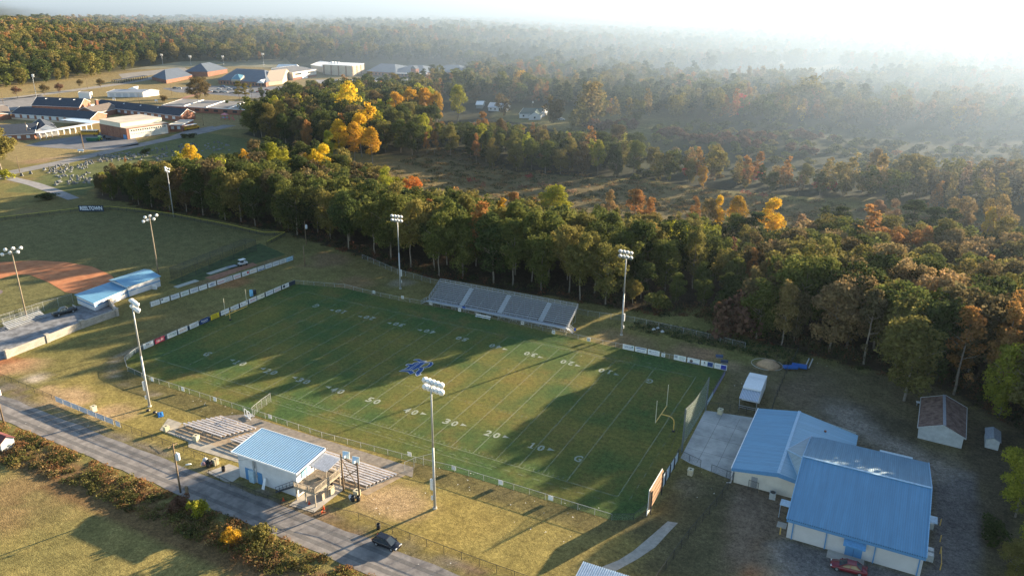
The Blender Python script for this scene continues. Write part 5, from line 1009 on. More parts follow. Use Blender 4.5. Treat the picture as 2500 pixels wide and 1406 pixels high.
def roof_slab(pts, th=.14):
    mb = MB(); n = len(pts); vs = [tuple(p) for p in pts] + [(p[0], p[1], p[2] - th) for p in pts]
    mb.add(vs, [tuple(range(n)), tuple(range(2 * n - 1, n - 1, -1))] + [(i, n + i, n + (i + 1) % n, (i + 1) % n) for i in range(n)]); return mb
def seams(mb, a, b, c, d, n, w=.05, h=.06):
    """raised ribs running from edge a-b to edge d-c of a roof plane"""
    a, b, c, d = map(Vector, (a, b, c, d)); up = (b - a).cross(d - a).normalized(); up = up if up.z > 0 else -up
    for k in range(n + 1): u = k / n; mb.bar(a.lerp(b, u) + up * h / 2, d.lerp(c, u) + up * h / 2, w, h, up)
    return mb
def press_box():
    t_ = T('press_box', 'white two-storey press box with striped blue metal roof and wooden deck by the road', 'building', (51.2, -24.7, 0), math.radians(.6)); Lx, D = 12.6, 6.1; zf, zn = 5.55, 4.95
    mb = MB(); mb.add([(0, 0, 0), (Lx, 0, 0), (Lx, D, 0), (0, D, 0), (0, 0, zn), (Lx, 0, zn), (Lx, D, zf), (0, D, zf)], [(0, 1, 5, 4), (1, 2, 6, 5), (2, 3, 7, 6), (3, 0, 4, 7), (4, 5, 6, 7)]); mb.build('wall', WHITE_WALL, t_)
    a, b, c, d = (-.75, -.55, zn), (Lx + .65, -.55, zn), (Lx + .65, D + .55, zf + .12), (-.75, D + .55, zf + .12)
    o = roof_slab([a, b, c, d]).build('roof', mat('blue_roof_paint', (.10, .27, .47), .38, var=.1, scale=.5), t_)
    seams(MB(), a, b, c, d, 30, .20, .07).build('roof_ribs', mat('blue_roof_rib', (.30, .47, .62), .35, var=.08), o)
    mb = MB(); mb.bar((-.75, -.6, zn - .06), (Lx + .65, -.6, zn - .06), .1, .3); mb.bar((Lx + .7, -.6, zn - .04), (Lx + .7, D + .55, zf + .06), .1, .3); mb.bar((-.8, -.6, zn - .04), (-.8, D + .55, zf + .06), .1, .3); mb.bar((-.75, D + .6, zf + .04), (Lx + .65, D + .6, zf + .04), .1, .3); mb.build('fascia', TRIMW, t_)
    for x, w_, h, nm, m in ((1.95, 1.1, 2.3, 'door', DOORB), (4.6, 1.05, 2.2, 'door', DOORB)): mb = MB(); mb.box(x, -.03, h / 2, w_, .06, h); mb.build(nm, m, t_)
    mb = MB(); mb.box(3.1, -.28, 1.25, 1.1, .5, 2.3); mb.build('electrical_cabinet', mat('pale_blue_cabinet', (.38, .52, .62), .5), t_)
    mb = MB(); mb.box(3.55, -.12, 3.6, .35, .22, 1.5); mb.tube((3.5, -.12, 2.3), (3.5, -.12, 4.6), .09, .09, 8); mb.tube((4.0, -.08, 1.0), (4.0, -.08, 4.4), .04, .04, 6); mb.box(4.05, -.12, 1.5, .3, .2, .5); mb.build('service_mast', STEEL, t_)
    mb = MB(); mb.tube((Lx + .05, -.06, .1), (Lx + .05, -.06, zn - .1), .06, .06, 6); mb.build('downspout', TRIMW, t_)
    # end wall facing the deck
    mb = MB(); mb.box(Lx + .03, 2.0, 3.9, .06, 1.5, 1.9); o = mb.build('upper_door', mat('pale_blue_door', (.22, .45, .56), .5), t_); mb = MB(); mb.box(Lx + .07, 2.0, 3.9, .03, .08, 1.9); mb.build('door_split', TRIMW, o)
    mb = MB(); mb.box(Lx + .02, 4.6, 3.9, .05, 1.9, 1.1); mb.build('window', GLASS, t_)
    mb = MB(); mb.box(Lx + .02, 1.6, 1.1, .05, 2.4, 1.4); mb.build('serving_hatch', GLASS, t_)
    # deck
    x0, x1, y0, y1, zd = Lx + .08, Lx + 4.35, -.75, 5.6, 2.55
    mb = MB(); n = 22
    for k in range(n): mb.box((x0 + x1) / 2, y0 + (y1 - y0) * (k + .5) / n, zd, x1 - x0, (y1 - y0) / n - .03, .06)
    mb.build('deck_boards', DECKW, t_)
    mb = MB(); mb.box((x0 + x1) / 2, y0, zd - .18, x1 - x0, .06, .28); mb.box(x1, (y0 + y1) / 2, zd - .18, .06, y1 - y0, .28); mb.build('deck_rim', RAILW, t_)
    for x, y in ((x1 - .1, y0 + .1), (x1 - .1, 2.4), (x1 - .1, y1 - .1), (x0 + .3, y0 + .1), (x0 + 2.2, y0 + .1)): mb = MB(); mb.bar((x, y, 0), (x, y, zd - .05), .15); mb.build('deck_post', RAILW, t_)
    def prail(p, q, n_):
        mb = MB(); p = Vector(p); q = Vector(q); u = Vector((0, 0, 1)); mb.bar(p + u * .98, q + u * .98, .12, .06); mb.bar(p + u * .12, q + u * .12, .05, .08)
        for k in range(n_ + 1): a_ = p.lerp(q, k / n_); mb.bar(a_, a_ + u * .98, .09 if k % 6 else .12, .05)
        mb.build('deck_rail', RAILW, t_)
    prail((x0 + .1, y0, zd), (x1, y0, zd), 14); prail((x1, y0, zd), (x1, y1, zd), 22); prail((x0 + 1.4, y1, zd), (x1, y1, zd), 9)
    mb = MB(); mb.bar((x0 - .1, y0 + .05, zd + 1), (x0 - 4.2, y0 + .05, 1.0), .07); mb.bar((x0 - .1, y0 + .05, zd + .5), (x0 - 4.2, y0 + .05, .5), .05); mb.bar((x0 - .1, y0 + .05, zd - .1), (x0 - 4.2, y0 + .05, .1), .08, .25)
    for k in range(6): x = x0 - .1 - k * .8; z = zd - .1 - k * .5; mb.bar((x, y0 + .05, z), (x, y0 + .05, z + 1), .06)
    o = mb.build('stair_rail', mat('dark_stair_metal', (.05, .06, .08), .6), t_); mb = MB()
    for k in range(12): mb.box(x0 - .2 - k * .34, y0 + .45, zd - .2 - k * .2, .3, .75, .05)
    mb.build('stair_treads', DECKW, o)
    # awning over the deck
    a, b, c, d = (Lx + .6, 2.5, 4.75), (Lx + 4.1, 2.5, 4.55), (Lx + 4.1, 6.2, 4.95), (Lx + .6, 6.2, 5.15)
    o = roof_slab([a, b, c, d], .05).build('awning_roof', mat('awning_metal', (.34, .37, .43), .35, .5), t_); seams(MB(), a, b, c, d, 15, .09, .06).build('awning_ribs', mat('awning_rib', (.60, .63, .68), .35, .5), o)
    for x, y in ((Lx + 4.0, 2.6), (Lx + 4.0, 6.1), (Lx + .8, 6.1)): mb = MB(); mb.bar((x, y, zd), (x, y, 4.7), .09); mb.build('awning_post', RAILW, t_)
    mb = MB(); mb.box(x0 + 2.2, 2.9, zd + .45, 1.4, .7, .06); mb.box(x0 + 2.2, 2.9, zd + .22, .9, .08, .4); mb.build('deck_table', DECKW, t_)
    # under the deck
    mb = MB(); mb.box(x1 - .25, 2.6, .6, .08, 3.0, 1.2); mb.build('counter_wall', mat('plywood_panel', (.42, .34, .25), .8, var=.15), t_)
    return t_
press_box()
sheet('press_box_slab', [(64.0, -26.9), (68.8, -26.5), (69.0, -18.9), (63.9, -18.9)], .036, CONCRETE)
def speaker_frame():
    t_ = T('speaker_frame', 'two wooden poles with crossed braces holding horn speakers beside the press box', 'speaker frame'); A, B = Vector((69.2, -19.7, 0)), Vector((73.1, -20.5, 0)); up = Vector((0, 0, 1))
    for P in (A, B): mb = MB(); mb.tube(P - up * .2, P + up * 7.0, .17, .13, 8); mb.build('pole', WOODP if P is A else mat('dark_pole_wood', (.10, .07, .05), .9), t_, True)
    for p, q in ((A + up * 6.2, B + up * 2.2), (B + up * 5.8, A + up * 2.4)): mb = MB(); mb.bar(p, q, .08, .16); mb.build('brace', WOODP, t_)
    mb = MB(); mb.bar(A + up * 6.5, B + up * 6.5, .12, .2); mb.build('crossbar', WOODP, t_)
    for u in (.26, .86):
        p = A.lerp(B, u) + up * 7.1; mb = MB(); d = Vector((-.2, 1, -.15)).normalized(); a = d.cross(up).normalized(); b = a.cross(d)
        mb.loft([[p + d * s + (a * x + b * y) * r for x, y in ((-1, -1), (1, -1), (1, 1), (-1, 1))] for s, r in ((-.5, .18), (-.2, .22), (.35, .62), (.4, .62))]); mb.build('horn_speaker', mat('pale_speaker', (.62, .72, .76), .5), t_)
speaker_frame()
def field_house():
    t_ = T('field_house', 'blue-roofed field house beside the concrete patio, ridge running away', 'building', (0, 0, 0)); y0, y1 = 12.6, 35.6; xl, xr, xe = 125.1, 132.5, 143.0; zl, zr, ze = 2.95, 4.25, 2.75
    W0, W1, a0, a1 = xl + .5, xe - .4, y0 + .5, y1 - .4
    mb = MB(); mb.add([(W0, a0, 0), (W1, a0, 0), (W1, a1, 0), (W0, a1, 0), (W0, a0, zl + .02), (xr, a0, zr - .1), (W1, a0, ze + .02), (W1, a1, ze + .02), (xr, a1, zr - .1), (W0, a1, zl + .02)], [(0, 1, 6, 5, 4), (1, 2, 7, 6), (2, 3, 9, 8, 7), (3, 0, 4, 9)]); mb.build('wall', CREAM, t_)
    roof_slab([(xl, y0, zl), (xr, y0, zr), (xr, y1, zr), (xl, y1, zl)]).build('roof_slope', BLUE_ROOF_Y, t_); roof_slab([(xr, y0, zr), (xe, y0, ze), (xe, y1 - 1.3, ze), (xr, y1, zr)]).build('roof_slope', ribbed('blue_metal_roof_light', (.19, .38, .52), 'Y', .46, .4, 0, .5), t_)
    mb = MB(); mb.bar((xr, y0, zr + .05), (xr, y1, zr + .05), .5, .08); mb.build('ridge_cap', mat('ridge_cap_blue', (.30, .46, .60), .35), t_)
    mb = MB(); mb.add([(xl, y0 - .02, zl - .55), (xr, y0 - .02, zr - .75), (xe - 7.4, y0 - .02, zr - 1.15), (xe - 7.4, y0 - .02, zr - .42), (xr, y0 - .02, zr + .02), (xl, y0 - .02, zl + .02)], [(0, 1, 4, 5), (1, 2, 3, 4)]); mb.build('gable_band', BLUE_TRIM, t_)
    mb = MB(); mb.bar((xl - .05, y0, zl), (xl - .05, y1, zl), .14, .16); o = mb.build('gutter', TRIMW, t_); mb = MB(); mb.bar((xl + .15, y0 + .1, 0), (xl + .15, y0 + .1, zl), .1); mb.bar((xl + .15, y0 + .1, .1), (xl - .5, y0 - .2, .05), .1); mb.build('downspout', TRIMW, o)
    mb = MB(); mb.box(128.9, a0 - .03, 1.05, 1.0, .05, 2.1); mb.build('door', mat('grey_door', (.3, .31, .32), .6), t_)
    A, B, C_, D_ = (132.5, 20.6, zr + .06), (135.75, 16.3, 5.9), (135.75, 28.6, 3.75), (135.75, 12.7, 3.9)
    for P in ((A, B, C_), (A, D_, B)): mb = MB(); mb.poly(P); mb.build('saddle_roof', ribbed('grey_blue_saddle', (.27, .36, .43), 'Y', .35, .4, .2, .6), t_)
    mb = MB(); mb.bar(A, B, .3, .1); mb.bar(A, C_, .12, .08); mb.bar(A, D_, .12, .08); mb.build('flashing', mat('ridge_cap_blue', (.3, .46, .6), .35), t_)
    mb = MB(); mb.tube((137.6, 31.4, 3.2), (137.6, 31.4, 3.75), .22, .22, 8); mb.build('roof_vent', mat('rust_vent', (.22, .09, .06), .8), t_)
field_house()
def gymnasium():
    t_ = T('gymnasium', 'large blue-roofed metal gymnasium behind the parked red car', 'building', (0, 0, 0)); x0, x1, y0, y1, ym, ze, zr = 135.6, 154.3, 2.0, 28.9, 15.5, 3.55, 6.75
    a, b, c, d = x0 + .25, x1 - .25, y0 + .35, y1 - .35
    mb = MB(); mb.add([(a, c, 0), (b, c, 0), (b, d, 0), (a, d, 0), (a, c, ze), (b, c, ze), (b, ym, zr - .12), (b, d, ze), (a, d, ze), (a, ym, zr - .12)], [(0, 1, 5, 4), (1, 2, 7, 6, 5), (2, 3, 8, 7), (3, 0, 4, 9, 8)]); mb.build('wall', mat('lavender_grey_siding', (.50, .49, .49), .7, var=.06, scale=.4), t_)
    roof_slab([(x0, y0, ze), (x1, y0, ze), (x1, ym, zr), (x0, ym, zr)]).build('roof_slope', ribbed('deep_blue_roof', (.10, .26, .43), 'X', .31, .36, 0, .6), t_); roof_slab([(x0, ym, zr), (x1, ym, zr), (x1, y1, ze), (x0, y1, ze)]).build('roof_slope', ribbed('blue_roof_painted_sheen', (.15, .28, .39), 'X', .31, .62, .0, .6, spec=.25), t_)  # rear slope's soft sheen put into a paler, greyer blue
    mb = MB(); mb.bar((x0, ym, zr + .04), (x1, ym, zr + .04), .4, .07); mb.build('ridge_cap', mat('ridge_cap_blue', (.3, .46, .6), .35), t_)
    mb = MB()
    for k in range(60): mb.box(x0 + .2 + k * (x1 - x0 - .4) / 59, y0 - .04, ze - .02, .12, .1, .1)
    mb.build('rib_ends', mat('dark_rib_end', (.04, .10, .18), .7), t_)
    mb = MB(); mb.box((x0 + x1) / 2, y0 + .12, ze - .32, x1 - x0, .3, .45); mb.build('eave_band', BLUE_TRIM, t_)
    mb = MB(); mb.bar((x0 - .04, y0, ze), (x0 - .04, ym, zr), .12, .2); mb.bar((x0 - .04, ym, zr), (x0 - .04, y1, ze), .12, .2); mb.bar((x1 + .04, y0, ze), (x1 + .04, ym, zr), .12, .2); mb.bar((x1 + .04, ym, zr), (x1 + .04, y1, ze), .12, .2); mb.build('rake_trim', mat('light_blue_trim', (.24, .42, .60), .45), t_)
    for x in (136.6, 141.3, 147.9, 153.6): mb = MB(); mb.box(x, c - .09, 1.65, .16, .16, 3.3); mb.build('downspout', BLUE_TRIM, t_)
    mb = MB(); mb.box(145.2, c - .04, 1.1, 2.3, .08, 2.2); o = mb.build('double_door', DOORB, t_); mb = MB(); mb.box(145.2, c - .09, 1.1, .04, .03, 2.2); mb.build('door_seam', mat('door_seam_dark', (.02, .05, .1), .6), o)
    mb = MB(); mb.add([(143.7, c, 2.9), (146.7, c, 2.9), (146.7, c - 1.1, 2.35), (143.7, c - 1.1, 2.35), (143.7, c - 1.1, 2.2), (146.7, c - 1.1, 2.2), (143.7, c, 2.3), (146.7, c, 2.3)], [(0, 3, 2, 1), (3, 4, 5, 2), (0, 6, 4, 3), (1, 2, 5, 7)]); mb.build('door_awning', mat('blue_awning', (.10, .26, .48), .6), t_)
    mb = MB(); mb.box(134.75, 7.6, 2.4, 1.7, 1.7, .08); mb.bar((134.0, 6.9, 0), (134.0, 6.9, 2.4), .06); mb.build('side_canopy', mat('pale_canopy', (.42, .55, .66), .5), t_)
    mb = MB(); mb.box(155.1, 13.8, 2.45, 1.5, 1.9, .08); mb.build('side_canopy', MATS['pale_canopy'], t_)
    mb = MB(); mb.box(149.4, 30.4, 2.6, 5.2, 1.6, .06); mb.build('rear_canopy', mat('translucent_canopy', (.50, .60, .66), .4), t_)
    for y in (15.2, 8.2, 6.9):
        mb = MB(); mb.box(155.2, y, .5, .95, .95, 1.0); o = mb.build('condenser', mat('condenser_grey', (.38, .40, .40), .6), t_); mb = MB(); mb.lathe([(.4, 0), (.36, .06), (.3, .06)], 14, (155.2, y, 1.0)); mb.build('fan_guard', mat('fan_guard_pale', (.6, .6, .58), .5), o)
    YP = mat('yellow_pipe', (.55, .36, .10), .6)
    for y in (16.6, 12.2, 9.2, 5.2): mb = MB(); mb.tube((156.6, y, 0), (156.6, y, 1.2), .08, .08, 8); mb.build('bollard', YP, t_)
    mb = MB(); mb.tube((156.6, 9.2, 1.1), (156.6, 5.2, 1.1), .06, .06, 6); mb.build('guard_pipe', YP, t_)
    mb = MB(); mb.tube((134.9, 2.6, 0), (134.9, 2.6, 1.3), .09, .09, 8); mb.build('bollard', YP, t_)
    mb = MB(); mb.box(144.3, c - 1.0, .05, 5.0, 1.8, .1); mb.build('door_step', CONCRETE, t_); mb = MB(); mb.box(134.8, 5.0, .06, 1.4, 1.4, .12); mb.build('side_step', CONCRETE, t_)
gymnasium()
def gable_house(name, label, cat, P, eave, ridge, wallm, roofm, along=0, over=.4, trim=None, group=None, loc=None, hip=0):
    """P: four footprint corners (counter-clockwise); the ridge runs parallel to the side P0-P1 (along=0) or P1-P2 (along=1)"""
    P = [np.array(p[:2], float) for p in P]; P = P if along == 0 else P[1:] + P[:1]
    z0 = float(gz(*P[0])) if loc is None else loc; c = sum(P) / 4; t_ = T(name, label, cat, (c[0], c[1], z0), 0, group); Q = [p - c for p in P]
    m0, m1 = (Q[1] + Q[2]) / 2, (Q[3] + Q[0]) / 2
    mb = MB(); bs = [(*Q[0], 0), (*Q[1], 0), (*Q[2], 0), (*Q[3], 0), (*Q[0], eave), (*Q[1], eave), (*Q[2], eave), (*Q[3], eave), (*m0, ridge - .1), (*m1, ridge - .1)]
    if hip: mb.add(bs[:8], [(0, 1, 5, 4), (1, 2, 6, 5), (2, 3, 7, 6), (3, 0, 4, 7)])
    else: mb.add(bs, [(0, 1, 5, 4), (1, 2, 6, 8, 5), (2, 3, 7, 6), (3, 0, 4, 9, 7)])
    w_ = mb.build('wall', wallm, t_)
    ax = (Q[1] - Q[0]) / np.linalg.norm(Q[1] - Q[0]); R0, R1 = m1 - ax * (over - hip), m0 + ax * (over - hip); ro = []
    if hip:
        for A, B, R_, s in ((Q[1], Q[2], R1, 1), (Q[3], Q[0], R0, -1)):
            o1 = (Q[0] - Q[3]) / np.linalg.norm(Q[0] - Q[3]) * over; e1, e2 = A + ax * over * s + (o1 if s > 0 else -o1), B + ax * over * s + (-o1 if s > 0 else o1); mb = MB(); zz = eave - (ridge - eave) / (np.linalg.norm(Q[0] - Q[3]) / 2) * over; mb.poly([(*e1, zz), (*e2, zz), (*R_, ridge)]); ro.append(mb.build('hip_roof', roofm, t_))
    for A, B, s in ((Q[0], Q[1], 1), (Q[3], Q[2], -1)):
        mid = (A + B) / 2; out = mid - (m0 + m1) / 2; hw = np.linalg.norm(out); out = out / hw; sl = (ridge - eave) / hw; E0, E1 = A - ax * over + out * over, B + ax * over + out * over; ez = eave - sl * over
        pts = [(*E0, ez), (*E1, ez), (*R1, ridge), (*R0, ridge)]; ro.append(roof_slab(pts if s > 0 else pts[::-1], .12).build('roof', roofm, t_))
        if trim: mb = MB(); mb.bar((*E0, ez - .05), (*R0, ridge - .05), .1, .22); mb.bar((*E1, ez - .05), (*R1, ridge - .05), .1, .22); mb.bar((*E0, ez - .06), (*E1, ez - .06), .1, .16); mb.build('fascia', trim, t_)
    return t_, Q, ro
def wall_piece(t_, Q, i, u0, u1, z0, z1, name, m, off=.03, th=.06):
    A, B = Q[i], Q[(i + 1) % 4]; d = (B - A); n = np.array((d[1], -d[0])) / np.linalg.norm(d); c = (A + d * (u0 + u1) / 2) + n * off
    mb = MB(); mb.box(c[0], c[1], (z0 + z1) / 2, np.linalg.norm(d) * (u1 - u0), th, z1 - z0, math.atan2(d[1], d[0])); return mb.build(name, m, t_)
RUST = mat('rusty_tin_roof', (.15, .085, .065), .75, .1, var=.4, scale=1.2, c2=(.24, .16, .13)); WEATH = mat('weathered_white_siding', (.50, .51, .50), .9, var=.12, scale=1.0)
t_, Q, ro = gable_house('tin_shed', 'old white shed with rusty tin roof at the wood edge', 'shed', [(152.9, 43.8), (160.1, 43.4), (160.6, 56), (153.2, 56.4)], 2.45, 3.95, WEATH, RUST, 1, .35, mat('dull_white_fascia', (.5, .5, .48), .8))
mb = MB(); mb.bar((0, -6.6, 4.02), (0, 6.6, 4.02), .5, .06); mb.build('ridge_cap', mat('pale_tin', (.34, .36, .40), .4, .4), t_)
t_, Q, ro = gable_house('small_shed', 'small pale outbuilding half hidden by trees right of the tin shed', 'shed', [(163.9, 46.0), (166.0, 45.8), (166.2, 50.0), (164.0, 50.2)], 1.9, 2.4, WEATH, mat('grey_tin', (.30, .33, .36), .5, .3, var=.2), 1, .2)
a, b = G(1425, 1370, 3.2), G(1540, 1406, 3.2)
t_ = T('utility_building', 'corner of a small building with silvery blue corrugated roof at the photo foot', 'building', (a[0], a[1], 0), math.radians(2)); mb = MB(); mb.add([(.3, -5.7, 0), (7.7, -5.7, 0), (7.7, -.3, 0), (.3, -.3, 0), (.3, -5.7, 2.6), (7.7, -5.7, 2.6), (7.7, -.3, 3.05), (.3, -.3, 3.05)], [(0, 1, 5, 4), (1, 2, 6, 5), (2, 3, 7, 6), (3, 0, 4, 7), (4, 5, 6, 7)]); mb.build('wall', WHITE_WALL, t_)
p4 = [(0, -6, 2.75), (8, -6, 2.75), (8, 0, 3.2), (0, 0, 3.2)]; o = roof_slab(p4, .06).build('roof', mat('silver_blue_roof', (.25, .38, .52), .35, .3), t_); seams(MB(), *p4, 26, .1, .07).build('roof_ribs', mat('silver_rib', (.52, .60, .68), .35, .4), o)
t_, Q, ro = gable_house('roadside_shed', 'little white shed with dark red roof among the brush at the left edge', 'shed', [(3.2, -39.2), (8.4, -39.0), (8.3, -36.6), (3.1, -36.8)], 1.9, 2.7, WEATH, mat('dark_red_roof', (.13, .04, .04), .7, var=.2), 0, .2)
# trailer
def trailer():
    t_ = T('box_trailer', 'white box trailer with corrugated awning parked beyond the patio', 'trailer', (122.5, 45.2, 0), math.radians(1)); W = mat('trailer_white', (.70, .72, .74), .35, var=.05)
    mb = MB(); mb.box(0, .6, 2.05, 3.5, 7.4, 2.9); mb.build('body', W, t_); mb = MB(); mb.add([(-1.8, -3.2, 3.52), (1.8, -3.2, 3.52), (1.8, 1.2, 3.62), (-1.8, 1.2, 3.62), (1.8, 4.4, 3.35), (-1.8, 4.4, 3.35)], [(0, 1, 2, 3), (3, 2, 4, 5)]); mb.build('roof', mat('trailer_roof', (.66, .69, .72), .3, var=.08), t_)
    p = [(-1.75, -6.3, 2.5), (1.75, -6.3, 2.5), (1.75, -3.15, 3.2), (-1.75, -3.15, 3.2)]; o = roof_slab(p, .05).build('awning', mat('trailer_awning', (.32, .38, .46), .35, .4), t_); seams(MB(), *p, 12, .09, .07).build('awning_ribs', mat('awning_rib', (.6, .63, .68), .35, .5), o)
    for x in (-1.65, 1.65): mb = MB(); mb.bar((x, -6.2, 0), (x, -6.2, 2.5), .09); mb.build('awning_post', STEEL, t_)
    mb = MB(); mb.box(0, -3.14, 1.9, 2.3, .05, 1.2); mb.build('serving_window', GLASS, t_); mb = MB(); mb.box(0, -6.1, .9, 3.2, .06, .08); mb.box(0, -6.1, .5, 3.2, .06, .08); mb.build('counter_rail', STEEL, t_)
    for x in (-1.55, 1.55):
        for y in (1.2, 2.4): mb = MB(); mb.tube((x - .12, y, .42), (x + .12, y, .42), .42, .42, 14); mb.build('wheel', DARK, t_, True)
    mb = MB(); mb.box(0, .6, .55, 3.2, 7.2, .14); mb.build('chassis', DARK, t_)
trailer()
# baseball building, wall, bleacher
def dugout():
    # low wing and taller clubhouse share one building
    t_ = T('dugout_building', 'white baseball clubhouse with two blue roofs and a blue stripe', 'building', (0, 0, 0)); lo = [(-46.3, 13.6), (-37.4, 12.3), (-39.2, 24.2), (-46.9, 25.2)]; hi = [(-47.4, 24.6), (-38.9, 23.3), (-38.3, 33.2), (-46.9, 34.8)]
    for nm, P, h0, h1 in (('low_wing', lo, 2.35, 2.5), ('clubhouse', hi, 2.9, 3.3)):
        mb = MB(); mb.prism(P, 0, h0); o = mb.build(nm + '_wall', WHITE_WALL, t_); c = np.mean(np.array(P), 0); Q = [c + (np.array(p) - c) * 1.07 for p in P]
        if nm == 'low_wing': roof_slab([(*Q[0], h0 + .25), (*Q[1], h0 + .1), (*Q[2], h0 + .1), (*Q[3], h0 + .25)]).build('low_wing_roof', BLUE_ROOF_Y, t_)
        else:
            m0, m1 = Q[0] * .62 + Q[1] * .38, Q[3] * .62 + Q[2] * .38
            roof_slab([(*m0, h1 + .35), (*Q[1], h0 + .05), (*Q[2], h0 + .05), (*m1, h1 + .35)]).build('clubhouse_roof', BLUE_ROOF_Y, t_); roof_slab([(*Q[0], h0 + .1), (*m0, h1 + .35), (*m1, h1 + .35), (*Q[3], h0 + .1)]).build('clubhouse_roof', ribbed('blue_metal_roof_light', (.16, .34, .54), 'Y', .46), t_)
        mb = MB(); n = len(P)
        for i in (0, 1): a_, b_ = np.array(P[i]), np.array(P[i + 1]); d = (b_ - a_) / np.linalg.norm(b_ - a_); nn = np.array((d[1], -d[0])) * .03; mb.bar((*(a_ + nn), h0 * .56), (*(b_ + nn), h0 * .56), .05, .3)
        mb.build('blue_stripe', BLUE_TRIM, o)
    mb = MB(); mb.box(-39.0, 23.2, 1.0, .9, .1, 2.0); mb.build('door', DOORB, t_)
dugout()
for px, py, lab, c in ((302, 724, 'white chest freezer by the clubhouse door', (.6, .62, .65)), (378, 706, 'white table leaning at the clubhouse corner', (.55, .57, .6))):
    p = G(px, py, 0); t_ = T('storage_chest', lab, 'chest', (p[0], p[1], 0), .4); mb = MB(); mb.box(0, 0, .5, 1.1, .6, 1.0); mb.build('cabinet', mat('chest_white', c, .5), t_); mb = MB(); mb.box(0, 0, 1.03, 1.16, .66, .08); mb.build('lid', TRIMW, t_)
STONE = brick('block_stone', (.38, .35, .31), (.29, .27, .24), (.21, .195, .175), 1.0, .9, .34); CAPS = mat('stone_cap', (.38, .34, .29), .9, var=.15)
def stone_wall():
    t_ = T('stone_wall', 'stone block wall with square piers round the baseball parking lot', 'wall', (0, 0, 0)); P = [(-29.3, -15.2), (-29.6, -5.6), (-30.2, 3.6), (-29.7, 12.8), (-36.6, 16.4), (-43.0, 17.6), (-43.2, 14.4)]
    for (a, b), (c, d) in zip(P[:-1], P[1:]): mb = MB(); mb.bar((a, b, .85), (c, d, .85), .35, 1.7); mb.build('wall_panel', STONE, t_); mb = MB(); mb.bar((a, b, 1.74), (c, d, 1.74), .45, .1); mb.build('coping', CAPS, t_)
    for x, y in P: mb = MB(); mb.box(x, y, 1.0, .75, .75, 2.0); o = mb.build('pier', STONE, t_); mb = MB(); mb.box(x, y, 2.06, .95, .95, .14); mb.build('pier_cap', CAPS, o)
stone_wall()
sheet('parking_gravel', [(-30, -40), (-29.6, -15.2), (-30.4, 3.6), (-30.0, 12.6), (-36.8, 16.2), (-42.8, 14), (-45.5, 12), (-47.5, 0), (-50, -30), (-52, -44)], .03, mat('grey_lot_gravel', (.15, .155, .17), .95, var=.3, scale=.5, c2=(.27, .275, .29)))
sheet('infield_dirt', px_poly([(-120, 655), (0, 640), (90, 636), (160, 640), (225, 651), (272, 672), (282, 684), (250, 700), (187, 717), (160, 714), (120, 690), (72, 671), (34, 671), (0, 681), (-120, 720)]), .03, mat('red_infield_clay', (.42, .15, .06), .95, var=.16, scale=.4, c2=(.48, .20, .09)))
mb = MB(); mb.poly([(-74 + 3.2 * math.cos(a), 6.8 + 3.2 * math.sin(a), .035) for a in np.linspace(0, 2 * PI, 24, endpoint=False)]); struct('pitchers_mound', mb, mat('mound_grey', (.17, .13, .13), .95, var=.2))
def small_bleacher():
    t_ = T('small_bleacher', 'small aluminium bleacher with guard rail at the left edge', 'bleacher', (-44.6, -1.0, 0), math.radians(90)); n = 5
    for k in range(n): mb = MB(); mb.box(0, .3 + k * .45, .42 + k * .26, 9.6, .27, .05); mb.build('seat', ALU, t_); mb = MB(); mb.box(0, .05 + k * .45, .2 + k * .26, 9.6, .3, .04); mb.build('footboard', STEEL, t_)
    for x in (-4.4, -1.5, 1.5, 4.4): mb = MB(); mb.bar((x, 0, .1), (x, 2.3, 1.45), .06); mb.bar((x, 2.2, 0), (x, 2.2, 2.4), .05); mb.bar((x, .2, 0), (x, .2, .4), .05); mb.bar((x, 0, .05), (x, 2.3, .05), .05); mb.build('support_frame', STEEL, t_)
    mb = MB(); mb.bar((-4.8, 2.25, 2.4), (4.8, 2.25, 2.4), .05); mb.bar((-4.8, 2.25, 1.9), (4.8, 2.25, 1.9), .05); mb.build('back_rail', STEEL, t_)
small_bleacher()
fence('backstop fence beside the baseball parking lot', [(-49.5, -30), (-49.2, -8), (-48.8, 6), (-47.6, 13.2)], 2.6, 3.0)
fence('yellow-topped outfield fence curving along the wood', [(-170, 12), (-147, 51), (-140, 63.5), (-133.4, 75.5), (-125.6, 82.2), (-110.6, 85.1), (-95, 86.4), (-67.5, 85.8), (-49, 84.2), (-43, 88), (-40.2, 76.4)], 1.3, 3.4, DARK, mesh_wire('outfield_mesh', (.04, .05, .045), .5, .08), rail=True, rail_m=mat('yellow_fence_cap', (.62, .54, .05), .6), r=.055)
t_ = T('outfield_banner', 'dark navy banner with white REELTOWN letters on the outfield fence', 'banner', (-127.6, 80.0, 0)); a, b = G2(196, 517), G2(254, 517); d = (b - a) / np.linalg.norm(b - a); n_ = np.array((d[1], -d[0])); rz = math.atan2(d[1], d[0])
t_.location = (*((a + b) / 2 + n_ * .3), 0); t_.rotation_euler = (0, 0, rz); mb = MB(); mb.box(0, 0, 1.3, np.linalg.norm(b - a) * 1.05, .05, 2.4); mb.build('backing', mat('banner_navy', (.018, .035, .06), .7), t_); mb = MB(); put_text(mb, 'REELTOWN', (0, -.05, 1.45), (1, 0, 0), (0, 0, 1), h=1.5, w=np.linalg.norm(b - a) * .93, bold=.03); mb.build('lettering', mat('banner_letter', (.62, .68, .78), .7), t_)
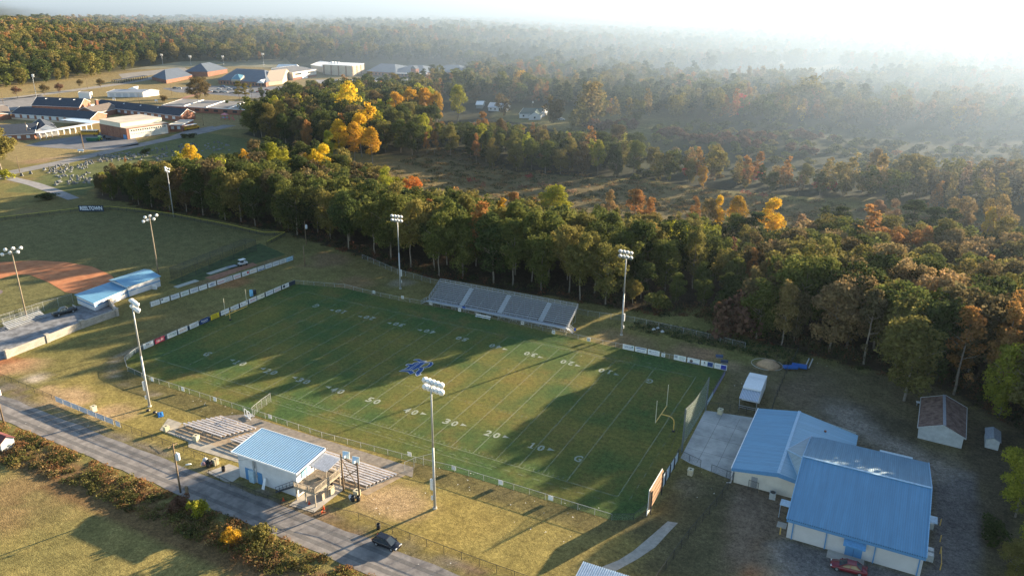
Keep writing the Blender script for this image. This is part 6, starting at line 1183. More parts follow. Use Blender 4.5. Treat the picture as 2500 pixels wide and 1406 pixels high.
# batting cage and bullpen between dugout and sponsor fence
def batting_cage():
    t_ = T('batting_cage', 'dark netted batting cage on slim posts behind the baseball sign fence', 'batting cage'); P0, P1, w_ = np.array((-40.4, 38.5)), np.array((-43.5, 70.5)), 4.2
    d = (P1 - P0) / np.linalg.norm(P1 - P0); n_ = np.array((d[1], -d[0])); top = MB(); pm = MB()
    for k in range(7):
        for s in (0, 1): p = P0 + (P1 - P0) * k / 6 + n_ * w_ * s; mb = MB(); mb.tube((*p, 0), (*p, 3.6), .04, .04, 6); mb.build('post', DARK, t_)
    A, B, C_, D_ = [(*(P0 + n_ * w_ * s + (P1 - P0) * u), 3.5) for s, u in ((0, 0), (1, 0), (1, 1), (0, 1))]; g = lambda p: (p[0], p[1], .02)
    for q in ((A, B, C_, D_), (A, g(A), g(B), B), (D_, C_, g(C_), g(D_)), (A, D_, g(D_), g(A)), (B, g(B), g(C_), C_)): pm.poly(q)
    pm.build('netting', mesh_wire('cage_net', (.03, .035, .04), .22, .10), t_); mb = MB(); mb.bar(A, D_, .05); mb.bar(B, C_, .05); mb.bar(A, B, .05); mb.bar(C_, D_, .05); mb.build('top_cable', DARK, t_)
batting_cage()
sheet('bullpen_turf', [(-39, 36), (-33, 36), (-28, 72), (-44, 77), (-42, 60)], .024, mat('bullpen_grass', (.05, .075, .025), .95, var=.35, scale=.5)); sheet('bullpen_clay', [(-33.2, 44), (-29.4, 44), (-28.2, 60), (-31.2, 61)], .032, mat('bullpen_clay_brown', (.26, .13, .08), .95, var=.25, scale=.8))
for q, (x, y, l, r_) in enumerate(((-33.4, 37.8, 7, 1.48), (-34.3, 50.5, 7.5, 1.5))): mb = MB(); mb.box(0, 0, .08, l, 1.9, .1); o = mb.build('turf_mat', mat('pale_mat', (.36, .37, .33), .8, var=.15)); o.location = (x, y, 0); o.rotation_euler = (0, 0, r_); tag(o, ('pale pitching mat nearest the clubhouse', 'pale pitching mat beside the striped utility cart')[q], 'mat', 'pitching mats in the bullpen')
p = G(618, 724, 0); t_ = T('utility_box', 'light blue box with black panel standing behind the end-zone signs', 'utility box', (p[0], p[1], 0), 1.2); mb = MB(); mb.box(-.4, 0, 1.1, .7, .7, 1.7); mb.build('cabinet', mat('sky_blue_panel', (.20, .50, .75), .5), t_); mb = MB(); mb.box(.45, 0, 1.2, .9, .6, 1.3); mb.build('dark_panel', DARK, t_); mb = MB(); mb.bar((-.4, 0, 0), (-.4, 0, .4), .12); mb.bar((.5, 0, 0), (.5, 0, .6), .12); mb.build('leg', DARK, t_)
# ------------------------------------------------------------------ vehicles
RUB = mat('tyre_rubber', (.02, .02, .02), .85); RIM = mat('alloy_rim', (.45, .46, .48), .35, .6); HL = mat('headlight_glass', (.70, .72, .72), .1, spec=.8); TL = mat('tail_light_red', (.35, .02, .02), .3)
def paintm(n, c): return mat('car_paint_' + n, c, .22, .15, var=.04, spec=.7)
def car(label, loc, rz, paint, kind='sedan', group=None, cat='car', L_=4.6, W=1.78):
    t_ = T('parked_car' if kind != 'pickup' else 'pickup_truck', label, cat, loc, rz, group); h = W / 2
    def ring(x, hw, zl, zt, rnd=.12): return [(x, -hw, zl + .12), (x, -hw * .9, zl), (x, hw * .9, zl), (x, hw, zl + .12), (x, hw, zt - rnd), (x, hw * .88, zt - .02), (x, 0, zt + .03), (x, -hw * .88, zt - .02), (x, -hw, zt - rnd)]
    X = L_ / 2; hood = .78 if kind != 'pickup' else 1.02; bel = .92 if kind != 'pickup' else 1.1
    st = [(-X, h * .80, .36, bel - .22), (-X + .12, h * .93, .28, bel - .04), (-X + .7, h, .24, bel), (-.3, h, .22, bel), (.75, h, .22, bel - .03), (X - .75, h * .98, .24, hood), (X - .2, h * .90, .28, hood - .1), (X, h * .72, .36, hood - .26)]
    if kind == 'pickup': st = [(-X, h * .95, .45, bel), (-X + .1, h, .42, bel), (-.2, h, .4, bel), (.9, h, .4, bel), (X - .3, h * .98, .4, hood), (X, h * .9, .5, hood - .12)]
    mb = MB(); mb.loft([ring(*s) for s in st]); mb.build('body', paint, t_, True)
    c0, c1, r0, r1, zr = {'sedan': (-1.75, 1.25, -.95, .25, 1.42), 'hatch': (-2.05, 1.35, -1.45, .35, 1.5), 'pickup': (-.55, 1.45, -.35, .75, 1.82)}[kind]
    mb = MB(); mb.add([(c0, -h * .86, bel - .03), (c1, -h * .86, bel - .06), (c1, h * .86, bel - .06), (c0, h * .86, bel - .03), (r0, -h * .66, zr), (r1, -h * .66, zr), (r1, h * .66, zr), (r0, h * .66, zr)], [(0, 1, 5, 4), (1, 2, 6, 5), (2, 3, 7, 6), (3, 0, 4, 7), (4, 5, 6, 7)]); mb.build('window', GLASS, t_)
    mb = MB(); mb.add([(r0 - .06, -h * .68, zr - .02), (r1 + .05, -h * .68, zr - .02), (r1 + .05, h * .68, zr - .02), (r0 - .06, h * .68, zr - .02), (r0, -h * .58, zr + .06), (r1, -h * .58, zr + .06), (r1, h * .58, zr + .06), (r0, h * .58, zr + .06)], [(0, 1, 5, 4), (1, 2, 6, 5), (2, 3, 7, 6), (3, 0, 4, 7), (4, 5, 6, 7)]); mb.build('roof', paint, t_)
    mb = MB()
    for s in (-1, 1):
        for (a, b) in (((c0, bel), (r0, zr)), ((c1, bel), (r1, zr)), (((c0 + c1) / 2 + .1, bel), ((r0 + r1) / 2 + .1, zr))): mb.bar((a[0], s * h * .865, a[1] - .04), (b[0], s * h * .67, b[1]), .09, .09)
    mb.build('pillars', paint, t_)
    if kind == 'pickup':
        mb = MB(); mb.box((-X + c0) / 2 - .02, 0, bel + .03, (c0 + X) - .25, W * .8, .06); mb.build('bed_liner', DARK, t_)
        mb = MB(); mb.box(-X + .35, 0, bel + .3, .1, W * .84, .5); mb.box(c0 - .1, 0, bel + .33, .08, W * .84, .55); mb.build('bed_rack', STEEL, t_)
    R = .33 if kind != 'pickup' else .4
    for x in (-X * .60, X * .62):
        for s in (-1, 1): mb = MB(); mb.tube((x, s * (h - .2), R), (x, s * (h + .01), R), R, R, 16); o = mb.build('wheel', RUB, t_); mb = MB(); mb.tube((x, s * (h - .02), R), (x, s * (h + .025), R), R * .6, R * .55, 12); mb.build('rim', RIM, o)
    for s in (-1, 1): mb = MB(); mb.box(X - .16, s * h * .66, hood - .2, .22, .34, .14); mb.build('headlight', HL, t_); mb = MB(); mb.box(-X + .06, s * h * .7, bel - .2, .12, .34, .16); mb.build('taillight', TL, t_); mb = MB(); mb.box(c1 - .35, s * (h + .08), bel + .05, .16, .14, .12); mb.build('mirror', paint, t_)
    return t_
car('black hatchback parked on the road verge below the near floodlight', (83.6, -27.5, 0), math.radians(-1), paintm('black', (.012, .013, .02)), 'hatch', L_=4.5)
car('dark red sedan parked in front of the gymnasium doors', (144.9, -1.0, 0), math.radians(184), paintm('maroon', (.16, .012, .022)), 'sedan', L_=4.9, W=1.85)
car('black pickup truck with open bed inside the stone wall', (-42.6, 7.4, 0), math.radians(-102), paintm('pickup_black', (.012, .014, .016)), 'pickup', L_=5.7, W=1.95, cat='truck')
car('white car nosing in at the left edge beyond the outfield', (0, 0, 0), 0, paintm('white', (.6, .61, .62)), 'sedan') if False else None
def cart(px, py):
    p = G(px, py, 0); t_ = T('utility_cart', 'white and black utility cart with trailer in the bullpen', 'utility cart', (p[0], p[1], 0), 1.35); mb = MB(); mb.box(.2, 0, .75, 2.6, 1.4, .5); mb.build('body', paintm('white', (.6, .61, .62)), t_); mb = MB(); mb.box(0, 0, 1.9, 1.9, 1.4, .08); mb.build('roof', TRIMW, t_)
    for x in (-.85, .85):
        for y in (-.6, .6): mb = MB(); mb.bar((x, y, .9), (x, y, 1.9), .06); mb.build('roof_post', DARK, t_)
    mb = MB(); mb.box(-.1, 0, 1.1, .5, 1.2, .5); mb.build('seat', DARK, t_)
    for x in (-.9, 1.0):
        for y in (-.7, .7): mb = MB(); mb.tube((x, y - .1, .32), (x, y + .1, .32), .32, .32, 12); mb.build('wheel', RUB, t_)
    mb = MB(); mb.box(-3.4, .2, .5, 2.8, 1.6, .12); mb.box(-1.9, .1, .45, 1.0, .1, .1); mb.build('towed_trailer', mat('cart_trailer_grey', (.22, .25, .30), .5), t_)
cart(592, 648)
# ------------------------------------------------------------------ bins, barrels, cones and odds and ends
BINC = mat('pebble_bin', (.52, .47, .33), .9, var=.2, scale=8)
def concrete_bin(px, py, label, m=BINC, s=1.0, xy=None):
    p = xy or G(px, py, 0); t_ = T('litter_bin', label, 'bin', (p[0], p[1], 0), random.uniform(-.2, .2), 'square concrete litter bins'); mb = MB(); mb.box(0, 0, .5 * s, .85 * s, .85 * s, 1.0 * s); mb.build('shell', m, t_); mb = MB(); mb.box(0, 0, 1.05 * s, .95 * s, .95 * s, .12 * s); o = mb.build('lid', m, t_); mb = MB(); mb.tube((0, 0, 1.1 * s), (0, 0, 1.12 * s), .2 * s, .2 * s, 12); mb.build('opening', DARK, o)
for px, py, lab in ((230, 1003, 'cream litter bin on the bare patch behind the roadside banners'), (407, 1052, 'cream litter bin at the left end of the ramp handrail'), (480, 1075, 'cream litter bin at the right end of the ramp handrail'), (527, 1133, 'yellowish litter bin beside the rubbish heap'), (872, 1210, 'white litter bin in front of the speaker frame'), (808, 1203, 'pale litter bin at the edge of the press box slab'), (1758, 1010, 'pale litter bin at the far fence of the patio'), (1685, 1158, 'litter bin with a dark emblem at the near fence of the patio')): concrete_bin(px, py, lab)
def barrel(px, py, label, m=DARK, lying=False):
    p = G(px, py, 0); t_ = T('trash_barrel', label, 'barrel', (p[0], p[1], .32 if lying else 0), .4, 'drums used for rubbish'); 
    if lying: t_.rotation_euler = (PI / 2, 0, .9)
    mb = MB(); mb.lathe([(.28, 0), (.31, .05), (.30, .3), (.32, .32), (.30, .35), (.30, .6), (.32, .62), (.30, .65), (.30, .92), (.27, .92), (.26, .5)], 16); mb.build('drum', m, t_, True); mb = MB(); mb.tube((0, 0, .1), (0, 0, .62), .27, .27, 14); mb.build('bag', mat('black_bag', (.015, .015, .015), .4), t_)
for px, py, lab, m, l in ((875, 1222, 'dark barrel beside the foot of the darker speaker pole', DARK, 0), (862, 1222, 'dark barrel left of another at the speaker frame', DARK, 0), (810, 1192, 'dark barrel at the corner of the press box slab', mat('brown_drum', (.07, .055, .05), .7), 0), (546, 1150, 'brown barrel on the gate slab by the press box', MATS['brown_drum'], 0), (924, 1290, 'dark barrel at the fence above the black hatchback', DARK, 0), (855, 1214, 'white barrel lying on its side near the speaker frame', mat('white_drum', (.6, .6, .6), .5), 1)): barrel(px, py, lab, m, l)
def cone(px, py, label, rz=0, tip=False):
    p = G(px, py, 0); t_ = T('traffic_cone', label, 'traffic cone', (p[0], p[1], .18 if tip else 0), rz, 'orange traffic cones'); 
    if tip: t_.rotation_euler = (1.4, 0, rz)
    OR = mat('cone_orange', (.62, .10, .03), .5); mb = MB(); mb.box(0, 0, .03, .42, .42, .05); mb.build('base', OR, t_); mb = MB(); mb.lathe([(.17, .05), (.03, .75)], 12); mb.build('cone_body', OR, t_, True); mb = MB(); mb.lathe([(.128, .26), (.088, .44)], 12); mb.build('band', TRIMW, t_, True)
cone(692, 1222, 'traffic cone standing under the press box stairs'); cone(755, 1230, 'traffic cone standing under the wooden deck'); cone(790, 1242, 'traffic cone leaning by the slab corner', .5); cone(786, 1252, 'traffic cone lying on its side by the slab corner', 1.8, True)
p = G(648, 1188, 0); t_ = T('leaning_board', 'white board leaning against the press box wall', 'board', (57.2, -25.1, 0), 0); mb = MB(); mb.add([(-.3, -.5, 0), (.3, -.5, 0), (.22, .2, 1.7), (-.22, .2, 1.7), (-.3, -.56, 0), (.3, -.56, 0), (.22, .14, 1.7), (-.22, .14, 1.7)], [(0, 1, 2, 3), (7, 6, 5, 4), (0, 4, 5, 1), (1, 5, 6, 2), (2, 6, 7, 3), (3, 7, 4, 0)]); mb.build('panel', TRIMW, t_); mb = MB(); mb.bar((0, -.45, .02), (0, .1, 1.2), .05); mb.build('stiffener', STEEL, t_)
p = G(510, 1137, 0); t_ = T('rubbish_heap', 'heap of rubbish bags by the roadside fence', 'rubbish', (p[0], p[1], 0)); rr = random.Random(3)
for k in range(9):
    a = rr.uniform(0, 6.28); q = rr.uniform(0, 1.2); r_ = rr.uniform(.3, .5); mb = MB(); mb.lathe([(r_ * .6, 0), (r_, .25 * r_ * 2), (r_ * .9, .6 * r_ * 2), (r_ * .4, .85 * r_ * 2), (.05, .95 * r_ * 2)], 9, (math.cos(a) * q, math.sin(a) * q * .7, rr.uniform(0, .3) if k < 6 else .5)); mb.build('bag', mat(('bag_black', 'bag_white', 'bag_pink')[k % 3], ((.02, .02, .02), (.5, .5, .52), (.30, .18, .2))[k % 3], .5), t_, True)
t_ = T('steel_steps', 'white steel step frame at the top of the left bleachers', 'steps', (37.6, -9.6, 0), -.3)
for x in (-.9, .4): 
    mb = MB(); mb.bar((x, 0, 0), (x, 0, 1.7), .09); mb.bar((x + .9, 0, 0), (x + .9, 0, 1.7), .09); mb.bar((x, 0, 1.7), (x + .9, 0, 1.7), .09); mb.bar((x, 0, .25), (x + .9, 0, .25), .2, .12); mb.build('frame', TRIMW, t_)
mb = MB(); mb.box(0, .5, .3, 1.4, .8, .08); mb.box(0, 1.0, .15, 1.4, .5, .08); mb.build('tread', STEEL, t_)
p = G(392, 1012, 0); t_ = T('blue_tarp', 'crumpled blue tarp on the grass by the left floodlight', 'tarp', (p[0], p[1], 0), -.6); mb = MB(); n = 9; rr = random.Random(8)
vs = [(-1.1 + 2.2 * i / n, -.5 + 1.0 * j / n, .06 + .26 * rr.random() * math.sin(PI * i / n) * math.sin(PI * j / n) ** .5) for i in range(n + 1) for j in range(n + 1)]; mb.add(vs, [(i * (n + 1) + j, (i + 1) * (n + 1) + j, (i + 1) * (n + 1) + j + 1, i * (n + 1) + j + 1) for i in range(n) for j in range(n)]); mb.build('sheet', mat('tarp_blue', (.03, .16, .42), .4), t_, True)
for k, (px, py) in enumerate(((362, 1003), (378, 1008))): mb = MB(); mb.lathe([(.3, 0), (.42, .15), (.3, .35), (.1, .42)], 9); o = mb.build('rubbish_bag', MATS['bag_black']); q = G(px, py, 0); o.location = (q[0], q[1], 0); tag(o, 'black bag on the grass %s the blue tarp' % ('two steps left of', 'just left of')[k], 'bag', 'black bags left by the tarp')
t_ = T('condenser_unit', 'grey air conditioner outside the field house front wall', 'air conditioner', (132.2, 11.6, 0), .1); mb = MB(); mb.box(0, 0, .55, 1.0, 1.0, 1.1); mb.build('cabinet', mat('condenser_grey', (.38, .4, .4), .6), t_); mb = MB(); mb.lathe([(.42, 0), (.40, .06), (.3, .06)], 14, (0, 0, 1.1)); mb.build('fan_guard', DARK, t_)
# sand pile ring and blue pole-vault equipment
mb = MB(); R0 = np.random.default_rng(4); n = 20; rings = []
for q, z in ((1, .04), (.8, .55), (.5, 1.1), (.2, 1.4)): rings.append([(122.6 + 2.7 * q * math.cos(2 * PI * k / n) * (1 + .08 * R0.normal()), 62.2 + 2.5 * q * math.sin(2 * PI * k / n) * (1 + .08 * R0.normal()), z) for k in range(n)])
mb.loft(rings); o = mb.build('sand_pile', mat('orange_sand', (.44, .29, .17), .95, var=.2, scale=2), None, True); tag(o, 'heap of orange sand inside a ring beyond the white trailer', 'sand heap')
mb = MB(); 
for k in range(26): a, b = 2 * PI * k / 26, 2 * PI * (k + 1) / 26; mb.tube((122.2 + 3.4 * math.cos(a), 62.6 + 3.0 * math.sin(a), .07), (122.2 + 3.4 * math.cos(b), 62.6 + 3.0 * math.sin(b), .07), .06, .06, 5)
tag(mb.build('edging_hose', mat('pale_hose', (.5, .48, .42), .6)), 'pale hose ring lying round the sand heap', 'hose')
t_ = T('blocking_sled', 'blue padded training sled with long rails beside the sand heap', 'training sled', (128.2, 63.2, 0), .25); BP = mat('sled_pad_blue', (.03, .13, .42), .5)
for x, y, l, w_, rz in ((-1.2, -.6, 3.0, 1.1, .2), (.8, .5, 3.2, 1.3, -.15)): mb = MB(); mb.box(x, y, .7, l, w_, .5, rz); mb.build('pad', BP, t_)
for s in (0, .8): mb = MB(); mb.bar((2.0 + s, .4, .5), (3.4 + s, 5.2, .6), .22); mb.build('rail', mat('rail_pale', (.5, .5, .48), .6), t_)
mb = MB(); mb.bar((-2.4, 0, .2), (2.6, .2, .2), .18); mb.bar((-2, 1, .2), (2.6, 1, .2), .15); mb.build('sled_frame', DARK, t_)
for px, py, lab, c in ((1768, 886, 'dark wheeled tackle dummy on the sandy patch behind the far signs', (.05, .07, .12)), (1756, 873, 'dark tackle dummy on the grass behind the sandy patch', (.07, .1, .18))):
    p = G(px, py, 0); t_ = T('tackle_dummy', lab, 'training dummy', (p[0], p[1], 0), .3, 'training dummies behind the far signs'); mb = MB(); mb.tube((-.8, 0, .45), (.8, 0, .45), .32, .32, 10); mb.build('pad', mat('dummy_%s' % px, c, .6), t_); mb = MB(); mb.box(0, 0, .08, 1.4, .7, .1); mb.build('base', STEEL, t_)
for px, py in ((1596, 806), (1606, 803), (1617, 811)): p = G(px, py, 0); mb = MB(); mb.lathe([(.35, 0), (.5, .12), (.42, .35), (.15, .5)], 8); o = mb.build('white_boulder', mat('pale_rock', (.5, .5, .48), .9)); o.location = (p[0], p[1], float(gz(p[0], p[1]))); tag(o, {1596: 'left of three pale lumps', 1606: 'farthest of three pale lumps', 1617: 'right of three pale lumps'}[px] + ' in the weeds behind the far floodlight', 'rock', 'pale lumps in the weeds')
p = G(2250, 991, 0); t_ = T('outdoor_table', 'white plank table left of the rusty tin shed', 'table', (p[0], p[1], 0), .1); mb = MB(); mb.box(0, 0, .75, 2.2, .8, .06); mb.build('tabletop', TRIMW, t_)
for x in (-.9, .9): mb = MB(); mb.box(x, 0, .37, .08, .6, .74); mb.build('leg', STEEL, t_)
# ------------------------------------------------------------------ road, utility poles, wires
ROADM = mat('worn_asphalt', (.19, .172, .165), .9, var=.3, scale=.5, c2=(.29, .265, .245), bump=.2, scale2=9)
def strip(name, C, w_, z, m, kind='structure', wob=0, seed=1):
    r = random.Random(seed); Ls, Rs = [], []
    for k, (x, y) in enumerate(C):
        x2, y2 = C[min(k + 1, len(C) - 1)]; x1, y1 = C[max(k - 1, 0)]; d = math.hypot(x2 - x1, y2 - y1); nx, ny = -(y2 - y1) / d, (x2 - x1) / d; a, b = w_ / 2 + r.uniform(-wob, wob), w_ / 2 + r.uniform(-wob, wob)
        Ls.append((x + nx * a, y + ny * a, z + float(gz(x + nx * a, y + ny * a)))); Rs.append((x - nx * b, y - ny * b, z + float(gz(x - nx * b, y - ny * b))))
    mb = MB(); n = len(C); mb.add(Ls + Rs, [(n + k, n + k + 1, k + 1, k) for k in range(n - 1)]); o = mb.build(name, m); o['kind'] = kind; return o
RC = [(-260 + 4 * k, -27.2 - .0203 * (-260 + 4 * k)) for k in range(0, 108)]; RC = [(x, -30.0 - .016 * (x - 40) if x > -60 else -28.4) for x, _ in RC]
strip('road', RC, 6.0, .03, ROADM, wob=.25)
t2 = MB()
for s in (-1, 1):
    for (x0, y0), (x1, y1) in zip(RC[:-1], RC[1:]):
        if -40 < x0 < 125: t2.poly([(x0, y0 + s * 1.45 - .4, .037), (x1, y1 + s * 1.45 - .4, .037), (x1, y1 + s * 1.45 + .4, .037), (x0, y0 + s * 1.45 + .4, .037)])
struct('wheel_tracks', t2, paint_mat('track_grey', (.19, .185, .18), .45))
TRANS = mat('transformer_grey', (.60, .62, .64), .4, var=.06)
def utility_pole(label, loc, H, trans=True, lamp=False, arms=True, group='utility poles'):
    t_ = T('utility_pole', label, 'utility pole', loc, 0, group); mb = MB(); mb.tube((0, 0, -.3), (0, 0, H), .16, .11, 8); mb.build('pole', WOODP, t_, True)
    if arms: mb = MB(); mb.bar((-.1, -.9, H - .35), (-.1, .9, H - .35), .1, .12); mb.build('crossarm', WOODP, t_)
    if trans: mb = MB(); mb.lathe([(.1, 0), (.34, .03), (.36, .1), (.36, 1.05), (.28, 1.2), (.1, 1.24)], 12, (.5, .15, H * .68)); o = mb.build('transformer', TRANS, t_, True); mb = MB(); mb.tube((.5, .15, H * .68 + 1.2), (.5, .15, H * .68 + 1.5), .05, .05, 6); mb.tube((.3, .15, H * .68 + 1.2), (.3, .15, H * .68 + 1.45), .05, .05, 6); mb.build('bushing', TRANS, o)
    if lamp: mb = MB(); mb.bar((.1, 0, H * .45), (1.3, .9, H * .56), .06); o = mb.build('lamp_arm', STEEL, t_); mb = MB(); mb.loft([[(1.2 + q + 0 * c, .83 + .7 * q + s * r, H * .57 + c * r * .6) for s, c in [(math.sin(2 * PI * k / 8), math.cos(2 * PI * k / 8)) for k in range(8)]] for q, r in ((0, .08), (.25, .22), (.6, .2), (.75, .05))]); mb.build('street_lamp', LAMPW, o, True)
    return t_
utility_pole('utility pole with a white transformer at the left edge of the road', (-1.9, -32.6, 0), 8.5); utility_pole('utility pole with street lamp and big transformer by the hedge', (46.0, -32.6, 0), 9.2, True, True)
p = G(445, 1202, 0); mb = MB(); mb.box(0, 0, .75, .5, .3, 1.5); o = mb.build('meter_pedestal', WOODP); o.location = (47.3, -32.4, 0); tag(o, 'short wooden meter post beside the street lamp pole', 'post')
def wires(label, runs):
    mb = MB()
    for p, q, sag in runs:
        p, q = Vector(p), Vector(q); n = 10; P = [p.lerp(q, k / n) - Vector((0, 0, sag * 4 * (k / n) * (1 - k / n))) for k in range(n + 1)]
        for a, b in zip(P[:-1], P[1:]): mb.tube(a, b, .018, .018, 4, False)
    tag(mb.build('overhead_wire', DARK), label, 'wire')
wires('overhead wire strung along the road between the two transformer poles', [((-1.9, -32.6, 8.3), (46, -32.6, 9), .7)]); wires('service wires running from the street lamp pole to the press box', [((46, -32.6, 6.6), (54.6, -24.9, 4.6), .4)])
utility_pole('bare wooden pole inside the wood edge by the outfield corner', (-29.7, 83.5, 0), 8, True, False, False, 'utility poles'); utility_pole('thin bare pole on the grass beyond the baseball signs', (-14.8, 66.0, 0), 6.5, False, False, False)
for k, x in enumerate((546, 601)): pass
# ------------------------------------------------------------------ the two schools beyond the cemetery
RBRICK = brick('red_brick', (.25, .10, .065), (.20, .08, .052), (.26, .18, .14), 1.0, .5, .18); TBRICK = mat('tan_masonry', (.50, .42, .32), .9, var=.08, scale=.3); SHING = mat('dark_shingle', (.035, .045, .065), .85, var=.25, scale=.8); BSHING = mat('brown_shingle', (.14, .115, .10), .9, var=.2, scale=.8); GBLUE = mat('grey_blue_metal_roof', (.085, .108, .145), .65, .0, var=.1, scale=.2); FLATR = mat('pale_flat_roof', (.50, .44, .36), .9, var=.12, scale=.15); WHITER = mat('white_membrane_roof', (.78, .78, .76), .7, var=.06, scale=.2); GREYR = mat('grey_flat_roof', (.22, .21, .205), .9, var=.2, scale=.2); WINW = mat('window_panel_white', (.52, .56, .60), .4, var=.1, scale=2)
def q4(a, b, c): a, b, c = G2(*a), G2(*b), G2(*c); P = [a, b, c, a + c - b]; return P
def ccw(P):
    A = sum(P[i][0] * P[(i + 1) % 4][1] - P[(i + 1) % 4][0] * P[i][1] for i in range(4)); return P if A > 0 else [P[1], P[0], P[3], P[2]]
def windows(t_, Q, i, n, z0, z1, frac=.6, m=WINW, name='window', u0=.03, u1=.97, frame=None):
    for k in range(n): a = u0 + (u1 - u0) * (k + .5 - frac / 2) / n; b = u0 + (u1 - u0) * (k + .5 + frac / 2) / n; wall_piece(t_, Q, i, a, b, z0, z1, name, m)
def gh(name, label, cat, px3, eave, ridge, wm, rm, along=0, **k): return gable_house(name, label, cat, ccw(q4(*px3)), eave, ridge, wm, rm, along, **k)
def flat_block(name, label, cat, px3, h, wm, rm, trim=None, parapet=.3):
    P = ccw(q4(*px3)); c = sum(P) / 4; t_ = T(name, label, cat, (c[0], c[1], 0)); Q = [p - c for p in P]; mb = MB(); mb.prism([tuple(p) for p in Q], 0, h); mb.build('wall', wm, t_)
    R = [p * 1.012 for p in Q]; mb = MB(); mb.prism([tuple(p) for p in R], h, h + .12); mb.build('roof', rm, t_)
    if trim: mb = MB(); [mb.bar((*(R[i] * 1.002), h + .02), (*(R[(i + 1) % 4] * 1.002), h + .02), .12, .4) for i in range(4)]; mb.build('fascia', trim, t_)
    return t_, Q
# older brick school
t_, Q, ro = gh('classroom_wing', 'long brick classroom wing with dark roof and row of tall windows facing the camera', 'school building', ((30, 291), (222, 305), (262, 292)), 3.7, 6.6, RBRICK, SHING, 0, trim=TRIMW)
windows(t_, Q, 0, 10, 1.2, 3.4, .66); mb = MB(); a, b = Q[0], Q[1]; d = (b - a) / np.linalg.norm(b - a); n_ = np.array((d[1], -d[0])); mb.bar((*(a + n_ * .3), .5), (*(b + n_ * .3), .5), .5, 1.0); mb.build('base_ledge', TBRICK, t_)
t_, Q, ro = gh('classroom_wing', 'dark-roofed school wing rising behind the row of tall windows', 'school building', ((80, 272), (196, 277), (222, 262)), 4.2, 8.2, RBRICK, SHING, 0, trim=TRIMW)
for k, u in enumerate((.2, .5, .8)): mb = MB(); A = Q[0] * (1 - u) + Q[1] * u; B = Q[3] * (1 - u) + Q[2] * u; c = A * .62 + B * .38; mb.add([(c[0] - 1.2, c[1], 6.6), (c[0] + 1.2, c[1], 6.6), (c[0], c[1], 7.7), (c[0] + .3, c[1] + 2.5, 7.7)], [(0, 1, 2), (1, 3, 2), (0, 2, 3)]); mb.build('roof_gablet', TRIMW, t_)
t_, Q, ro = gh('classroom_wing', 'brown-roofed brick school section with a tall chimney and sunlit end', 'school building', ((186, 286), (238, 289), (294, 277)), 3.7, 6.9, RBRICK, BSHING, 1, trim=TRIMW); windows(t_, Q, 1, 5, 1.0, 3.0, .4)
mb = MB(); c = (Q[0] + Q[3]) / 2 * .2; mb.box(c[0] - 3, c[1] + 4, 6.5, 1.6, 1.6, 7.0); o = mb.build('chimney', RBRICK, t_); mb = MB(); mb.box(c[0] - 3, c[1] + 4, 10.05, 1.9, 1.9, .25); mb.build('chimney_cap', CONC, o)
mb = MB(); mb.add([(-4, -3, 5.6), (0, -3.4, 5.6), (-2, -3.2, 7.4), (-2, 0, 7.4)], [(0, 1, 2), (1, 3, 2), (0, 2, 3)]); mb.build('roof_gablet', TRIMW, t_)
t_, Q, ro = gh('classroom_wing', 'long dark-roofed wing ending in a plain orange brick gable', 'school building', ((232, 272), (441, 298), (478, 290)), 3.9, 7.4, RBRICK, SHING, 0, trim=TRIMW); windows(t_, Q, 0, 12, 1.3, 3.0, .4)
for u in (.3, .5, .7): mb = MB(); A = Q[0] * (1 - u) + Q[1] * u; B = Q[3] * (1 - u) + Q[2] * u; c = A * .65 + B * .35; mb.add([(c[0] - 1.1, c[1], 5.9), (c[0] + 1.1, c[1], 5.9), (c[0], c[1], 6.9), (c[0] + .3, c[1] + 2.3, 6.9)], [(0, 1, 2), (1, 3, 2), (0, 2, 3)]); mb.build('roof_gablet', TRIMW, t_)
t_, Q = flat_block('classroom_block', 'low flat-roofed brick block with stepped white fascia at the school rear', 'school building', ((398, 271), (616, 283), (655, 266)), 3.8, RBRICK, GREYR, TRIMW)
for u in (.25, .5, .75): mb = MB(); a = Q[0] * (1 - u) + Q[1] * u; b = Q[3] * (1 - u) + Q[2] * u; mb.bar((*a, 4.1), (*b, 4.1), .5, .7); mb.build('roof_step', TRIMW, t_)
windows(t_, Q, 0, 9, 1.2, 2.8, .45, GLASS)
t_, Q = flat_block('brick_gymnasium', 'brick school gymnasium with pale flat roof and long white window wall', 'school building', ((247, 328), (312, 341), (414, 326)), 6.2, RBRICK, FLATR)
R = [p * .985 for p in Q]; P0, P1, P2, P3 = R[0] * .80 + R[1] * .20, R[1] * .84 + R[0] * .16, R[2] * .84 + R[3] * .16, R[3] * .8 + R[2] * .2
mb = MB(); P1 = R[0] * .2 + R[1] * .8; P2 = R[3] * .2 + R[2] * .8; mb.prism([tuple(R[0]), tuple(P1), tuple(P2), tuple(R[3])], 6.3, 8.6); o = mb.build('clerestory', mat('cream_panel', (.66, .60, .48), .7, var=.06), t_); mb = MB(); mb.prism([tuple(p * 1.02) for p in (R[0], P1, P2, R[3])], 8.6, 8.8); mb.build('upper_roof', FLATR, o)
wall_piece(t_, Q, 1, .06, .97, .2, 5.6, 'window_wall', mat('white_glass_block', (.62, .60, .54), .35, var=.12, scale=1.2), .05)
for k in range(16): wall_piece(t_, Q, 1, .10 + k * .053, .13 + k * .053, 4.2, 5.0, 'window', GLASS, .10); 
for k in range(11): wall_piece(t_, Q, 1, .10 + k * .053, .13 + k * .053, 2.4, 2.9, 'window', mat('blue_grey_pane', (.2, .27, .33), .3), .10)
wall_piece(t_, Q, 0, .86, .97, 0, 2.4, 'door', DOORB); 
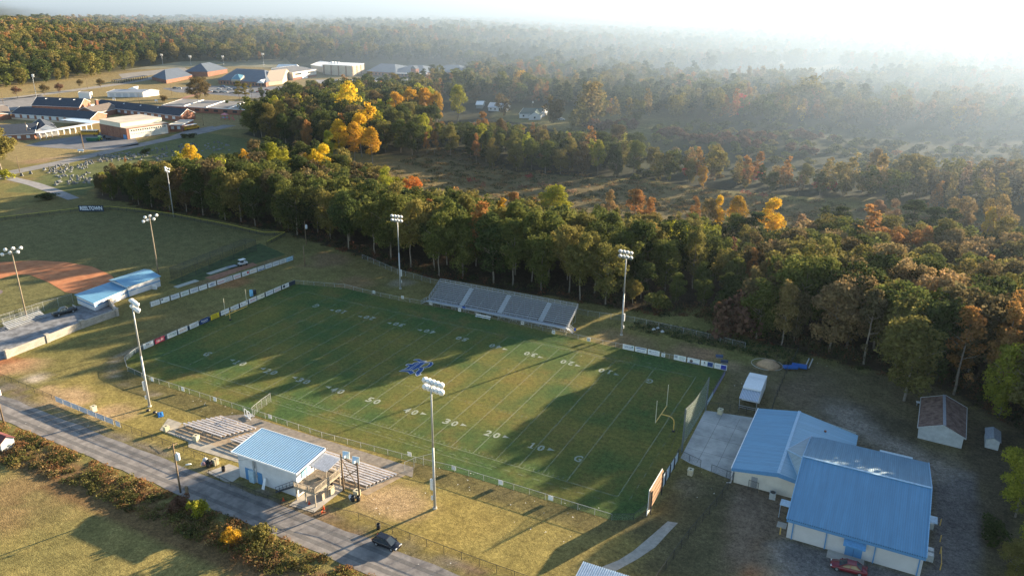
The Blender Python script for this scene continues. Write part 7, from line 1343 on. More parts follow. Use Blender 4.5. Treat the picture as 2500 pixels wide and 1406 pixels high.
for k in range(3): wall_piece(t_, Q, 0, .25 + k * .25, .26 + k * .25, 0, 6.1, 'pilaster', mat('dark_brick', (.16, .06, .045), .9), .05)
t_, Q = flat_block('brick_annex', 'small flat-roofed brick annex behind the right-hand yellow bus', 'school building', ((414, 322), (446, 322), (474, 309)), 4.0, RBRICK, FLATR, TRIMW); windows(t_, Q, 0, 2, 1.5, 3.2, .5)
t_, Q, ro = gh('school_hall', 'dark-roofed brick school front with a white gable at the left edge', 'school building', ((-60, 349), (86, 341), (104, 316)), 3.4, 6.6, RBRICK, SHING, 0, trim=TRIMW); windows(t_, Q, 0, 6, 1.0, 2.6, .4)
t_, Q, ro = gh('entrance_gable', 'white entrance gable over the school covered walkway', 'school building', ((90, 336), (143, 331), (128, 314)), 3.6, 6.6, mat('white_gable', (.68, .68, .67), .7), SHING, 1, trim=TRIMW); wall_piece(t_, Q, 0, .4, .6, 3.7, 5.0, 'window', GLASS, .08)
t_, Q, ro = gh('brick_wing_end', 'low brick building with tan roof at the far left edge', 'school building', ((-60, 302), (28, 291), (20, 270)), 3.3, 5.0, RBRICK, BSHING, 1, trim=TRIMW)
def covered_walk():
    t_ = T('covered_walkway', 'white-roofed covered walkway on slim posts in front of the brick school', 'walkway'); A, B = G2(98, 341), G2(228, 318); d = (B - A) / np.linalg.norm(B - A); n_ = np.array((-d[1], d[0])); mb = MB(); P = [A, B, B + n_ * 4.5, A + n_ * 4.5]; mb.prism([tuple(p) for p in P], 3.4, 3.65); mb.build('roof', TRIMW, t_); pm = MB(); pm.box(0, 0, 1.7, .3, .3, 3.4); me = pm.mesh('post', TRIMW)
    for k in range(10):
        for s in (.2, 4.3): p = A + (B - A) * (.01 + k * .108) + n_ * s; o = link('post', me, t_); o.location = (*p, 0)
    A2, B2 = G2(150, 306), G2(226, 316); mb = MB(); n2 = np.array((0, 9.)); mb.prism([tuple(A2), tuple(B2), tuple(B2 + n2), tuple(A2 + n2)], 3.3, 3.5); mb.build('side_roof', mat('pale_blue_roof', (.45, .55, .66), .6), t_)
covered_walk()
# newer school in the distance
t_, Q, ro = gh('school_wing', 'grey-blue roofed brick wing at the left of the far school', 'school building', ((372, 197), (407, 205), (470, 193)), 3.8, 10.5, RBRICK, GBLUE, 1, trim=None, over=.8, hip=14); windows(t_, Q, 1, 9, 1.4, 2.8, .3)
t_, Q, ro = gh('school_wing', 'tall-roofed central wing of the far school behind the two big lawn trees', 'school building', ((452, 190), (508, 190), (556, 182)), 5.5, 12.5, RBRICK, GBLUE, 1, over=.8, hip=12); windows(t_, Q, 1, 5, 1.4, 3.2, .4)
t_, Q, ro = gh('school_wing', 'long grey-blue roofed wing above the busy parking lot', 'school building', ((534, 206), (650, 213), (690, 195)), 4.2, 12, RBRICK, GBLUE, 0, over=.9, hip=12); windows(t_, Q, 0, 14, .8, 2.8, .5, GLASS)
mb = MB(); c = (Q[0] * .62 + Q[1] * .38); e = 5.0; up = [(c[0] - e, c[1] - 1, 5.2), (c[0] + e, c[1] + 1, 5.2), (c[0] + e - 3, c[1] + 9, 8.5), (c[0] - e - 3, c[1] + 7, 8.5), (c[0], c[1] + 3, 10)]; mb.add(up, [(0, 1, 4), (1, 2, 4), (2, 3, 4), (3, 0, 4)]); o = mb.build('entrance_roof', mat('teal_roof', (.10, .24, .34), .4), t_); mb = MB(); mb.add([(c[0] + e, c[1] + .9, 3.2), (c[0] + e - 3, c[1] + 8.9, 4.5), (c[0] + e - 3, c[1] + 8.9, 8.4), (c[0] + e, c[1] + .9, 5.1), (c[0] - e, c[1] - 1.1, 3.2), (c[0] - e, c[1] - 1.1, 5.1)], [(0, 1, 2, 3), (4, 0, 3, 5)]); mb.build('entrance_wall', TBRICK, o)
mb = MB(); c = Q[0] * .08 + Q[1] * .92; mb.add([(c[0] - 4, c[1] - 3, 3.4), (c[0] + 4, c[1] - 1, 3.4), (c[0], c[1] - 2, 6.2), (c[0] - 3, c[1] + 8, 6.2)], [(0, 1, 2), (1, 3, 2), (0, 2, 3)]); mb.build('porch_gable', TRIMW, t_)
t_, Q, ro = gh('school_wing', 'tan gabled end joining the long wing to the white block', 'school building', ((648, 211), (690, 206), (712, 190)), 3.6, 11.5, TBRICK, mat('tan_roof', (.40, .33, .26), .8, var=.1), 0, over=.6)
t_, Q = flat_block('school_block', 'white and brick flat-roofed block with ribbon windows at the far school', 'school building', ((664, 186), (716, 197), (773, 188)), 7.5, mat('white_block', (.62, .58, .52), .8, var=.06), GREYR, TRIMW); wall_piece(t_, Q, 1, .0, 1, 0, 2.4, 'brick_base', RBRICK, .06); wall_piece(t_, Q, 1, .10, .35, 4.8, 6.2, 'window', GLASS, .07); wall_piece(t_, Q, 1, .62, .88, 4.8, 6.2, 'window', GLASS, .07); wall_piece(t_, Q, 1, .38, .60, .1, 6.8, 'white_panel', mat('bright_white_panel', (.85, .85, .83), .6), .12)
t_, Q = flat_block('school_gymnasium', 'big tan masonry gymnasium with white flat roof at the far school', 'school building', ((789, 184), (861, 188), (890, 181)), 11, TBRICK, WHITER, TRIMW)
for i, n in ((0, 4), (1, 3)):
    for k in range(n): wall_piece(t_, Q, i, (k + .0) / n + .02, (k + .25) / n, 0, 10.6, 'pilaster', mat('brown_pilaster', (.28, .19, .13), .9), .15, .3)
for k in range(3): mb = MB(); c = Q[0] * .5 + Q[3] * .5 + np.array((2 + k * 5, 3 - k)); mb.box(c[0], c[1], 12.0, 2.6, 2, 1.6); mb.build('rooftop_unit', TRIMW, t_)
t_, Q = flat_block('school_annex', 'lower pale annex left of the tan gymnasium', 'school building', ((760, 176), (790, 181), (812, 170)), 7.5, TBRICK, WHITER, TRIMW)
for k, (p3, lab) in enumerate(((((896, 185), (966, 189), (996, 172)), 'first grey-blue roofed wing right of the tan gymnasium'), (((968, 188), (1040, 190), (1062, 175)), 'middle grey-blue roofed wing with small brick tower'), (((1058, 186), (1128, 188), (1150, 175)), 'last grey-blue roofed wing right of the brick tower'))):
    t_, Q, ro = gh('school_wing', lab, 'school building', p3, 4.0, 9.0, RBRICK, GBLUE, 0, over=.8, hip=10); windows(t_, Q, 0, 8, .9, 2.8, .45, GLASS)
    if k == 1:
        mb = MB(); c = Q[0] * .25 + Q[1] * .75 + np.array((-1, -5.)); mb.box(c[0], c[1], 4.5, 6, 6, 9); o = mb.build('tower', RBRICK, t_); mb = MB(); mb.add([(c[0] - 3.4, c[1] - 3.4, 9), (c[0] + 3.4, c[1] - 3.4, 9), (c[0] + 3.4, c[1] + 3.4, 9), (c[0] - 3.4, c[1] + 3.4, 9), (c[0], c[1] - 3.4, 12), (c[0], c[1] + 3.4, 12)], [(0, 1, 4), (1, 2, 5, 4), (2, 3, 5), (3, 0, 4, 5)]); mb.build('tower_roof', GBLUE, o)
        mb = MB(); mb.bar((c[0] - 22, c[1] - 6, 3.6), (c[0] + 14, c[1] + 6, 3.6), 4, .4); mb.build('canopy', TRIMW, t_)
for k, (px, py, w_, lab) in enumerate(((712, 172, 17, 'larger white marquee tent behind the far school block'), (690, 172, 12, 'smaller white marquee tent behind the far school block'))):
    p = G(px, py, 0); t_ = T('marquee', lab, 'tent', (p[0], p[1], 0), .5, 'marquee tents'); mb = MB(); mb.add([(-w_ / 2, -5, 3.5), (w_ / 2, -5, 3.5), (w_ / 2, 5, 3.5), (-w_ / 2, 5, 3.5), (-w_ / 2 + 2, 0, 6.5), (w_ / 2 - 2, 0, 6.5)], [(0, 1, 5, 4), (1, 2, 5), (2, 3, 4, 5), (3, 0, 4)]); mb.build('canopy', TRIMW, t_)
    for x in (-w_ / 2 + .3, w_ / 2 - .3):
        for y in (-4.7, 4.7): mb = MB(); mb.box(x, y, 1.75, .25, .25, 3.5); mb.build('post', TRIMW, t_)
t_, Q, ro = gh('metal_barn', 'long white metal barn on the school lawn', 'barn', ((263, 238), (350, 238), (389, 233)), 4.0, 5.6, mat('white_metal_siding', (.66, .67, .68), .5, var=.05), mat('barn_roof', (.46, .46, .46), .5, .2), 0, trim=TRIMW)
for k in range(5): wall_piece(t_, Q, 0, .06 + k * .19, .19 + k * .19, 0, 3.2, 'roller_door', mat('roller_door_grey', (.50, .53, .57), .5), .05)
mb = MB(); c = Q[3] * .55 + Q[2] * .45; mb.add([(c[0] - 5, c[1] - 7, 5.5), (c[0] + 5, c[1] - 5, 5.5), (c[0], c[1] - 6, 7.2), (c[0] - 3, c[1] + 2, 7.2)], [(0, 1, 2), (1, 3, 2), (0, 2, 3)]); mb.build('cross_gable', TRIMW, t_)
t_, Q = flat_block('storage_container', 'small white storage building left of the long white barn', 'shed', ((193, 241), (221, 242), (227, 239)), 4.6, MATS['white_metal_siding'], GREYR, TRIMW); wall_piece(t_, Q, 1, .4, .8, .2, 3.2, 'door', GLASS)
def school_canopy():
    t_ = T('walkway_canopy', 'dark open walkway canopy left of the far school', 'walkway'); A, B = G2(286, 206), G2(362, 194); d = (B - A) / np.linalg.norm(B - A); n_ = np.array((-d[1], d[0])) * 5; mb = MB(); mb.prism([tuple(p) for p in (A, B, B + n_, A + n_)], 3.4, 3.7); mb.build('roof', SHING, t_)
    for k in range(14):
        for s in (0, 1): p = A + (B - A) * (k + .1) / 13.5 + n_ * s; mb = MB(); mb.box(*p, 1.7, .4, .4, 3.4); mb.build('post', DARK, t_)
school_canopy()
# roads, lots and lanes
ASPH = mat('pale_old_asphalt', (.20, .19, .19), .9, var=.18, scale=.2, c2=(.25, .24, .235)); LOT = mat('lot_asphalt', (.15, .15, .16), .9, var=.2, scale=.15)
strip('school_road', [tuple(G2(*p)) for p in ((-120, 455), (-40, 436), (45, 418), (150, 397), (250, 374), (330, 357), (420, 338), (500, 321), (560, 306))], 9, .03, ASPH, wob=.4)
strip('cemetery_lane', [tuple(G2(*p)) for p in ((-60, 425), (25, 436), (80, 449), (130, 466), (180, 486))], 5, .035, mat('lane_gravel', (.26, .25, .25), .95, var=.2, scale=.5), wob=.3)
strip('upper_road', [tuple(G2(*p)) for p in ((-200, 262), (0, 244), (120, 229), (210, 217), (300, 205), (380, 192), (460, 176))], 13, .03, mat('tan_grey_asphalt', (.26, .235, .205), .9, var=.15, scale=.2))  # tan-grey asphalt, shared with the distant lot
for nm, P, m in (('school_yard', [(100, 346), (240, 325), (330, 338), (340, 354), (250, 368), (130, 362), (60, 356)], LOT), ('upper_lot', [(-60, 262), (0, 246), (100, 232), (120, 243), (80, 262), (-60, 285)], ASPH), ('parking_lot', [(395, 216), (505, 210), (700, 212), (705, 238), (620, 240), (505, 230), (430, 226)], LOT), ('far_parking_lot', [(770, 196), (1050, 192), (1060, 202), (960, 206), (880, 200), (780, 205)], mat('bright_lot', (.34, .32, .31), .85, var=.2, scale=.1)), ('bus_lane', [(415, 334), (446, 322), (520, 308), (530, 318), (430, 338)], ASPH), ('distant_lot', [(290, 186), (450, 172), (460, 178), (300, 196)], MATS['tan_grey_asphalt']), ('practice_ground', [(300, 178), (440, 162), (700, 158), (720, 172), (480, 172)], mat('practice_grass', (.22, .20, .12), .95, var=.2, scale=.1)), ('clay_bank', [(780, 215), (860, 205), (940, 210), (940, 225), (800, 232)], mat('orange_bank', (.34, .18, .10), .95, var=.25, scale=.2))): sheet(nm, [tuple(G2(*p)) for p in P], .03 if nm not in ('bus_lane', 'clay_bank') else .045, m)
strip('clay_path', [tuple(G2(*p)) for p in ((425, 252), (455, 238), (490, 228), (520, 224))], 5, .05, mat('red_path', (.34, .17, .11), .95, var=.15))
# cars in the school lots: small in the photo, one mesh each
CC = {'white': (.62, .62, .62), 'silver': (.42, .43, .45), 'black': (.02, .02, .025), 'red': (.30, .025, .02), 'blue': (.05, .10, .25), 'grey': (.16, .17, .18)}
def tiny_car_mesh(c):
    mb = MB(); X = 2.35; mb.loft([[(x, -w_, .35), (x, w_, .35), (x, w_, z), (x, -w_, z)] for x, w_, z in ((-X, .75, .75), (-X + .3, .9, 1.0), (.8, .9, .98), (X - .2, .85, .82), (X, .7, .65))]); mb.cur = 1; mb.add([(-1.9, -.8, 1.0), (1.2, -.8, .97), (1.2, .8, .97), (-1.9, .8, 1.0), (-1.2, -.62, 1.55), (.3, -.62, 1.55), (.3, .62, 1.55), (-1.2, .62, 1.55)], [(0, 1, 5, 4), (1, 2, 6, 5), (2, 3, 7, 6), (3, 0, 4, 7)]); mb.cur = 0; mb.box(-.45, 0, 1.57, 1.55, 1.26, .06); mb.cur = 2
    for x in (-1.45, 1.45):
        for s in (-.82, .82): mb.tube((x, s - .1, .33), (x, s + .1, .33), .33, .33, 10)
    return mb.mesh('small_car', [paintm('lot_' + c, CC[c]), GLASS, RUB])
TCM = {c: tiny_car_mesh(c) for c in CC}; LOTC = [(428, 217, 'black'), (437, 218, 'white'), (512, 225, 'white'), (526, 227, 'black'), (535, 220, 'white'), (542, 227, 'grey'), (550, 227, 'white'), (553, 216, 'silver'), (560, 220, 'white'), (566, 229, 'silver'), (543, 213, 'blue'), (575, 220, 'grey'), (590, 230, 'silver'), (597, 221, 'white'), (619, 226, 'white'), (631, 226, 'red'), (643, 226, 'white'), (647, 231, 'white'), (652, 222, 'red'), (660, 233, 'black'), (668, 233, 'grey'), (678, 228, 'white')]
LOTD = [(800, 198, 'white'), (822, 199, 'silver'), (845, 197, 'white'), (919, 194, 'white'), (925, 197, 'white'), (939, 202, 'white'), (968, 199, 'white'), (986, 195, 'silver'), (989, 200, 'white'), (1018, 200, 'white'), (1027, 196, 'blue'), (1035, 197, 'white')]
CORD = ORD + ['sixteenth', 'seventeenth', 'eighteenth', 'nineteenth', 'twentieth', 'twenty-first', 'twenty-second', 'twenty-third']
for lst, ph, gp in ((LOTC, 'in the busy lot below the grey-blue roofs', 'cars parked at the far school'), (LOTD, 'in the bright lot beside the tan gymnasium', 'cars parked beside the tan gymnasium')):
    for k, (px, py, c) in enumerate(sorted(lst)):
        p = G(px, py, 0); o = link('parked_car', TCM[c], None); o.location = (p[0], p[1], .05); o.rotation_euler = (0, 0, random.choice((.6, .6 + PI)) + random.uniform(-.1, .1)); tag(o, '%s car, %s from left %s' % (c, CORD[k], ph), 'car', gp)
def bus(px0, px1, label):
    a, b = G2(*px0), G2(*px1); c = (a + b) / 2; t_ = T('school_bus', label, 'bus', (c[0], c[1], .04), math.atan2(b[1] - a[1], b[0] - a[0]), 'yellow school buses'); YB = mat('bus_yellow', (.62, .33, .02), .4, var=.05)
    mb = MB(); mb.box(-.7, 0, 1.75, 9.6, 2.4, 2.3); mb.build('body', YB, t_); mb = MB(); mb.box(4.9, 0, 1.2, 1.7, 2.0, 1.2); mb.build('hood', YB, t_); mb = MB(); mb.box(-.7, 0, 2.98, 9.6, 2.3, .22); mb.build('roof', TRIMW, t_)
    for s in (-1, 1):
        for k in range(9): mb = MB(); mb.box(-5.0 + k * 1.02, s * 1.2, 2.25, .82, .06, .7); mb.build('window', GLASS, t_)
        mb = MB(); mb.box(-.7, s * 1.21, 1.45, 9.5, .04, .1); mb.build('black_stripe', DARK, t_)
    mb = MB(); mb.box(4.12, 0, 2.25, .06, 2.0, .9); mb.build('windscreen', GLASS, t_)
    for x in (-3.4, 4.6):
        for s in (-1.05, 1.05): mb = MB(); mb.tube((x, s - .15, .5), (x, s + .15, .5), .5, .5, 12); mb.build('wheel', RUB, t_)
bus((243, 331), (193, 331), 'yellow school bus behind the green skip'); bus((441, 321), (491, 313), 'yellow school bus in front of the small brick annex')
p = G(227, 345, 0); t_ = T('skip_container', 'green refuse skip below the left school bus', 'skip', (p[0], p[1], .04), .6); mb = MB(); mb.loft([[(x * s, -1.2 * s2, z), (x * s, 1.2 * s2, z), (-x * s, 1.2 * s2, z), (-x * s, -1.2 * s2, z)] for x, s, s2, z in ((3.0, .9, .9, .1), (3.4, 1, 1, 2.0))]); mb.build('body', mat('skip_green', (.02, .11, .06), .5), t_); mb = MB(); [mb.box(x, s * 1.18, 1.0, .12, .1, 1.8) for x in (-2.4, -.8, .8, 2.4) for s in (-1, 1)]; mb.build('rib', mat('skip_dark_green', (.015, .08, .045), .5), t_)
p = G(243, 344, 0); t_ = T('tractor', 'green tractor with bright wheels beside the green skip', 'tractor', (p[0], p[1], .04), -1.2); mb = MB(); mb.box(.7, 0, 1.15, 2.2, .9, .8); mb.build('hood', mat('tractor_green', (.05, .25, .04), .4), t_); mb = MB(); mb.box(-.7, 0, 1.9, 1.4, 1.4, 1.7); mb.build('cab', mat('tractor_pale', (.35, .5, .2), .4), t_)
for x, r_ in ((-.8, .85), (1.4, .5)):
    for s in (-.8, .8): mb = MB(); mb.tube((x, s - .2, r_), (x, s + .2, r_), r_, r_, 14); o = mb.build('wheel', RUB, t_); mb = MB(); mb.tube((x, s - .22, r_), (x, s + .22, r_), r_ * .55, r_ * .55, 12); mb.build('hub', mat('hub_yellow', (.6, .5, .05), .5), o)
p = G(268, 341, 0); t_ = T('flat_trailer', 'black flat trailer parked against the brick gymnasium', 'trailer', (p[0], p[1], .04), .45); mb = MB(); mb.box(0, 0, .8, 7, 2.3, .2); mb.box(-3, 0, 1.5, .2, 2.2, 1.3); mb.build('deck', DARK, t_)
for x in (-1.2, -.2): mb = MB(); mb.tube((x, -1.25, .4), (x, 1.25, .4), .4, .4, 12); mb.build('wheels', RUB, t_)
p = G(555, 293, 0); t_ = T('playground', 'red climbing frame half hidden behind the trees by the brick school', 'playground', (p[0], p[1], 0)); PR = mat('play_red', (.5, .06, .07), .5)
for x in (-4, 0, 4): mb = MB(); mb.bar((x, -1.5, 0), (x, -1.5, 3.2), .2); mb.bar((x, 1.5, 0), (x, 1.5, 3.2), .2); mb.build('post', PR, t_)
mb = MB(); mb.box(-2, 0, 1.4, 4, 3, .2); mb.build('platform', mat('play_blue', (.1, .15, .35), .5), t_); mb = MB(); mb.add([(-4.3, -1.7, 3.2), (.3, -1.7, 3.2), (.3, 1.7, 3.2), (-4.3, 1.7, 3.2), (-2, 0, 4.6)], [(0, 1, 4), (1, 2, 4), (2, 3, 4), (3, 0, 4)]); mb.build('canopy', mat('play_pink', (.55, .2, .22), .5), t_); mb = MB(); mb.bar((4, 0, 2.0), (7, 0, .3), .8, .1); mb.build('slide', PR, t_)
for k, (bx, by, tx, ty) in enumerate(((399, 168, 395, 133), (468, 170, 466, 137), (547, 168, 544, 137), (645, 170, 641, 131), (90, 242, 79, 183))):
    p = G(bx, by, 0); floodlight('%s distant floodlight from the left behind the far school' % ORD[k] if k < 4 else 'lone floodlight pole on the road side at far left', (p[0], p[1], 0), HT(bx, by, tx, ty), (.2, 1 if k == 4 else -1), (3, 3), 3.6, .6, False, 'floodlights at the far school', .26)
for bx, by, tx, ty, tr, lab in ((69, 338, 61, 298, True, 'utility pole with lamps in front of the old school gable'), (206, 368, 199, 329, False, 'pole beside the green skip, left of a pair'), (203, 360, 196, 322, False, 'rear pole of the pair beside the green skip'), (497, 307, 492, 265, False, 'dark pole right of the orange brick gable'), (584, 293, 578, 259, False, 'grey pole beside the red climbing frame'), (48, 420, 42, 381, False, 'short leaning pole by the cemetery corner'), (8, 253, 4, 225, False, 'pole by the upper road at the left edge'), (498, 254, 494, 226, False, 'thin pole on the lawn right of the two big trees'), (420, 236, 416, 206, False, 'thin pole on the lawn right of the white barn'), (341, 253, 339, 230, False, 'thin pole in front of the long white barn'), (214, 216, 210, 181, False, 'thin pole by the upper road behind the container')):
    p = G(bx, by, 0); utility_pole(lab, (p[0], p[1], 0), HT(bx, by, tx, ty), tr, tr, False, 'poles around the schools')
for px, py, lab, nm, cat in ((198, 372, 'white propane tank beside the skip poles', 'propane_tank', 'tank'),):
    p = G(px, py, 0); t_ = T(nm, lab, cat, (p[0], p[1], 0), .5); mb = MB(); mb.loft([[(x, r_ * math.cos(2 * PI * k / 12), .9 + r_ * math.sin(2 * PI * k / 12)) for k in range(12)] for x, r_ in ((-1.7, .1), (-1.5, .45), (-1.2, .55), (1.2, .55), (1.5, .45), (1.7, .1))]); mb.build('vessel', TRIMW, t_, True)
    for x in (-.9, .9): mb = MB(); mb.box(x, 0, .25, .3, .7, .5); mb.build('leg', CONC, t_)
for k, (px, py, lab) in enumerate(((382, 252, 'small white sign by the flat brick block'), (434, 254, 'white board sign on the lawn by the red path'), (642, 256, 'white sign half hidden by trees beside the parking lot'), (279, 248, 'white notice board in front of the long barn'))):
    p = G(px, py, 0); t_ = T('lawn_sign', lab, 'sign', (p[0], p[1], 0), .5, 'signs on the school lawn'); mb = MB(); mb.box(0, 0, 2.0, 2.2, .1, 1.4); mb.build('panel', TRIMW, t_); mb = MB(); mb.bar((-.9, .05, 0), (-.9, .05, 1.4), .12); mb.bar((.9, .05, 0), (.9, .05, 1.4), .12); mb.build('posts', TRIMW, t_)
# white houses in the middle wood
GR_ROOF = mat('green_shingle', (.06, .10, .09), .85, var=.15)
t_, Q, ro = gh('cottage', 'white cottage with dark green roof and front gable in the middle wood', 'house', ((1268, 289), (1318, 290), (1338, 279)), 3.0, 5.6, mat('white_clapboard', (.66, .67, .68), .8, var=.06), GR_ROOF, 0, trim=TRIMW); wall_piece(t_, Q, 0, .16, .24, 1.0, 2.2, 'window', GLASS)
P = ccw(q4((1291, 294), (1319, 293), (1326, 283))); c = sum(P) / 4 - np.array(t_.location[:2]); QQ = [p - np.array(t_.location[:2]) for p in P]; mb = MB(); m0, m1 = (QQ[0] + QQ[1]) / 2, (QQ[2] + QQ[3]) / 2; mb.add([(*QQ[0], 0), (*QQ[1], 0), (*QQ[2], 0), (*QQ[3], 0), (*QQ[0], 3), (*QQ[1], 3), (*QQ[2], 3), (*QQ[3], 3), (*m0, 5.2), (*m1, 5.2)], [(0, 1, 5, 8, 4), (1, 2, 6, 5), (2, 3, 7, 9, 6), (3, 0, 4, 7)]); o = mb.build('front_wing', MATS['white_clapboard'], t_)
for s, (A, B) in enumerate(((QQ[0], QQ[3]), (QQ[1], QQ[2]))): e = (A - m0) * 1.12 + m0; f_ = (B - m1) * 1.12 + m1; pts = [(*e, 2.8), (*f_, 2.8), (*m1, 5.35), (*m0, 5.35)]; roof_slab(pts if s else pts[::-1], .12).build('wing_roof', GR_ROOF, o)
wall_piece(t_, QQ, 0, .44, .58, .9, 2.2, 'window', GLASS)
t_, Q, ro = gh('cottage', 'pale cottage half hidden left of the white cottage', 'house', ((1192, 271), (1236, 274), (1246, 264)), 2.8, 4.8, MATS['white_clapboard'], mat('pale_grey_roof', (.34, .38, .42), .6), 0, trim=TRIMW); windows(t_, Q, 0, 4, 1.0, 2.1, .3, GLASS)
t_, Q, ro = gh('cottage', 'small dark cottage with bright roof edge at the yellow-green tree', 'house', ((1162, 266), (1178, 266), (1184, 258)), 3.0, 4.6, mat('grey_green_siding', (.25, .28, .26), .8), mat('bright_tin_roof', (.62, .64, .64), .4, .3), 0)
for px, py, rz, lab, c in ((1362, 291, .2, 'pale pickup parked right of the white cottage', 'silver'), (1371, 294, .2, 'white car parked nearest the scrub beside the cottage', 'white')): p = G(px, py, 0); o = link('parked_car', TCM[c]); o.location = (p[0], p[1], 0); o.rotation_euler = (0, 0, rz); tag(o, lab, 'car', 'cars by the white cottage')
p = G(1299, 272, 0); t_ = utility_pole('thin pole with a white cap behind the white cottage', (p[0], p[1], 0), 8.5, True, False, False, 'poles around the schools')
p = G(2465, 152); t_ = T('distant_house', 'bright white house far off in the haze at right', 'house', (p[0], p[1], p[2]), .3); mb = MB(); mb.box(0, 0, 2.5, 26, 14, 5); mb.build('wall', MATS['white_clapboard'], t_); mb = MB(); mb.add([(-14, -8, 5), (14, -8, 5), (14, 8, 5), (-14, 8, 5), (-14, 0, 9), (14, 0, 9)], [(0, 1, 5, 4), (1, 2, 5), (2, 3, 4, 5), (3, 0, 4)]); mb.build('roof', MATS['bright_tin_roof'], t_)
# cemetery
GS = mat('grave_granite', (.13, .135, .145), .6, var=.3, scale=.4); GSL = mat('grave_marble', (.22, .225, .23), .6, var=.15, scale=.4)
def stone_mesh(k):
    mb = MB(); w_ = (.65, .95, .45)[k]; h = (.7, .6, 1.05)[k]; mb.box(0, 0, .12, w_ + .3, .5, .24); n = 8; arc = [(w_ / 2 * math.cos(PI * i / n), .24 + h * .75 + h * .25 * math.sin(PI * i / n)) for i in range(n + 1)]; pts = [(-w_ / 2, .24), (w_ / 2, .24)] + arc
    m = len(pts); mb.add([(x, -.12, z) for x, z in pts] + [(x, .12, z) for x, z in pts], [tuple(range(m)), tuple(range(2 * m - 1, m - 1, -1))] + [(i, m + i, m + (i + 1) % m, (i + 1) % m) for i in range(m)]); return mb
SM = [stone_mesh(k).mesh('gravestone', m) for k, m in ((0, GS), (1, GSL), (2, GS))]; mb = MB(); mb.box(0, 0, .12, .95, 2.0, .24); SLAB = mb.mesh('grave_slab', mat('ledger_slab', (.14, .15, .16), .8, var=.2))
rr = random.Random(12); lab_g = 'small grey gravestone among the graves between lane, road and wood'; lab_s = 'flat grey grave slab among the graves between lane, road and wood'
for (x0, y0, x1, y1), n in (((108, 404, 176, 426), 48), ((134, 426, 222, 452), 48), ((190, 394, 230, 412), 26), ((240, 374, 335, 394), 60), ((336, 362, 450, 402), 70), ((430, 350, 560, 372), 40)):
    for k in range(n):
        px, py = rr.uniform(x0, x1), rr.uniform(y0, y1); py += (px - x0) / (x1 - x0) * -8 + 4; p = G(px, py, 0); q = rr.random() < .36; o = link('grave_slab' if q else 'gravestone', SLAB if q else SM[rr.randrange(3)]); o.location = (p[0], p[1], 0); o.rotation_euler = (0, 0, .62 + rr.uniform(-.12, .12)); tag(o, lab_s if q else lab_g, 'grave slab' if q else 'gravestone', 'grave slabs in the cemetery' if q else 'gravestones in the cemetery')
for px, py, lab in ((53, 430, 'lone gravestone nearest the short leaning pole'), (75, 425, 'lone gravestone second from the short leaning pole')): p = G(px, py, 0); o = link('gravestone', SM[0]); o.location = (p[0], p[1], 0); o.scale = (1.5, 1.5, 1.5); o.rotation_euler = (0, 0, .6); tag(o, lab, 'gravestone', 'gravestones in the cemetery')
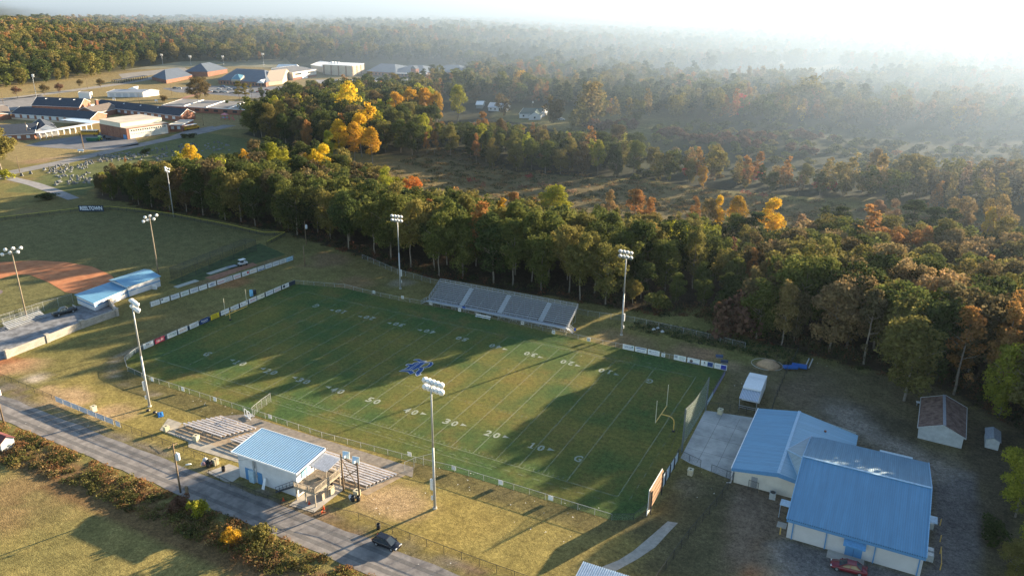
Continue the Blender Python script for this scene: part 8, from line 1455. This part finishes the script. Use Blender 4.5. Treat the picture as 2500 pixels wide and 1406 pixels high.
# trees and shrubs that stand alone on the lawns and by the field house
def lone(bx, by, ty, kind, c, ws, label, i=0, h=None, z=0):
    p = G(bx, by, 0); h = h or HT(bx, by, bx, ty); t_ = T(KNAME[kind], label, 'tree' if kind != 'shrub' else 'shrub', (p[0], p[1], 0), bx * .37, 'trees standing on open ground'); s = h / TREE_H[kind]; t_.scale = (s * ws, s * ws, s); cm, tm = PROTO[kind][i % len(PROTO[kind])]; o = link('crown', cm, t_); o.color = (*COL[c], 1); link('trunk', tm, t_)
for k, a in enumerate(((483, 247, 180, 'oak', 'BR', 1.25, 'big brown-green tree on the school lawn, left of two'), (503, 237, 186, 'oak', 'BR', 1.15, 'big brown-green tree on the school lawn, right of two'), (586, 257, 196, 'pine', 'OL', 1.1, 'tall thin pine on the lawn below the parked cars, left of three'), (602, 258, 200, 'pine', 'OL', 1.1, 'tall thin pine on the lawn below the parked cars, middle of three'), (615, 242, 204, 'pine', 'OL', .9, 'thin pine on the lawn below the parked cars, right of three'), (702, 236, 198, 'oak', 'MG', 1.1, 'green tree left of another in front of the white school block'), (757, 235, 191, 'oak', 'MG', 1.3, 'green tree right of another in front of the white school block'), (867, 233, 187, 'oak', 'DG', 1.1, 'green lawn tree below the tan gymnasium'), (906, 232, 173, 'pine', 'OL', 1.3, 'taller lawn tree with bare trunk right of the tan gymnasium'), (1056, 206, 155, 'pine', 'DG', 1.4, 'dark tall tree in front of the last school wing'), (1082, 204, 172, 'oak', 'MG', 1.3, 'green tree right of the dark tall tree by the last school wing'),
    (43, 241, 211, 'round', 'DR', 1.3, 'first small round dark tree from left along the upper road'), (112, 240, 205, 'round', 'BR', 1.2, 'second small round dark tree from left along the upper road'), (148, 234, 203, 'round', 'DR', 1.2, 'third small round dark tree from left along the upper road'), (198, 219, 194, 'round', 'BR', 1.2, 'fourth small round dark tree from left along the upper road'), (248, 220, 192, 'round', 'BR', 1.3, 'fifth small round dark tree from left along the upper road'),
    (3, 414, 308, 'oak', 'OL', 1.6, 'large spreading olive tree at the left edge by the road'), (307, 402, 382, 'sweetgum', 'RU', 1.2, 'small russet tree among the graves'), (356, 374, 362, 'shrub', 'DG', 1.5, 'dark shrub in the middle of the cemetery'), (400, 249, 232, 'shrub', 'BR', .9, 'dark shrub on the lawn right of the barn'), (8, 438, 412, 'shrub', 'YG', 1.3, 'yellow-green shrub at the lane end by the left edge'), (450, 338, 326, 'shrub', 'DG', 1.4, 'dark shrub left of another across from the bus'), (472, 336, 324, 'shrub', 'DG', 1.3, 'dark shrub right of another across from the bus'), (115, 487, 471, 'shrub', 'DG', 2.6, 'dark low shrub on the grass beyond the outfield fence'),
    (2478, 1262, 1078, 'oak', 'YG', 1.0, 'sunlit yellow-green tree at the right edge beyond the gymnasium'), (2520, 1200, 1090, 'oak', 'YG', 1.2, 'second yellow-green tree behind the sunlit one at the right edge'), (2470, 1420, 1310, 'oak', 'OL', 1.1, 'olive tree at the lower right corner'), (2515, 1400, 1255, 'oak', 'YG', 1.1, 'yellow-lit tree at the right edge below the sunlit tree'), (2412, 1312, 1262, 'shrub', 'DG', 1.0, 'dark shrub between gymnasium drive and the right-edge trees'), (486, 1262, 1218, 'shrub', 'YG', .8, 'green-yellow shrub standing out of the roadside brush'), (440, 1240, 1205, 'shrub', 'DR', .9, 'reddish shrub at the foot of the street lamp pole'), (640, 1322, 1280, 'shrub', 'OL', 1.0, 'olive shrub in the roadside brush below the press box'), (570, 1330, 1290, 'shrub', 'YO', .9, 'yellowing shrub in the roadside brush'))): lone(*a, i=k)
for k, (bx, by, ty, kind, c, ws, lab) in enumerate(((640, 240, 212, 'oak', 'MG', 1.0, 'green tree in front of the tan gabled end'), (672, 246, 216, 'oak', 'OL', 1.1, 'olive tree below the white school block'), (728, 244, 205, 'oak', 'MG', 1.1, 'green tree below the bright white school panel'), (800, 232, 203, 'oak', 'OL', .9, 'olive tree at the foot of the orange bank'), (945, 205, 178, 'oak', 'OL', 1.1, 'olive tree in front of the first right school wing'), (1015, 212, 190, 'oak', 'MG', 1.2, 'green tree below the brick tower'), (1105, 200, 170, 'oak', 'MG', 1.3, 'green tree at the far right end of the school'), (1135, 198, 168, 'oak', 'OL', 1.2, 'olive tree past the last school wing'), (555, 265, 244, 'oak', 'DG', .9, 'dark tree right of the stepped white fascia'), (625, 270, 240, 'oak', 'MG', 1.0, 'green tree at the end of the flat brick block'))): lone(bx, by, ty, kind, c, ws, lab, i=k + 1)
# ------------------------------------------------------------------ brush, weeds, meadow growth, litter
def clumps(name, label, centres, ncard, size, hgt):
    """centres: x, y, radius, height, colour"""
    r = np.random.default_rng(len(centres)); Vs, Sh, Ti = [], [], []
    for x, y, rad, h, c in centres:
        n = max(6, int(ncard * rad * rad)); a = r.uniform(0, 2 * PI, n); q = np.sqrt(r.uniform(0, 1, n)) * rad; z = r.uniform(.05, 1, n) ** .8 * h * np.sqrt(np.maximum(0, 1 - (q / rad) ** 2 * .85)); P = np.stack([x + q * np.cos(a), y + q * np.sin(a), z + gz(x, y)], 1); D = np.stack([np.cos(a) * .6, np.sin(a) * .6, np.ones(n) * .7], 1)
        Vs.append(cards(P, D, size, r, .8)); Sh.append(np.clip(r.normal(.5, .22, n), 0, 1)); Ti.append(np.array(c) * (1 + r.normal(0, .05, (n, 3)) + r.normal(0, .08, (n, 1))))
    o = link(name, quads_mesh(name, np.concatenate(Vs), np.concatenate(Sh), LEAF_V, np.clip(np.concatenate(Ti), .005, 1))); o['kind'] = 'stuff'; o['label'] = label; return o
rr = random.Random(21); C_ = []; BR_ = [(.20, .125, .05), (.24, .17, .065), (.17, .155, .05), (.13, .125, .04), (.075, .08, .03), (.19, .105, .05), (.28, .20, .09), (.11, .085, .045)]
for _ in range(1150):
    x = rr.uniform(-14, 112); yr = -30.0 - .016 * (x - 40) - 3.3; u = rr.random(); wd = 6.3 + (2.0 if x < 16 else 0); y = yr - .2 - u * wd; nz = float(vnoise(x, y, 4.5, 3)); h = (.2 + 1.7 * nz * nz) * (1 - abs(u - .45) * .9) + .18
    ci = BR_[min(7, int(float(vnoise(x, y, 3.2, 7)) * 5 + rr.random() * 3.2))]
    if u < .18 and rr.random() < .6: ci = (.22, .125, .055)
    if nz > .3 or rr.random() > .6: C_.append((x, y, rr.uniform(.5, 1.0), h, ci))
clumps('roadside_brush', 'tangled autumn brush on the bank between road and pasture', C_, 80, .21, 1)
C_ = []
for _ in range(420):
    x = rr.uniform(88, 128); y = rr.uniform(66.5, 74) - max(0, x - 112) * .12; C_.append((x, y, rr.uniform(.4, .9), rr.uniform(.3, .9), rr.choice([(.06, .085, .03), (.08, .10, .04), (.11, .12, .05), (.16, .14, .07), (.05, .06, .03)])))
nf = near_front(); nfp = np.array(nf)
for _ in range(1000):
    k = rr.randrange(len(nf) - 1); u = rr.random(); p = nfp[k] * (1 - u) + nfp[k + 1] * u; q = rr.uniform(-1.2, 6.5); C_.append((p[0] + rr.uniform(-1, 1), p[1] + q, rr.uniform(.6, 1.4), rr.uniform(.6, 2.6) * (1.9 if p[0] > 100 else 1) if q > .5 else rr.uniform(.3, .9), rr.choice([(.05, .055, .022), (.07, .075, .028), (.09, .07, .035), (.13, .08, .04), (.045, .055, .025), (.16, .075, .04)])))
clumps('undergrowth', 'dark undergrowth and weeds along the foot of the wood', C_, 36, .30, 1)
C_ = []
for _ in range(1500):
    x = rr.uniform(-85, 190); y = rr.uniform(164, 262); c = rr.choice([(.20, .13, .055), (.15, .12, .05), (.26, .17, .075), (.10, .095, .04), (.08, .085, .035)]); C_.append((x, y, rr.uniform(1.0, 2.6), rr.uniform(.4, 1.2), c))
for px, py, c in ((1155, 445, (.30, .05, .04)), (1295, 432, (.34, .06, .05)), (1325, 452, (.28, .17, .11)), (1280, 458, (.27, .16, .10)), (1400, 470, (.27, .16, .1)), (1180, 455, (.25, .12, .07)), (1860, 478, (.36, .12, .09)), (1820, 475, (.34, .1, .08))):
    p = G(px, py)
    for _ in range(5): C_.append((p[0] + rr.uniform(-2, 2), p[1] + rr.uniform(-2, 2), rr.uniform(1, 1.8), rr.uniform(1.2, 2.6), c))
clumps('meadow_growth', 'rough brown growth over the wet meadow between the woods', C_, 9, .55, 1)
mb = MB(); rr = random.Random(31)
for (x0, y0, x1, y1), n in (((470, 975, 620, 1015), 14), ((900, 1190, 1040, 1260), 10), ((1050, 1140, 1180, 1200), 14), ((1230, 1200, 1500, 1330), 16), ((1700, 1150, 1790, 1230), 6), ((1700, 930, 1990, 960), 8), ((1980, 840, 2130, 900), 8), ((640, 1080, 900, 1180), 10), ((980, 1320, 1120, 1390), 6), ((1380, 855, 1650, 870), 4), ((60, 1000, 300, 1060), 6)):
    for _ in range(n):
        px, py = rr.uniform(x0, x1), rr.uniform(y0, y1); p = G(px, py, 0); a = rr.uniform(0, 3); s = rr.uniform(.06, .17); mb.poly([(p[0] + s * math.cos(a + k * PI / 2) * (1 if k % 2 else .6), p[1] + s * math.sin(a + k * PI / 2) * (1 if k % 2 else .6), .06 + .05 * (k % 2)) for k in range(4)])
o = mb.build('litter', mat('paper_litter', (.7, .68, .62), .8)); o['kind'] = 'stuff'; o['label'] = 'scraps of white litter left on the grass around the stands'
